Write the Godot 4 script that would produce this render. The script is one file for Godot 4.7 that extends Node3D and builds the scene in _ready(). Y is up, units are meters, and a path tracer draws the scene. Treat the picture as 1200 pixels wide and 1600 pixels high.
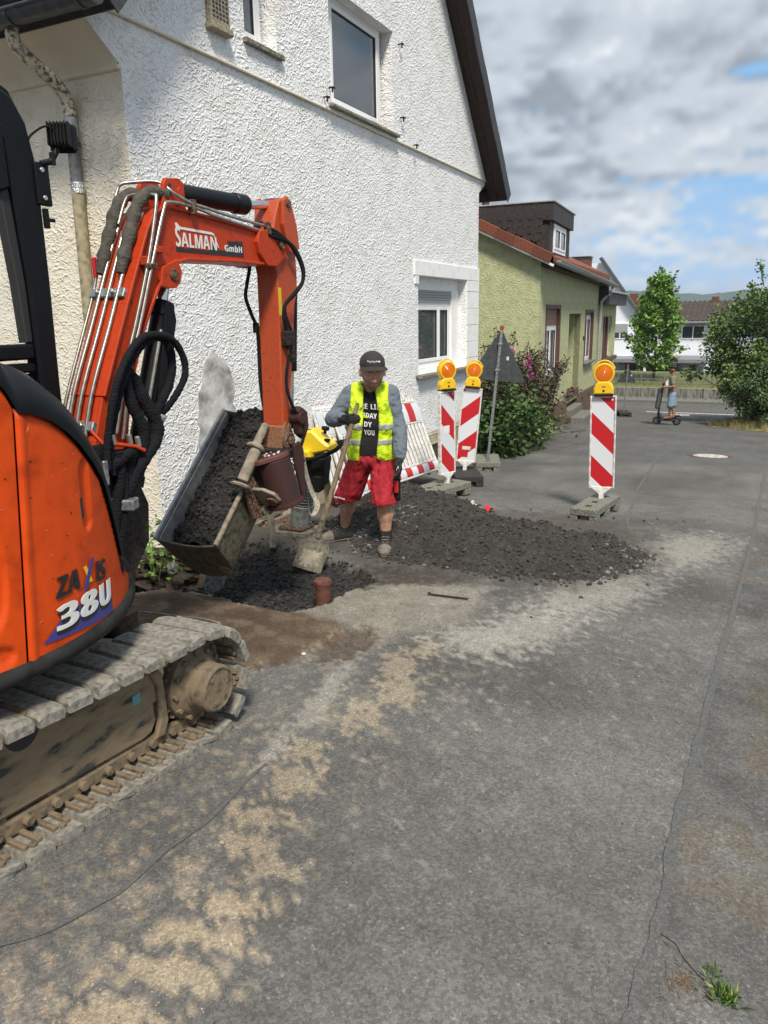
extends Node3D
# A street repair between houses: excavator, worker and barriers on a sloping lane.
const SL := 0.0653
var M := {}
var T := {}
var used := {}
var offs := {}
var rng := RandomNumberGenerator.new()
var nz := FastNoiseLite.new()
var nz2 := FastNoiseLite.new()

func _ready():
	rng.seed = 11
	nz.seed = 5; nz.frequency = 1.0; nz.fractal_octaves = 4; nz.noise_type = FastNoiseLite.TYPE_SIMPLEX
	nz2.seed = 91; nz2.frequency = 1.0; nz2.fractal_octaves = 2; nz2.noise_type = FastNoiseLite.TYPE_SIMPLEX
	make_camera()
	make_light()
	make_textures()
	make_materials()
	make_ground()
	white_house()
	green_house()
	far_street()
	vegetation()
	excavator()
	earthworks()
	site_things()
	worker()
	boy_on_scooter()

func make_camera():
	var cam := Camera3D.new()
	cam.name = "camera"
	cam.fov = 68.55
	cam.near = 0.05
	cam.far = 6000.0
	add_child(cam)
	var b := Basis(Vector3.UP, 0.4621) * Basis(Vector3.RIGHT, -0.2539) * Basis(Vector3.BACK, -0.0179)
	cam.transform = Transform3D(b, Vector3(0, 1.54, 0))
	cam.current = true

func make_light():
	var env := Environment.new()
	env.background_mode = Environment.BG_SKY
	env.tonemap_mode = Environment.TONE_MAPPER_LINEAR
	env.tonemap_exposure = 2.5
	env.fog_enabled = true
	env.fog_density = 0.00028
	env.fog_light_color = Color(0.80, 0.87, 0.95)
	env.sdfgi_enabled = true
	env.ssao_enabled = true
	env.ssil_enabled = true
	var sky := Sky.new()
	var pm := PanoramaSkyMaterial.new()
	pm.panorama = sky_panorama()
	sky.sky_material = pm
	env.sky = sky
	var we := WorldEnvironment.new()
	we.name = "world_environment"
	we.environment = env
	add_child(we)
	var sun := DirectionalLight3D.new()
	sun.name = "sun"
	sun.light_energy = 0.6
	sun.light_angular_distance = 11.0
	sun.light_color = Color(1.0, 0.965, 0.91)
	sun.shadow_enabled = true
	add_child(sun)
	sun.look_at_from_position(Vector3(0.58, 1.32, 0.78) * 20.0, Vector3.ZERO, Vector3.UP)

# ---------------------------------------------------------------- sky
var cn := FastNoiseLite.new()
var cn2 := FastNoiseLite.new()
func sky_color(d: Vector3) -> Color:
	var e := maxf(d.y, 0.0)
	var k := 1.0 / (e + 0.16)
	var p := Vector2(d.x, d.z) * k
	var warp := cn2.get_noise_2d(p.x * 0.9, p.y * 0.9)
	var big := cn.get_noise_2d(p.x * 0.40 + 3.1 + warp * 0.12, p.y * 0.40 + warp * 0.15)
	var mid := cn.get_noise_2d(p.x * 1.25 + 40.0 + warp * 0.2, p.y * 1.25 + warp * 0.3)
	var fine := cn.get_noise_2d(p.x * 3.4 - 17.0 + mid * 0.3, p.y * 3.4 + 9.0)
	var cover := smoothstep(-0.60, -0.16, big * 0.75 + mid * 0.75 + fine * 0.28)
	var blue := Color(0.135, 0.255, 0.41).lerp(Color(0.25, 0.33, 0.43), clampf(1.0 - e * 6.0, 0.0, 1.0))
	# bright billows where the layer is thin, grey bellies where it is thick
	var lum := 0.50 + mid * 0.42 + fine * 0.34 - big * 0.42
	var cl := Color(0.155, 0.175, 0.205).lerp(Color(0.285, 0.315, 0.35), smoothstep(0.10, 0.62, lum))
	cl = cl.lerp(Color(0.415, 0.43, 0.44), smoothstep(0.62, 1.0, lum))
	cl = cl.lerp(Color(0.30, 0.335, 0.375), clampf(1.0 - e * 6.0, 0.0, 1.0) * 0.7)
	return blue.lerp(cl, cover * (1.0 - 0.35 * smoothstep(0.12, 0.0, e))) * 0.87

func sky_panorama() -> ImageTexture:
	cn.seed = 23; cn.frequency = 1.0; cn.fractal_octaves = 5; cn.fractal_gain = 0.55; cn.noise_type = FastNoiseLite.TYPE_SIMPLEX
	cn2.seed = 8; cn2.frequency = 1.0; cn2.fractal_octaves = 3; cn2.noise_type = FastNoiseLite.TYPE_SIMPLEX
	var w := 768
	var h := 384
	var im := Image.create(w, h, false, Image.FORMAT_RGBAF)
	im.fill(Color(0.18, 0.18, 0.17))
	for j in range(0, h / 2 + 1):
		for i in w:
			im.set_pixel(i, j, sky_color(pano_dir((i + 0.5) / w, (j + 0.5) / h)))
	var W := 4096
	var H := 2048
	im.resize(W, H, Image.INTERPOLATE_CUBIC)
	# the same clouds once more in finer steps where the lens can look
	var u0 := pano_u(0.4621 + 0.95)
	var u1 := pano_u(0.4621 - 0.95)
	var i0 := int(minf(u0, u1) * W)
	var i1 := int(maxf(u0, u1) * W)
	for j in range(int(H * 0.27), H / 2 + 1):
		for i in range(i0, i1):
			im.set_pixel(i, j, sky_color(pano_dir((i + 0.5) / W, (j + 0.5) / H)))
	return ImageTexture.create_from_image(im)

func pano_dir(u: float, v: float) -> Vector3:
	var th := v * PI
	var ph := (u - 0.5) * TAU
	return Vector3(sin(ph) * sin(th), cos(th), -cos(ph) * sin(th))
func pano_u(yaw: float) -> float:
	return 0.5 - yaw / TAU

# ---------------------------------------------------------------- node helpers
func numbered(called: String) -> String:
	if not used.has(called):
		used[called] = 0
		return called
	used[called] += 1
	return "%s_%03d" % [called, used[called]]

func thing(called: String, label: String, category: String, at := Vector3.ZERO, group := "", turn := 0.0) -> Node3D:
	var o := Node3D.new()
	o.name = numbered(called)
	add_child(o)
	o.position = at
	o.rotation.y = turn
	tag(o, label, category, group)
	return o

func tag(o: Node, label: String, category: String, group := "", kind := ""):
	o.set_meta("label", label)
	o.set_meta("category", category)
	if group != "": o.set_meta("group", group)
	if kind != "": o.set_meta("kind", kind)

func struct(called: String, mesh: Mesh, m) -> MeshInstance3D:
	var o := MeshInstance3D.new()
	o.name = numbered(called)
	o.mesh = mesh
	if m: o.material_override = m
	add_child(o)
	o.set_meta("kind", "structure")
	return o

func part(parent: Node, called: String, mesh: Mesh, m, at := Transform3D.IDENTITY) -> MeshInstance3D:
	var o := MeshInstance3D.new()
	o.name = called
	o.mesh = mesh
	if m: o.material_override = m
	o.transform = at
	parent.add_child(o, true)
	return o

# a part whose mesh is written in world places, under a thing standing at its base
func wpart(root: Node3D, called: String, mesh: Mesh, m) -> MeshInstance3D:
	return part(root, called, mesh, m, Transform3D(Basis.IDENTITY, offs.get(root, -root.position)))

# ---------------------------------------------------------------- mesh helpers
func mb() -> SurfaceTool:
	var st := SurfaceTool.new()
	st.begin(Mesh.PRIMITIVE_TRIANGLES)
	st.set_smooth_group(-1)
	return st

func done(st: SurfaceTool) -> ArrayMesh:
	st.generate_normals()
	return st.commit()

func tri(st: SurfaceTool, a: Vector3, b: Vector3, c: Vector3):
	st.add_vertex(a); st.add_vertex(b); st.add_vertex(c)

func quad(st: SurfaceTool, a: Vector3, b: Vector3, c: Vector3, d: Vector3):
	tri(st, a, b, c); tri(st, a, c, d)

# box with chamfered edges, centred on xf
func box(st: SurfaceTool, xf: Transform3D, size: Vector3, bevel := 0.004):
	st.set_smooth_group(-1)
	var h := size * 0.5
	var b := minf(bevel, minf(h.x, minf(h.y, h.z)) * 0.9)
	if b <= 0.0:
		b = 0.00001
	var P := []
	for i in 8:
		var s := Vector3(1 if i & 1 else -1, 1 if i & 2 else -1, 1 if i & 4 else -1)
		P.append([xf * (s * Vector3(h.x, h.y - b, h.z - b)), xf * (s * Vector3(h.x - b, h.y, h.z - b)), xf * (s * Vector3(h.x - b, h.y - b, h.z))])
	for ax in 3:
		var u := 1 << ((ax + 1) % 3)
		var v := 1 << ((ax + 2) % 3)
		var w := 1 << ax
		var o := 0
		quad(st, P[o][ax], P[o + u][ax], P[o + u + v][ax], P[o + v][ax])
		o = w
		quad(st, P[o + v][ax], P[o + u + v][ax], P[o + u][ax], P[o][ax])
		# edges running along axis ax
		var b1 := (ax + 1) % 3
		var b2 := (ax + 2) % 3
		for e in 4:
			var q := (u if e & 1 else 0) + (v if e & 2 else 0)
			if e == 0 or e == 3: quad(st, P[q][b1], P[q][b2], P[q + w][b2], P[q + w][b1])
			else: quad(st, P[q][b2], P[q][b1], P[q + w][b1], P[q + w][b2])
	for i in 8:
		var odd := ((i & 1) + ((i >> 1) & 1) + ((i >> 2) & 1)) & 1
		if odd == 0: tri(st, P[i][0], P[i][2], P[i][1])
		else: tri(st, P[i][0], P[i][1], P[i][2])

func bx(st: SurfaceTool, lo: Vector3, hi: Vector3, bevel := 0.003):
	box(st, Transform3D(Basis.IDENTITY, (lo + hi) * 0.5), (hi - lo).abs(), bevel)

func boxmesh(size: Vector3, bevel := 0.004, at := Vector3.ZERO) -> ArrayMesh:
	var st := mb()
	box(st, Transform3D(Basis.IDENTITY, at), size, bevel)
	return done(st)

func bxm(lo: Vector3, hi: Vector3, bevel := 0.003) -> ArrayMesh:
	var st := mb()
	bx(st, lo, hi, bevel)
	return done(st)

# a bar from a to b, w wide and t thick, "side" gives the direction of w
func bar(st: SurfaceTool, a: Vector3, b: Vector3, w: float, t: float, side := Vector3.RIGHT, bevel := 0.003):
	var y := (b - a).normalized()
	var x := (side - y * side.dot(y)).normalized()
	var z := x.cross(y)
	box(st, Transform3D(Basis(x, y, z), (a + b) * 0.5), Vector3(w, a.distance_to(b), t), bevel)

# polygon in the xf's xy plane, drawn out from -d/2 to d/2 along its z
func prism(st: SurfaceTool, poly: PackedVector2Array, d: float, xf := Transform3D.IDENTITY, bevel := 0.0, smooth_side := false):
	var p := poly.duplicate()
	if Geometry2D.is_polygon_clockwise(p): p.reverse()
	var n := p.size()
	var ins := PackedVector2Array()
	for i in n:
		var e0 := (p[i] - p[(i + n - 1) % n]).normalized()
		var e1 := (p[(i + 1) % n] - p[i]).normalized()
		var n0 := Vector2(-e0.y, e0.x)
		var n1 := Vector2(-e1.y, e1.x)
		var m := (n0 + n1)
		var l := m.length()
		m = m / l if l > 0.01 else n0
		ins.append(p[i] + m * bevel / maxf(0.35, m.dot(n0)))
	var ix := Geometry2D.triangulate_polygon(ins if bevel > 0.0 else p)
	var cap := ins if bevel > 0.0 else p
	st.set_smooth_group(-1)
	for k in range(0, ix.size(), 3):
		var a := cap[ix[k]]; var b := cap[ix[k + 1]]; var c := cap[ix[k + 2]]
		tri(st, xf * Vector3(a.x, a.y, d / 2), xf * Vector3(c.x, c.y, d / 2), xf * Vector3(b.x, b.y, d / 2))
		tri(st, xf * Vector3(a.x, a.y, -d / 2), xf * Vector3(b.x, b.y, -d / 2), xf * Vector3(c.x, c.y, -d / 2))
	var hz := d / 2 - bevel
	for i in n:
		var j := (i + 1) % n
		if bevel > 0.0:
			st.set_smooth_group(-1)
			quad(st, xf * Vector3(p[i].x, p[i].y, hz), xf * Vector3(ins[i].x, ins[i].y, d / 2), xf * Vector3(ins[j].x, ins[j].y, d / 2), xf * Vector3(p[j].x, p[j].y, hz))
			quad(st, xf * Vector3(p[j].x, p[j].y, -hz), xf * Vector3(ins[j].x, ins[j].y, -d / 2), xf * Vector3(ins[i].x, ins[i].y, -d / 2), xf * Vector3(p[i].x, p[i].y, -hz))
		st.set_smooth_group(7 if smooth_side else -1)
		quad(st, xf * Vector3(p[i].x, p[i].y, -hz), xf * Vector3(p[i].x, p[i].y, hz), xf * Vector3(p[j].x, p[j].y, hz), xf * Vector3(p[j].x, p[j].y, -hz))
	st.set_smooth_group(-1)

# polygon given as (z, y) pairs, drawn out along x between x0 and x1
func zy_prism(st: SurfaceTool, pts: Array, x0: float, x1: float, bevel := 0.0, smooth_side := false):
	var p := PackedVector2Array()
	for q in pts: p.append(Vector2(q[0], q[1]))
	# local x -> world z, local y -> world y, local z -> world -x
	prism(st, p, absf(x1 - x0), Transform3D(Basis(Vector3(0, 0, 1), Vector3(0, 1, 0), Vector3(-1, 0, 0)), Vector3((x0 + x1) / 2, 0, 0)), bevel, smooth_side)

func tube(st: SurfaceTool, pts: Array, r, sides := 8, caps := true):
	var n := pts.size()
	var fr := Vector3.ZERO
	var rings := []
	for i in n:
		var t: Vector3 = ((pts[mini(i + 1, n - 1)] as Vector3) - (pts[maxi(i - 1, 0)] as Vector3)).normalized()
		if i == 0:
			fr = t.cross(Vector3.UP if absf(t.y) < 0.9 else Vector3.RIGHT).normalized()
		fr = (fr - t * fr.dot(t)).normalized()
		var bn := t.cross(fr)
		var rad: float = r[i] if r is Array or r is PackedFloat32Array else r
		var ring := PackedVector3Array()
		for k in sides:
			var a := TAU * k / sides
			ring.append((pts[i] as Vector3) + (fr * cos(a) + bn * sin(a)) * rad)
		rings.append(ring)
	st.set_smooth_group(1)
	for i in n - 1:
		for k in sides:
			var k2 := (k + 1) % sides
			quad(st, rings[i][k], rings[i][k2], rings[i + 1][k2], rings[i + 1][k])
	st.set_smooth_group(-1)
	if caps:
		for k in range(1, sides - 1):
			tri(st, rings[0][0], rings[0][k + 1], rings[0][k])
			tri(st, rings[n - 1][0], rings[n - 1][k], rings[n - 1][k + 1])

# smooth curve through points
func curve(pts: Array, per := 6) -> Array:
	var out := []
	var n := pts.size()
	for i in n - 1:
		var p0: Vector3 = pts[maxi(i - 1, 0)]
		var p1: Vector3 = pts[i]
		var p2: Vector3 = pts[i + 1]
		var p3: Vector3 = pts[mini(i + 2, n - 1)]
		for k in per:
			out.append(p1.cubic_interpolate(p2, p0, p3, float(k) / per))
	out.append(pts[n - 1])
	return out

# profile of (radius, height) turned round the xf's y axis
func lathe(st: SurfaceTool, prof: Array, sides := 16, xf := Transform3D.IDENTITY, smooth := true):
	for i in prof.size() - 1:
		var a: Vector2 = prof[i]
		var b: Vector2 = prof[i + 1]
		st.set_smooth_group(20 + i if smooth else -1)
		for k in sides:
			var t0 := TAU * k / sides
			var t1 := TAU * (k + 1) / sides
			var a0 := xf * Vector3(a.x * cos(t0), a.y, a.x * sin(t0))
			var a1 := xf * Vector3(a.x * cos(t1), a.y, a.x * sin(t1))
			var b0 := xf * Vector3(b.x * cos(t0), b.y, b.x * sin(t0))
			var b1 := xf * Vector3(b.x * cos(t1), b.y, b.x * sin(t1))
			if a.x < 0.00001: tri(st, a0, b1, b0)
			elif b.x < 0.00001: tri(st, a0, a1, b0)
			else: quad(st, a0, a1, b1, b0)
	st.set_smooth_group(-1)

# a frame whose y axis runs from a to b, at a
func along(a: Vector3, b: Vector3) -> Transform3D:
	var y := (b - a).normalized()
	var x := y.cross(Vector3.UP if absf(y.y) < 0.9 else Vector3.RIGHT).normalized()
	return Transform3D(Basis(x, y, x.cross(y)), a)

func rod(st: SurfaceTool, a: Vector3, b: Vector3, r: float, sides := 12, ch := 0.0):
	var l := a.distance_to(b)
	var c := ch if ch > 0.0 else minf(r * 0.15, 0.004)
	lathe(st, [Vector2(0, 0), Vector2(r - c, 0), Vector2(r, c), Vector2(r, l - c), Vector2(r - c, l), Vector2(0, l)], sides, along(a, b))

func rodm(a: Vector3, b: Vector3, r: float, sides := 12) -> ArrayMesh:
	var st := mb()
	rod(st, a, b, r, sides)
	return done(st)

func tubem(pts: Array, r, sides := 8) -> ArrayMesh:
	var st := mb()
	tube(st, pts, r, sides)
	return done(st)

# an angular stone of about unit size
func stone_mesh(sd: int, flat := 0.75) -> ArrayMesh:
	var g := RandomNumberGenerator.new()
	g.seed = sd
	var st := mb()
	var rows := 4
	var cols := 6
	var R := []
	for i in rows + 1:
		var ring := []
		for k in cols:
			var th := PI * i / rows
			var ph := TAU * (k + 0.5 * (i % 2)) / cols
			var v := Vector3(sin(th) * cos(ph), cos(th), sin(th) * sin(ph))
			v *= 0.5 * g.randf_range(0.72, 1.12)
			v = v.clamp(Vector3.ONE * -0.42, Vector3.ONE * 0.42)
			v.y *= flat
			ring.append(v)
		if i == 0 or i == rows:
			for k in cols: ring[k] = Vector3(0, 0.40 * flat * (1 if i == 0 else -1), 0)
		R.append(ring)
	for i in rows:
		for k in cols:
			var k2 := (k + 1) % cols
			if i > 0: tri(st, R[i][k], R[i][k2], R[i + 1][k])
			if i < rows - 1: tri(st, R[i][k2], R[i + 1][k2], R[i + 1][k])
			elif i == rows - 1: pass
	return done(st)

func scatter(parent: Node, called: String, mesh: Mesh, m, xfs: Array, cols: Array, top := false) -> MultiMeshInstance3D:
	var mm := MultiMesh.new()
	mm.transform_format = MultiMesh.TRANSFORM_3D
	mm.use_colors = true
	mm.mesh = mesh
	mm.instance_count = xfs.size()
	for i in xfs.size():
		mm.set_instance_transform(i, xfs[i])
		mm.set_instance_color(i, cols[i])
	var o := MultiMeshInstance3D.new()
	o.name = numbered(called) if top else called
	o.multimesh = mm
	o.material_override = m
	parent.add_child(o, true)
	o.set_meta("kind", "stuff")
	return o

func text_mesh(s: String, size: float, depth: float, font_name := "Droid Sans", bold := true) -> ArrayMesh:
	var f := SystemFont.new()
	f.font_names = PackedStringArray([font_name])
	f.font_weight = 700 if bold else 400
	var t := TextMesh.new()
	t.text = s
	t.font = f
	t.font_size = 64
	t.pixel_size = size / 64.0
	t.depth = depth
	t.curve_step = 4.0
	var am := ArrayMesh.new()
	am.add_surface_from_arrays(Mesh.PRIMITIVE_TRIANGLES, t.get_mesh_arrays())
	return am

# sends every vertex of a mesh through a function
func bend(mesh: ArrayMesh, fn: Callable) -> ArrayMesh:
	var A := mesh.surface_get_arrays(0)
	var v: PackedVector3Array = A[Mesh.ARRAY_VERTEX]
	var ix = A[Mesh.ARRAY_INDEX]
	var st := mb()
	if ix == null or ix.size() == 0:
		for p in v: st.add_vertex(fn.call(p))
	else:
		for i in ix: st.add_vertex(fn.call(v[i]))
	return done(st)

# ---------------------------------------------------------------- textures and materials
func lin(r: float, g: float, b: float) -> Color:
	return Color(r, g, b).linear_to_srgb()

func ramp_tex(key: String, size: int, freq: float, oct: int, stops: Array, sd := 1, kind := FastNoiseLite.TYPE_SIMPLEX, cell := -1):
	var n := FastNoiseLite.new()
	n.seed = sd
	n.frequency = freq
	n.noise_type = kind
	n.fractal_octaves = oct
	if kind == FastNoiseLite.TYPE_CELLULAR:
		n.cellular_return_type = cell
		n.cellular_jitter = 1.0
	var im := n.get_seamless_image(size, size)
	var data := im.get_data()
	var lut := []
	var g := Gradient.new()
	g.offsets = PackedFloat32Array()
	var offs := PackedFloat32Array()
	var cols := PackedColorArray()
	for s in stops:
		offs.append(s[0])
		cols.append(s[1] if s[1] is Color else Color(s[1], s[1], s[1]))
	g.offsets = offs
	g.colors = cols
	var out := PackedByteArray()
	out.resize(size * size * 3)
	var lr := PackedByteArray(); var lg := PackedByteArray(); var lb := PackedByteArray()
	for i in 256:
		var c := g.sample(i / 255.0)
		lr.append(int(c.r * 255)); lg.append(int(c.g * 255)); lb.append(int(c.b * 255))
	for i in size * size:
		var v := data[i]
		out[i * 3] = lr[v]; out[i * 3 + 1] = lg[v]; out[i * 3 + 2] = lb[v]
	T[key] = ImageTexture.create_from_image(Image.create_from_data(size, size, false, Image.FORMAT_RGB8, out))

func grey_tex(key: String, size: int, data: PackedFloat32Array):
	var out := PackedByteArray()
	out.resize(size * size)
	for i in size * size: out[i] = int(clampf(data[i], 0.0, 1.0) * 255.0)
	T[key] = ImageTexture.create_from_image(Image.create_from_data(size, size, false, Image.FORMAT_L8, out))

func make_textures():
	ramp_tex("soft", 256, 0.012, 5, [[0.2, 0.80], [0.5, 0.93], [0.8, 1.0]], 3)
	ramp_tex("strong", 256, 0.014, 5, [[0.1, 0.62], [0.35, 0.80], [0.55, 0.90], [0.9, 1.0]], 4)
	ramp_tex("fine", 256, 0.09, 3, [[0.1, 0.7], [0.5, 0.88], [0.9, 1.0]], 6)
	ramp_tex("h_fine", 256, 0.08, 3, [[0.0, 0.0], [1.0, 1.0]], 7)
	ramp_tex("h_lump", 256, 0.03, 4, [[0.0, 0.0], [1.0, 1.0]], 8)
	# orange paint: mostly clean with faded and scuffed spots
	ramp_tex("paint", 512, 0.010, 6, [[0.0, Color(0.66, 0.60, 0.54)], [0.08, Color(0.82, 0.79, 0.75)], [0.3, Color(0.94, 0.93, 0.92)], [0.55, Color(1, 1, 1)], [0.85, Color(0.95, 0.94, 0.93)], [1.0, Color(0.84, 0.80, 0.76)]], 12)
	# dirt caked on steel
	ramp_tex("mud", 512, 0.016, 6, [[0.0, Color(0.22, 0.21, 0.20)], [0.16, Color(0.31, 0.28, 0.24)], [0.34, Color(0.42, 0.37, 0.30)], [0.6, Color(0.49, 0.43, 0.345)], [0.85, Color(0.44, 0.38, 0.30)], [1.0, Color(0.52, 0.47, 0.39)]], 15)
	ramp_tex("mud_scraped", 512, 0.012, 7, [[0.0, Color(0.17, 0.185, 0.20)], [0.22, Color(0.24, 0.245, 0.245)], [0.29, Color(0.42, 0.37, 0.30)], [0.6, Color(0.51, 0.45, 0.36)], [1.0, Color(0.46, 0.395, 0.31)]], 25)
	ramp_tex("rubber", 512, 0.02, 6, [[0.0, Color(0.30, 0.30, 0.29)], [0.2, Color(0.42, 0.41, 0.385)], [0.5, Color(0.51, 0.495, 0.46)], [0.8, Color(0.57, 0.55, 0.505)], [1.0, Color(0.62, 0.60, 0.55)]], 16)
	ramp_tex("rust", 512, 0.02, 6, [[0.2, Color(0.20, 0.13, 0.10)], [0.45, Color(0.34, 0.22, 0.16)], [0.6, Color(0.40, 0.33, 0.27)], [0.8, Color(0.45, 0.40, 0.33)]], 17)
	ramp_tex("steel", 512, 0.014, 6, [[0.2, Color(0.24, 0.24, 0.21)], [0.45, Color(0.36, 0.36, 0.32)], [0.6, Color(0.43, 0.42, 0.37)], [0.75, Color(0.45, 0.40, 0.32)], [0.9, Color(0.34, 0.28, 0.22)]], 18)
	ramp_tex("paint_scuffed", 512, 0.02, 6, [[0.0, Color(0.40, 0.36, 0.33)], [0.07, Color(0.70, 0.66, 0.63)], [0.14, Color(0.91, 0.89, 0.87)], [0.5, Color(1, 1, 1)], [0.85, Color(0.94, 0.92, 0.89)], [1.0, Color(0.82, 0.77, 0.72)]], 19)
	ramp_tex("wood", 256, 0.03, 5, [[0.2, Color(0.36, 0.29, 0.23)], [0.5, Color(0.50, 0.42, 0.34)], [0.8, Color(0.58, 0.50, 0.42)]], 20)
	ramp_tex("concrete", 512, 0.02, 6, [[0.2, Color(0.50, 0.50, 0.47)], [0.5, Color(0.72, 0.72, 0.69)], [0.8, Color(0.86, 0.86, 0.83)]], 21)
	ramp_tex("wall_dirt", 512, 0.006, 6, [[0.0, Color(0.945, 0.935, 0.915)], [0.25, Color(0.98, 0.977, 0.97)], [0.5, Color(1, 1, 1)]], 22)
	ramp_tex("green_dirt", 512, 0.008, 6, [[0.0, Color(0.88, 0.87, 0.83)], [0.35, Color(0.955, 0.955, 0.94)], [0.7, Color(1, 1, 1)]], 27)
	ramp_tex("rough_green", 512, 0.05, 3, [[0.0, 0.0], [1.0, 1.0]], 24, FastNoiseLite.TYPE_CELLULAR, FastNoiseLite.RETURN_DISTANCE)
	# asphalt: stones pressed in bitumen
	var sz := 1024
	var n := FastNoiseLite.new()
	n.noise_type = FastNoiseLite.TYPE_CELLULAR
	n.fractal_type = FastNoiseLite.FRACTAL_NONE
	n.frequency = 0.085
	n.seed = 31
	n.cellular_return_type = FastNoiseLite.RETURN_CELL_VALUE
	var a := n.get_seamless_image(sz, sz).get_data()
	n.cellular_return_type = FastNoiseLite.RETURN_DISTANCE2_SUB
	var b := n.get_seamless_image(sz, sz).get_data()
	var n2 := FastNoiseLite.new()
	n2.frequency = 0.2
	n2.fractal_octaves = 3
	n2.seed = 77
	var c := n2.get_seamless_image(sz, sz).get_data()
	var col := PackedFloat32Array(); col.resize(sz * sz)
	var hei := PackedFloat32Array(); hei.resize(sz * sz)
	for i in sz * sz:
		var edge := clampf(b[i] / 90.0, 0.0, 1.0)
		var v := 0.785 + (a[i] / 255.0 - 0.5) * 0.20 + (c[i] / 255.0 - 0.5) * 0.52
		if a[i] > 252: v += 0.15
		v *= 0.93 + 0.07 * edge
		col[i] = v
		hei[i] = edge * 0.3 + a[i] / 255.0 * 0.3 + c[i] / 255.0 * 0.4
	grey_tex("asphalt", sz, col)
	grey_tex("asphalt_h", sz, hei)
	# plaster thrown on with a trowel: short ridges in every direction
	var ps := 1024
	var ph := PackedFloat32Array(); ph.resize(ps * ps)
	var g := RandomNumberGenerator.new()
	g.seed = 404
	var pn := FastNoiseLite.new()
	pn.frequency = 0.035
	pn.fractal_octaves = 4
	pn.seed = 9
	var pb := pn.get_seamless_image(ps, ps).get_data()
	pn.frequency = 0.0055
	pn.seed = 41
	var pa := pn.get_seamless_image(ps, ps).get_data()
	for i in ps * ps: ph[i] = 0.10 + 0.28 * pb[i] / 255.0
	for k in 6800:
		var cx := g.randf() * ps
		var cy := g.randf() * ps
		var ang := g.randf_range(-0.9, 0.5) if g.randf() < 0.6 else g.randf() * PI
		var ln := 4.0 + 22.0 * pow(g.randf(), 2.0)
		var wd := g.randf_range(2.5, 9.0)
		var top := pow(g.randf(), 1.4) * (0.35 + 0.9 * pa[posmod(int(cy), ps) * ps + posmod(int(cx), ps)] / 255.0)
		var ca := cos(ang)
		var sa := sin(ang)
		var bend_k := g.randf_range(-0.02, 0.02)
		var ex := int(absf(ca) * ln + absf(sa) * wd) + 1
		var ey := int(absf(sa) * ln + absf(ca) * wd) + 1
		for dy in range(-ey, ey + 1):
			for dx in range(-ex, ex + 1):
				var lx := dx * ca + dy * sa
				var ly := -dx * sa + dy * ca + bend_k * lx * lx
				if absf(lx) > ln or absf(ly) > wd: continue
				# steep on one flank, drawn out on the other
				var q := (1.0 - absf(ly) / wd) * (1.0 - lx * lx / (ln * ln))
				if ly < 0: q = sqrt(q)
				var ii := posmod(int(cy) + dy, ps) * ps + posmod(int(cx) + dx, ps)
				var hv := 0.16 + top * 0.72 * q + 0.22 * pb[ii] / 255.0
				if hv > ph[ii]: ph[ii] = hv
	grey_tex("plaster_h", ps, ph)

func mk(key: String, col: Color, rough := 0.8, o := {}) -> StandardMaterial3D:
	var m := StandardMaterial3D.new()
	m.resource_name = key
	m.albedo_color = col
	m.roughness = rough
	m.metallic = o.get("metal", 0.0)
	m.metallic_specular = o.get("spec", 0.5)
	var sc: float = o.get("scale", 1.0)
	if o.has("tex"):
		m.albedo_texture = T[o.tex]
	if o.has("bump"):
		m.heightmap_enabled = true
		m.heightmap_texture = T[o.get("btex", "h_fine")]
		m.heightmap_scale = o.bump
	if (o.has("tex") or o.has("bump")) and not o.has("uv"):
		m.uv1_triplanar = true
		m.uv1_world_triplanar = o.get("world", true)
		m.uv1_scale = Vector3.ONE * sc
		if o.has("scale3"): m.uv1_scale = o.scale3
	if o.has("coat"):
		m.clearcoat_enabled = true
		m.clearcoat = o.coat
		m.clearcoat_roughness = o.get("coat_rough", 0.15)
	if o.get("vc", false): m.vertex_color_use_as_albedo = true
	if o.has("back"):
		m.backlight_enabled = true
		m.backlight = o.back
	if o.has("sheen"):
		m.rim_enabled = true
		m.rim = o.sheen
	M[key] = m
	return m

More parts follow.
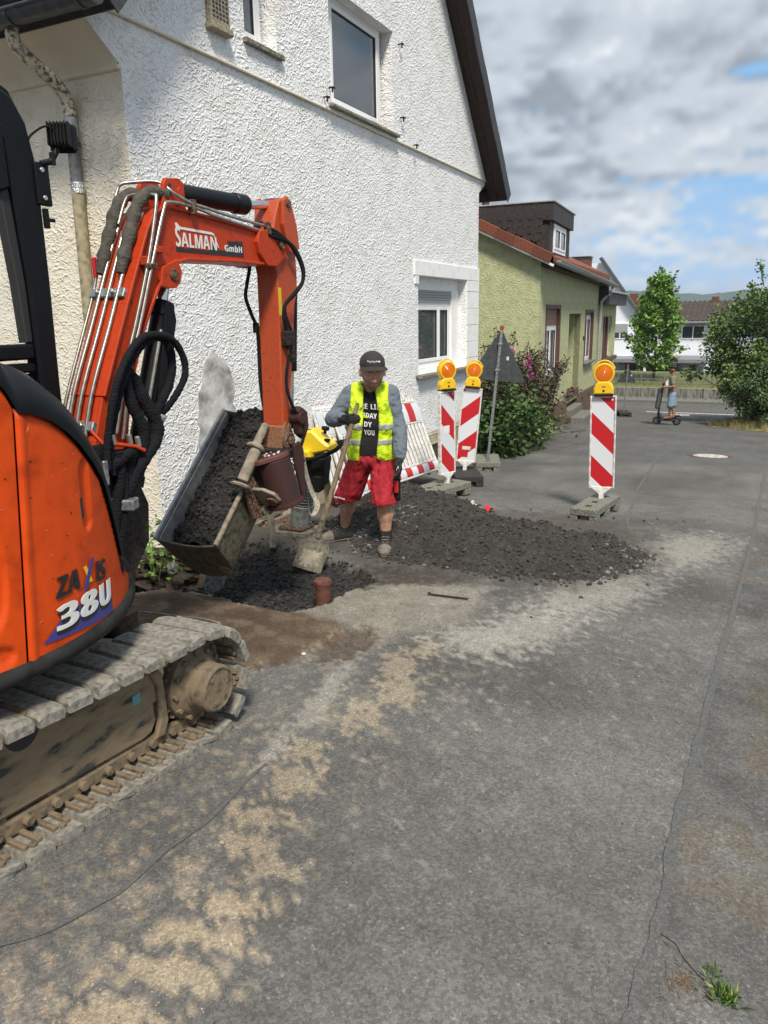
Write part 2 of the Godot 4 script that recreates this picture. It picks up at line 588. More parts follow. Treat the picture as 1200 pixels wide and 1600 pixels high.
func make_materials():
	mk("asphalt", Color(1, 1, 1), 0.92, {tex = "asphalt", bump = 0.2, btex = "asphalt_h", scale = 1.35, vc = true, spec = 0.3})
	mk("tar", lin(0.185, 0.182, 0.172), 0.8, {tex = "asphalt", bump = 0.05, btex = "asphalt_h", scale = 1.7})
	mk("plaster", lin(0.84, 0.845, 0.84), 0.93, {tex = "wall_dirt", bump = 1.7, btex = "plaster_h", scale = 0.62})
	mk("plaster_cream", lin(0.80, 0.74, 0.61), 0.93, {tex = "wall_dirt", bump = 1.3, btex = "plaster_h", scale = 0.66})
	mk("render_smooth", lin(0.78, 0.71, 0.57), 0.9, {tex = "wall_dirt", scale = 0.8})
	mk("patch_grey", lin(0.68, 0.675, 0.655), 0.95, {tex = "strong", bump = 0.5, btex = "h_lump", scale = 0.8})
	mk("trim_white", lin(0.84, 0.85, 0.84), 0.75, {tex = "wall_dirt", scale = 1.3})
	mk("plinth", lin(0.55, 0.48, 0.345), 0.92, {tex = "strong", bump = 0.5, btex = "h_lump", scale = 0.9})
	mk("pvc", lin(0.82, 0.83, 0.83), 0.35)
	mk("gasket", lin(0.02, 0.02, 0.02), 0.6)
	mk("sill_stone", lin(0.27, 0.25, 0.20), 0.95, {tex = "strong", bump = 0.4, btex = "h_lump", scale = 3.0})
	mk("shutter_grey", lin(0.33, 0.34, 0.345), 0.5)
	mk("shutter_brown", lin(0.23, 0.13, 0.095), 0.6)
	mk("verge_wood", lin(0.040, 0.022, 0.016), 0.7, {tex = "strong", scale = 2.5})
	mk("slate", lin(0.060, 0.062, 0.068), 0.6, {tex = "strong", scale = 4.0})
	mk("slate_brown", lin(0.050, 0.042, 0.040), 0.65, {tex = "strong", scale = 4.0})
	mk("zinc_dark", lin(0.085, 0.09, 0.095), 0.45, {metal = 0.6, tex = "soft", scale = 3.0})
	mk("zinc", lin(0.50, 0.51, 0.50), 0.5, {metal = 0.2, tex = "strong", scale = 5.0})
	mk("tile_grey", lin(0.12, 0.115, 0.11), 0.85, {tex = "strong", scale = 3.0})
	mk("tile_red", lin(0.26, 0.075, 0.035), 0.8, {tex = "strong", scale = 6.0})
	mk("tile_red_dark", lin(0.19, 0.055, 0.03), 0.8, {tex = "strong", scale = 6.0})
	mk("tile_brown", lin(0.10, 0.075, 0.062), 0.85, {tex = "strong", scale = 1.2})
	mk("green_wall", lin(0.48, 0.50, 0.29), 0.93, {tex = "green_dirt", bump = 1.2, btex = "rough_green", scale = 0.9})
	mk("green_base", lin(0.165, 0.10, 0.072), 0.9, {tex = "soft", bump = 0.4, btex = "rough_green", scale = 1.5})
	mk("brown_frame", lin(0.10, 0.045, 0.032), 0.6)
	mk("brick", lin(0.23, 0.085, 0.055), 0.9, {tex = "strong", scale = 8.0})
	mk("white_far", lin(0.80, 0.82, 0.86), 0.9)
	mk("dark_far", lin(0.07, 0.075, 0.08), 0.6)
	mk("grey_far", lin(0.22, 0.23, 0.24), 0.7)
	mk("door_dark", lin(0.10, 0.14, 0.09), 0.5)
	mk("concrete", lin(0.36, 0.36, 0.34), 0.93, {tex = "concrete", bump = 0.3, btex = "h_lump", scale = 2.5})
	mk("concrete_dark", lin(0.20, 0.195, 0.18), 0.93, {tex = "strong", bump = 0.5, btex = "h_lump", scale = 1.4})
	mk("wall_streak", lin(0.26, 0.25, 0.22), 0.95, {tex = "strong", bump = 0.6, btex = "h_lump", scale3 = Vector3(1.6, 0.25, 1.6)})
	mk("base_plastic", lin(0.36, 0.36, 0.325), 0.85, {tex = "concrete", bump = 0.15, btex = "h_fine", scale = 3.5})
	mk("stone", Color(1, 1, 1), 0.92, {vc = true, tex = "fine", scale = 9.0})
	mk("soil", lin(0.030, 0.028, 0.026), 0.97, {tex = "strong", bump = 1.0, btex = "h_lump", scale = 6.0})
	mk("soil_vc", Color(1, 1, 1), 0.97, {tex = "strong", bump = 0.8, btex = "h_lump", scale = 6.0, vc = true})
	mk("clay", lin(0.085, 0.062, 0.043), 0.97, {tex = "strong", bump = 1.5, btex = "h_lump", scale = 3.0})
	# excavator
	mk("orange", lin(0.66, 0.070, 0.005), 0.42, {tex = "paint", scale = 0.9, spec = 0.38})
	mk("orange_boom", lin(0.47, 0.046, 0.010), 0.5, {tex = "paint_scuffed", scale = 1.1, spec = 0.35})
	mk("orange_stick", lin(0.46, 0.068, 0.018), 0.5, {tex = "paint_scuffed", scale = 1.5})
	mk("red_oxide", lin(0.085, 0.016, 0.013), 0.6, {tex = "paint_scuffed", scale = 2.0})
	mk("black_plastic", lin(0.009, 0.011, 0.015), 0.42, {spec = 0.35, tex = "soft", scale = 2.0})
	mk("black_paint", lin(0.006, 0.007, 0.009), 0.4, {spec = 0.3})
	mk("skirt", lin(0.035, 0.035, 0.034), 0.7, {spec = 0.25, tex = "strong", scale = 2.5})
	mk("hose", lin(0.010, 0.010, 0.011), 0.62, {spec = 0.3, bump = 0.3, btex = "h_fine", scale = 14.0})
	mk("sleeve", lin(0.095, 0.085, 0.068), 0.85, {tex = "strong", bump = 0.4, btex = "h_lump", scale = 6.0})
	mk("sleeve_dark", lin(0.012, 0.0125, 0.015), 0.85, {spec = 0.25, bump = 0.5, btex = "h_lump", scale = 8.0})
	mk("chrome", lin(0.62, 0.63, 0.64), 0.16, {metal = 1.0})
	mk("pipe_steel", lin(0.48, 0.46, 0.41), 0.3, {metal = 0.85, tex = "soft", scale = 6.0})
	mk("zinc_bolt", lin(0.55, 0.54, 0.50), 0.3, {metal = 0.9})
	mk("mud", Color(1, 1, 1), 0.95, {tex = "mud", bump = 0.35, btex = "h_lump", scale = 1.6})
	mk("mud_frame", Color(1, 1, 1), 0.92, {tex = "mud_scraped", bump = 0.2, btex = "h_lump", scale3 = Vector3(1.2, 1.6, 0.5)})
	mk("rubber", Color(1, 1, 1), 0.93, {tex = "rubber", bump = 0.16, btex = "h_lump", scale = 2.6})
	mk("rusty", Color(1, 1, 1), 0.85, {tex = "rust", bump = 0.4, btex = "h_lump", scale = 3.0})
	mk("bucket_steel", lin(0.42, 0.42, 0.40), 0.55, {tex = "steel", bump = 0.15, btex = "h_fine", scale = 1.8, metal = 0.25})
	M["bucket_steel"].albedo_color = Color(0.92, 0.92, 0.88)
	mk("bucket_edge", lin(0.46, 0.47, 0.47), 0.45, {tex = "soft", scale = 3.0, metal = 0.35})
	mk("edge_rust", lin(0.33, 0.27, 0.20), 0.8, {tex = "strong", scale = 6.0})
	mk("decal_white", lin(0.72, 0.72, 0.69), 0.45)
	mk("decal_black", lin(0.015, 0.015, 0.017), 0.45)
	mk("decal_blue", lin(0.045, 0.045, 0.24), 0.45)
	mk("decal_yellow", lin(0.75, 0.50, 0.02), 0.45)
	mk("decal_teal", lin(0.10, 0.28, 0.32), 0.6)
	mk("cable_yellow", lin(0.55, 0.42, 0.04), 0.6)
	# site
	mk("film_red", lin(0.50, 0.016, 0.022), 0.33)
	mk("film_white", lin(0.66, 0.69, 0.72), 0.33)
	mk("plastic_white", lin(0.78, 0.77, 0.73), 0.5, {tex = "soft", scale = 4.0})
	mk("plastic_yellow", lin(0.80, 0.50, 0.015), 0.4)
	mk("rammer_yellow", lin(0.78, 0.56, 0.02), 0.4)
	mk("battery_black", lin(0.010, 0.010, 0.010), 0.55, {spec = 0.3})
	mk("sign_back", lin(0.065, 0.080, 0.082), 0.55, {tex = "soft", scale = 3.0, metal = 0.2})
	mk("galvanized", lin(0.42, 0.43, 0.43), 0.42, {metal = 0.6, tex = "strong", scale = 6.0})
	mk("cap_red", lin(0.32, 0.05, 0.03), 0.5)
	mk("bellows", lin(0.075, 0.095, 0.10), 0.7)
	mk("rammer_grey", lin(0.24, 0.25, 0.235), 0.6, {tex = "strong", scale = 4.0})
	mk("webbing", lin(0.56, 0.52, 0.43), 0.9, {tex = "strong", scale = 7.0})
	mk("wood", Color(1, 1, 1), 0.85, {tex = "wood", bump = 0.15, btex = "h_fine", scale3 = Vector3(6, 1.2, 6)})
	mk("wood_pale", lin(0.52, 0.45, 0.32), 0.85, {tex = "strong", scale3 = Vector3(9, 1.5, 9)})
	mk("shovel_blade", Color(1.0, 0.99, 0.97), 0.8, {tex = "steel", bump = 0.3, btex = "h_lump", scale = 3.0})
	mk("clay_pipe", lin(0.17, 0.062, 0.040), 0.75, {tex = "strong", scale = 6.0})
	mk("iron", lin(0.15, 0.10, 0.075), 0.8, {tex = "strong", bump = 0.2, scale = 5.0})
	mk("road_white", lin(0.70, 0.69, 0.65), 0.85, {tex = "strong", scale = 3.0})
	# cloth and skin
	mk("skin", lin(0.58, 0.32, 0.22), 0.55, {tex = "soft", scale = 8.0})
	mk("skin_boy", lin(0.30, 0.145, 0.085), 0.55)
	mk("vest", lin(0.70, 0.95, 0.015), 0.75, {tex = "soft", bump = 0.5, btex = "h_lump", scale = 6.0})
	mk("reflective", lin(0.42, 0.43, 0.43), 0.35, {tex = "fine", scale = 6.0})
	mk("jacket", lin(0.175, 0.21, 0.255), 0.9, {tex = "fine", bump = 0.4, btex = "h_lump", scale = 5.0})
	mk("tshirt", lin(0.008, 0.008, 0.009), 0.9, {bump = 0.4, btex = "h_lump", scale = 6.0})
	mk("shorts_red", lin(0.40, 0.012, 0.024), 0.85, {tex = "soft", bump = 0.2, btex = "h_lump", scale = 6.0})
	mk("glove", lin(0.010, 0.011, 0.012), 0.7, {bump = 0.2, scale = 12.0})
	mk("cap", lin(0.032, 0.026, 0.026), 0.85, {bump = 0.15, scale = 14.0})
	mk("boot", lin(0.035, 0.032, 0.030), 0.8, {tex = "strong", bump = 0.5, btex = "h_lump", scale = 10.0})
	mk("boot_toe", lin(0.24, 0.21, 0.17), 0.85, {tex = "strong", scale = 9.0})
	mk("print_white", lin(0.75, 0.75, 0.74), 0.8)
	mk("hair", lin(0.010, 0.009, 0.009), 0.6)
	mk("beard", lin(0.16, 0.085, 0.05), 0.8)
	mk("olive_shirt", lin(0.19, 0.18, 0.125), 0.9)
	mk("blue_shorts", lin(0.33, 0.45, 0.60), 0.9, {tex = "strong", scale = 6.0})
	mk("teal_hem", lin(0.02, 0.22, 0.18), 0.9)
	mk("scooter_black", lin(0.015, 0.015, 0.017), 0.45)
	mk("bag_grey", lin(0.08, 0.08, 0.085), 0.8)
	# plants
	for a in [["leaf_bright", 0.145, 0.255, 0.040], ["leaf_mid", 0.060, 0.120, 0.026], ["leaf_dark", 0.040, 0.080, 0.022], ["leaf_olive", 0.10, 0.14, 0.04], ["leaf_purple", 0.085, 0.050, 0.040], ["leaf_weed", 0.20, 0.34, 0.05], ["leaf_flower", 0.4, 0.06, 0.25]]:
		mk(a[0], lin(a[1], a[2], a[3]), 0.6, {vc = true, back = Color(a[1], a[2], a[3]).linear_to_srgb() * 0.9})
		M[a[0]].albedo_color = Color(1, 1, 1)
	mk("leaf_stem", lin(0.16, 0.22, 0.06), 0.8)
	mk("flower", lin(0.42, 0.06, 0.26), 0.7)
	mk("bark", lin(0.09, 0.07, 0.05), 0.9, {tex = "strong", scale = 5.0})
	mk("grass", Color(1, 1, 1), 0.9, {vc = true})
	mk("verge", lin(0.20, 0.22, 0.075), 0.95, {tex = "strong", bump = 1.0, btex = "h_lump", scale = 1.2})
	mk("hay", lin(0.36, 0.29, 0.13), 0.95, {tex = "strong", bump = 1.0, btex = "h_lump", scale = 2.0})
	mk("hill", Color(1, 1, 1), 0.95, {vc = true})
	ramp_tex("peel", 256, 0.02, 4, [[0.25, Color(0.30, 0.27, 0.24)], [0.36, Color(0.42, 0.38, 0.33)], [0.40, Color(0.76, 0.72, 0.63)], [0.8, Color(0.84, 0.81, 0.73)]], 55)
	mk("peeling", Color(1, 1, 1), 0.7, {tex = "peel", scale = 4.0, bump = 0.2})
	mk("pipe_grey", lin(0.17, 0.18, 0.185), 0.6, {tex = "strong", scale = 5.0})
	mk("pipe_ochre", lin(0.45, 0.385, 0.24), 0.6, {tex = "strong", scale = 3.0})
	mk("foil", lin(0.55, 0.56, 0.58), 0.3, {metal = 0.9, bump = 0.5, btex = "h_lump", scale = 14.0})
	mk("vent", lin(0.42, 0.37, 0.27), 0.8, {tex = "strong", scale = 8.0})
	mk("rusty_dark", Color(0.42, 0.40, 0.38), 0.8, {tex = "rust", bump = 0.4, btex = "h_lump", scale = 3.0})
	mk("red_dark", lin(0.045, 0.013, 0.011), 0.7, {tex = "paint_scuffed", scale = 3.0})
	mk("red_flange", lin(0.12, 0.042, 0.036), 0.65, {tex = "paint_scuffed", scale = 2.0})
	mk("mud_pale", lin(0.36, 0.31, 0.235), 0.95, {tex = "strong", bump = 0.6, btex = "h_lump", scale = 2.6})
	var gc := mk("glass_clear", Color(0.9, 0.92, 0.92, 0.012), 0.02, {spec = 0.5})
	gc.transparency = BaseMaterial3D.TRANSPARENCY_ALPHA
	mk("base_dark", lin(0.055, 0.058, 0.058), 0.85, {tex = "concrete", bump = 0.15, btex = "h_fine", scale = 3.5})
	mk("pebble", lin(0.48, 0.37, 0.21), 0.9, {tex = "strong", scale = 9.0})
	mk("rubber_foot", lin(0.12, 0.12, 0.12), 0.8)
	mk("steel_plate", lin(0.22, 0.20, 0.16), 0.75, {tex = "strong", bump = 0.2, scale = 4.0})
	mk("rammer_body", lin(0.20, 0.22, 0.23), 0.6, {tex = "strong", scale = 4.0})
	mk("manhole_lid", lin(0.62, 0.61, 0.57), 0.85, {tex = "strong", scale = 3.0})
	mk("eye", lin(0.02, 0.016, 0.014), 0.3)
	mk("lip", lin(0.26, 0.085, 0.07), 0.6)
	mk("stubble", lin(0.36, 0.20, 0.135), 0.75, {tex = "fine", scale = 14.0})
	mk("chip_light", lin(0.60, 0.20, 0.11), 0.6)
	ramp_tex("dirty_paint", 256, 0.03, 6, [[0.0, Color(0.55, 0.25, 0.14)], [0.3, Color(0.56, 0.33, 0.21)], [0.5, Color(0.56, 0.42, 0.30)], [1.0, Color(0.50, 0.40, 0.30)]], 61)
	mk("dirty_orange", Color(1, 1, 1), 0.8, {tex = "dirty_paint", bump = 0.2, btex = "h_lump", scale = 4.0})
	mk("far_pane", lin(0.05, 0.055, 0.06), 0.06, {spec = 0.8})
	# glass
	var gl := mk("glass", Color(0.45, 0.48, 0.50, 0.30), 0.02, {spec = 1.0})
	gl.transparency = BaseMaterial3D.TRANSPARENCY_ALPHA
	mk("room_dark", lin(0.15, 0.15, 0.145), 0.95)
	mk("curtain", lin(0.62, 0.62, 0.60), 0.95)
	var lens := mk("amber_lens", Color(1.0, 0.42, 0.0, 0.9), 0.18, {spec = 0.6})
	lens.albedo_color = lin(0.85, 0.24, 0.004)
	lens.backlight_enabled = true
	lens.backlight = Color(0.8, 0.4, 0.02)

# ---------------------------------------------------------------- ground
var trench := PackedVector2Array([Vector2(-3.78, -3.42), Vector2(-3.57, -3.72), Vector2(-3.20, -3.77), Vector2(-2.88, -3.72), Vector2(-2.52, -3.70), Vector2(-2.40, -3.95), Vector2(-2.42, -4.27), Vector2(-2.36, -4.55), Vector2(-2.55, -4.75), Vector2(-2.95, -4.95), Vector2(-3.55, -5.08), Vector2(-3.80, -5.02), Vector2(-4.30, -4.95), Vector2(-4.30, -3.30)])
var slab := PackedVector2Array([Vector2(-4.3, -2.2), Vector2(-4.3, -3.4), Vector2(-3.70, -3.42), Vector2(-3.57, -3.72), Vector2(-3.20, -3.77), Vector2(-2.54, -3.71), Vector2(-2.23, -3.74), Vector2(-1.98, -3.60), Vector2(-1.98, -3.35), Vector2(-2.03, -3.06), Vector2(-2.14, -2.85), Vector2(-2.2, -2.3), Vector2(-2.6, -1.2), Vector2(-4.3, -0.6)])
var pale_slab := PackedVector2Array([Vector2(-2.52, -3.72), Vector2(-2.42, -4.3), Vector2(-2.1, -4.75), Vector2(-1.85, -4.75), Vector2(-1.5, -4.5), Vector2(-1.45, -4.1), Vector2(-1.75, -3.55), Vector2(-2.2, -3.7)])
var wet := PackedVector2Array([Vector2(-2.95, -4.85), Vector2(-2.35, -4.95), Vector2(-2.0, -5.05), Vector2(-1.85, -4.72), Vector2(-2.35, -4.42), Vector2(-2.6, -4.5)])

func base_y(z: float) -> float:
	if z > -30.0: return SL * z
	return SL * -30.0 + (z + 30.0) * 0.0653 * clampf(1.0 + (z + 30.0) * 0.12, 0.0, 1.0) * 0.0

func poly_dist(poly: PackedVector2Array, p: Vector2) -> float:
	var best := 1e9
	var n := poly.size()
	for i in n:
		var q := Geometry2D.get_closest_point_to_segment(p, poly[i], poly[(i + 1) % n])
		best = minf(best, p.distance_squared_to(q))
	best = sqrt(best)
	return -best if Geometry2D.is_point_in_polygon(p, poly) else best

func ground_y(x: float, z: float) -> float:
	var y := base_y(z)
	if x > -4.4 and x < 2.0 and z > -10.0:
		y += nz.get_noise_2d(x * 0.7, z * 0.7) * 0.012
	if x > -4.45 and x < -2.2 and z > -5.3 and z < -3.1:
		var jag := nz.get_noise_2d(x * 5.0 + 30.0, z * 5.0) * 0.05 + nz.get_noise_2d(x * 18.0, z * 18.0) * 0.018
		var d := poly_dist(trench, Vector2(x, z)) + jag
		if d < 0.05:
			var deep := lerpf(0.10, 0.42, smoothstep(-3.45, -3.9, x) * smoothstep(-4.9, -4.3, z))
			# filled higher towards the back
			deep *= lerpf(1.0, 0.7, smoothstep(-4.2, -5.0, z))
			y -= deep * smoothstep(0.03, -0.035, d)
			y += (nz.get_noise_2d(x * 3.0, z * 3.0 + 7.0) * 0.05 + nz.get_noise_2d(x * 9.0, z * 9.0) * 0.025) * smoothstep(0.0, -0.12, d)
	# broken edge of the brown slab
	if x > -2.2 and x < -1.7 and z > -3.8 and z < -2.9:
		var e := Vector2((x + 1.93) / 0.13, (z + 3.38) / 0.30).rotated(0.0).length() + nz.get_noise_2d(x * 9.0, z * 9.0) * 0.5
		y -= 0.022 * smoothstep(1.05, 0.8, e)
	return y

func blob(x: float, z: float, cx: float, cz: float, rx: float, rz: float, turn := 0.0) -> float:
	var d := Vector2(x - cx, z - cz).rotated(turn)
	return maxf(0.0, 1.0 - Vector2(d.x / rx, d.y / rz).length())

func ground_color(x: float, z: float) -> Color:
	var asph := Color(0.117, 0.1145, 0.107)
	var n1 := nz.get_noise_2d(x * 0.45, z * 0.45)
	var c := asph * (1.0 + n1 * 0.35)
	if z < -9.5 or x > 1.7 or x < -4.4 or z > 1.0:
		if z < -13.0:
			c = c.lerp(Color(0.105, 0.104, 0.10), 0.6)
		c *= 1.0 + nz.get_noise_2d(x * 2.3, z * 0.9) * 0.14
		return c
	var n3 := nz.get_noise_2d(x * 3.1, z * 3.1)
	var n9 := nz.get_noise_2d(x * 9.0 + 11.0, z * 9.0)
	var n30 := nz2.get_noise_2d(x * 34.0, z * 34.0)
	c *= 1.0 + n3 * 0.12 + n9 * 0.10 + n30 * 0.12
	# right of the seam the older, patchier lane
	if x > -0.1 + (z + 1.5) * -0.02:
		c = c * (0.92 + nz.get_noise_2d(x * 1.3 + 9.0, z * 1.3) * 0.35)
		var brown := smoothstep(0.12, 0.5, nz.get_noise_2d(x * 2.0 + 50.0, z * 1.2))
		c = c.lerp(Color(0.13, 0.105, 0.075), brown * 0.5)
	# sandy film drawn out along the wheel tracks
	var along_track := smoothstep(0.55, 0.0, absf(x + 1.42 + (z + 2.5) * 0.04))
	var sand := smoothstep(0.02, 0.55, n3 * 0.7 + n9 * 0.6 + n30 * 0.35 + along_track * 0.36 - 0.24) * along_track * smoothstep(-4.0, -3.3, z) * 0.30
	# lug prints left by the crawler
	for q in [[-1.23, -0.98, 0.17, 0.075], [-1.20, -1.15, 0.18, 0.06], [-1.22, -1.29, 0.17, 0.055], [-1.22, -1.42, 0.15, 0.05], [-1.19, -1.60, 0.11, 0.05], [-1.33, -1.66, 0.12, 0.06], [-1.40, -1.80, 0.12, 0.07], [-1.42, -2.05, 0.10, 0.12], [-1.50, -2.25, 0.08, 0.10], [-1.44, -2.65, 0.10, 0.16], [-1.40, -2.95, 0.12, 0.2], [-1.52, -3.2, 0.11, 0.25], [-1.50, -3.5, 0.10, 0.14]]:
		if absf(x - q[0]) < 0.4 and absf(z - q[1]) < 0.4:
			var dv := Vector2(x - q[0], z - q[1]).rotated(0.30)
			var v := 1.15 - maxf(absf(dv.x) / (q[2] * 0.85), absf(dv.y) / (q[3] * 0.85)) * 0.75 + n9 * 0.42 + n30 * 0.42
			sand = maxf(sand, smoothstep(0.30, 0.62, v) * (0.9 if q[1] > -1.6 else 0.6))
	c = c.lerp(Color(0.46, 0.375, 0.25), clampf(sand, 0.0, 1.0) * 0.60)
	# orange crumbs close to the crawler
	var crumb := smoothstep(0.36, 0.5, n9 * 0.5 + n30 * 0.75 + smoothstep(0.35, 0.0, absf(x + 1.62)) * 0.16 - 0.03) * smoothstep(-3.0, -2.6, z) * smoothstep(0.6, 0.2, absf(x + 1.6))
	c = c.lerp(Color(0.40, 0.27, 0.14), crumb * 0.2)
	# scraped chalky streaks
	for q in [[-1.70, -2.80, 0.05, 0.50, 0.22], [-1.62, -2.2, 0.03, 0.2, 0.3], [-1.65, -4.62, 0.10, 0.34, -0.1], [-0.86, -5.0, 0.25, 0.75, -0.35], [-1.10, -4.1, 0.22, 0.5, -0.25], [-0.45, -6.6, 0.3, 0.9, -0.3], [-1.3, -3.75, 0.25, 0.3, 0.0]]:
		if absf(x - q[0]) < 1.0 and absf(z - q[1]) < 1.0:
			var v := blob(x, z, q[0], q[1], q[2] * 1.8, q[3] * 1.5, q[4])
			c = c.lerp(Color(0.36, 0.34, 0.295), smoothstep(0.12, 0.7, v + n9 * 0.35 + n30 * 0.2) * 0.48)
	var p := Vector2(x, z)
	if x < -1.3 and z > -5.6:
		var jag := n3 * 0.07 + n9 * 0.05
		var ds := poly_dist(slab, p) + jag
		if ds < 0.06:
			var br := Color(0.080, 0.057, 0.040) * (1.0 + n1 * 0.5 + n3 * 0.28 + n9 * 0.18 + n30 * 0.12)
			br = br.lerp(Color(0.150, 0.112, 0.076), smoothstep(0.05, 0.55, n3 + 0.25 * n9 + smoothstep(-3.2, -2.6, z) * 0.3) * 0.6)
			c = c.lerp(br, smoothstep(0.03, -0.03, ds))
		var dp := poly_dist(pale_slab, p) + jag * 1.3
		if dp < 0.1:
			var cc := Color(0.215, 0.198, 0.163) * (1.0 + n3 * 0.2 + n9 * 0.16 + n30 * 0.10)
			c = c.lerp(cc, smoothstep(0.08, -0.06, dp) * 0.9)
		var dw := poly_dist(wet, p) + jag * 1.5
		if dw < 0.1:
			var ww := Color(0.046, 0.041, 0.033) * (1.0 + n9 * 0.35 + n30 * 0.2)
			c = c.lerp(ww, smoothstep(0.07, -0.05, dw) * (0.9 - smoothstep(0.25, 0.5, n9) * 0.4))
		if z > -3.95 and z < -2.85 and x > -2.25:
			var e := Vector2((x + 1.93) / 0.13, (z + 3.38) / 0.30).length() + nz.get_noise_2d(x * 9.0, z * 9.0) * 0.5
			c = c.lerp(Color(0.095, 0.075, 0.055) * (1.0 + n30 * 0.4), smoothstep(1.05, 0.85, e) * 0.85)
			c = c.lerp(Color(0.28, 0.24, 0.18), smoothstep(0.25, 0.0, absf(e - 1.2)) * 0.5)
	if x < -2.2 and z > -5.4 and z < -3.0:
		var jag2 := nz.get_noise_2d(x * 5.0 + 30.0, z * 5.0) * 0.05 + nz.get_noise_2d(x * 18.0, z * 18.0) * 0.018
		var d := poly_dist(trench, p) + jag2
		var k := smoothstep(0.02, 0.0, d)
		var fill := Color(0.030, 0.028, 0.026).lerp(Color(0.088, 0.062, 0.042), smoothstep(-3.40, -3.65, x + n9 * 0.1) * smoothstep(-4.75, -4.55, z + n9 * 0.1))
		c = c.lerp(fill * (1.0 + n9 * 0.3 + n30 * 0.25), k)
		# pale broken rim of the cut
		if d > 0.0 and d < 0.035 and z > -4.4: c = c.lerp(Color(0.30, 0.25, 0.19), 0.7)
	# dark crumbs spilled along the house and round the heap
	if x < -0.4 and z < -4.6:
		var sp := smoothstep(-2.9, -3.7, x) * smoothstep(-4.6, -5.0, z) * smoothstep(-9.4, -8.2, z)
		sp = maxf(sp, smoothstep(1.25, 0.95, Vector2((x + 2.05) / 1.35, (z + 6.2) / 1.35).length() + n3 * 0.15))
		c = c.lerp(Color(0.070, 0.061, 0.051) * (1.0 + n9 * 0.3 + n30 * 0.25), sp * clampf(0.7 + n9 * 0.6, 0.0, 1.0))
	return c

func make_ground():
	var xs := PackedFloat32Array([-900, -500, -250, -120, -60, -30, -18, -12, -9, -7, -6, -5.2, -4.7])
	var x := -4.4
	while x < 1.7:
		xs.append(x)
		x += 0.024
	for v in [1.8, 2.1, 2.5, 3, 3.6, 4.4, 5.5, 7, 9, 12, 18, 30, 60, 120, 250, 500, 900]: xs.append(v)
	var zs := PackedFloat32Array([900, 300, 100, 40, 20, 12, 8, 5, 3, 2, 1.2, 0.6, 0.2])
	var z := 0.0
	while z > -9.6:
		zs.append(z)
		z -= 0.017 + absf(z) * 0.0035
	while z > -34.0:
		zs.append(z)
		z -= 0.12 + (absf(z) - 9.0) * 0.02
	for v in [-36, -40, -46, -55, -70, -90, -130, -200, -300, -500, -900, -1600, -3000]: zs.append(v)
	var nx := xs.size()
	var nzz := zs.size()
	var V := PackedVector3Array(); V.resize(nx * nzz)
	var Cc := PackedColorArray(); Cc.resize(nx * nzz)
	var I := PackedInt32Array()
	for j in nzz:
		for i in nx:
			V[j * nx + i] = Vector3(xs[i], ground_y(xs[i], zs[j]), zs[j])
			var c := ground_color(xs[i], zs[j])
			if zs[j] < -60.0: c = Color(0.12, 0.16, 0.07)
			c = c / 0.52
			c.a = 1.0
			Cc[j * nx + i] = c
	for j in nzz - 1:
		for i in nx - 1:
			var a := j * nx + i
			I.append_array(PackedInt32Array([a, a + 1, a + nx, a + 1, a + nx + 1, a + nx]))
	var st := SurfaceTool.new()
	var A := []
	A.resize(Mesh.ARRAY_MAX)
	A[Mesh.ARRAY_VERTEX] = V
	A[Mesh.ARRAY_COLOR] = Cc
	A[Mesh.ARRAY_INDEX] = I
	var am := ArrayMesh.new()
	am.add_surface_from_arrays(Mesh.PRIMITIVE_TRIANGLES, A)
	st.create_from(am, 0)
	st.generate_normals()
	struct("ground", st.commit(), M.asphalt)
	# tar bands where the lane was cut and sealed
	tar_band([[-0.145, -1.40], [-0.125, -1.62], [-0.115, -1.80], [-0.105, -2.05], [-0.11, -2.38], [-0.09, -2.84], [-0.07, -3.48], [-0.04, -4.32], [0.0, -5.2], [0.03, -5.97], [0.07, -7.0], [0.10, -8.09], [0.15, -10.0], [0.21, -12.26]], 0.016)
	tar_band([[-1.78, -0.80], [-1.68, -1.00], [-1.62, -1.09], [-1.59, -1.17], [-1.545, -1.34], [-1.555, -1.50], [-1.545, -1.62], [-1.54, -1.72], [-1.57, -1.95], [-1.575, -2.10]], 0.008)
	tar_band([[-0.095, -1.86], [-0.05, -1.835], [-0.02, -1.79], [0.035, -1.74]], 0.008)
	tar_band([[-1.04, -7.46], [-1.15, -8.6], [-1.27, -10.04], [-1.36, -12.0], [-1.55, -15.17], [-1.64, -16.53], [-1.9, -19.0]], 0.014)
	tar_band([[-1.64, -16.53], [-2.4, -16.2], [-3.1, -15.2], [-3.3, -13.5]], 0.013)
	# pale crack through the slab
	tar_band([[-3.50, -3.10], [-3.36, -3.22], [-3.2, -3.25], [-3.0, -3.28], [-2.80, -3.30], [-2.70, -3.24], [-2.66, -3.17], [-2.60, -3.14]], 0.008, "slab_crack", M.sill_stone)

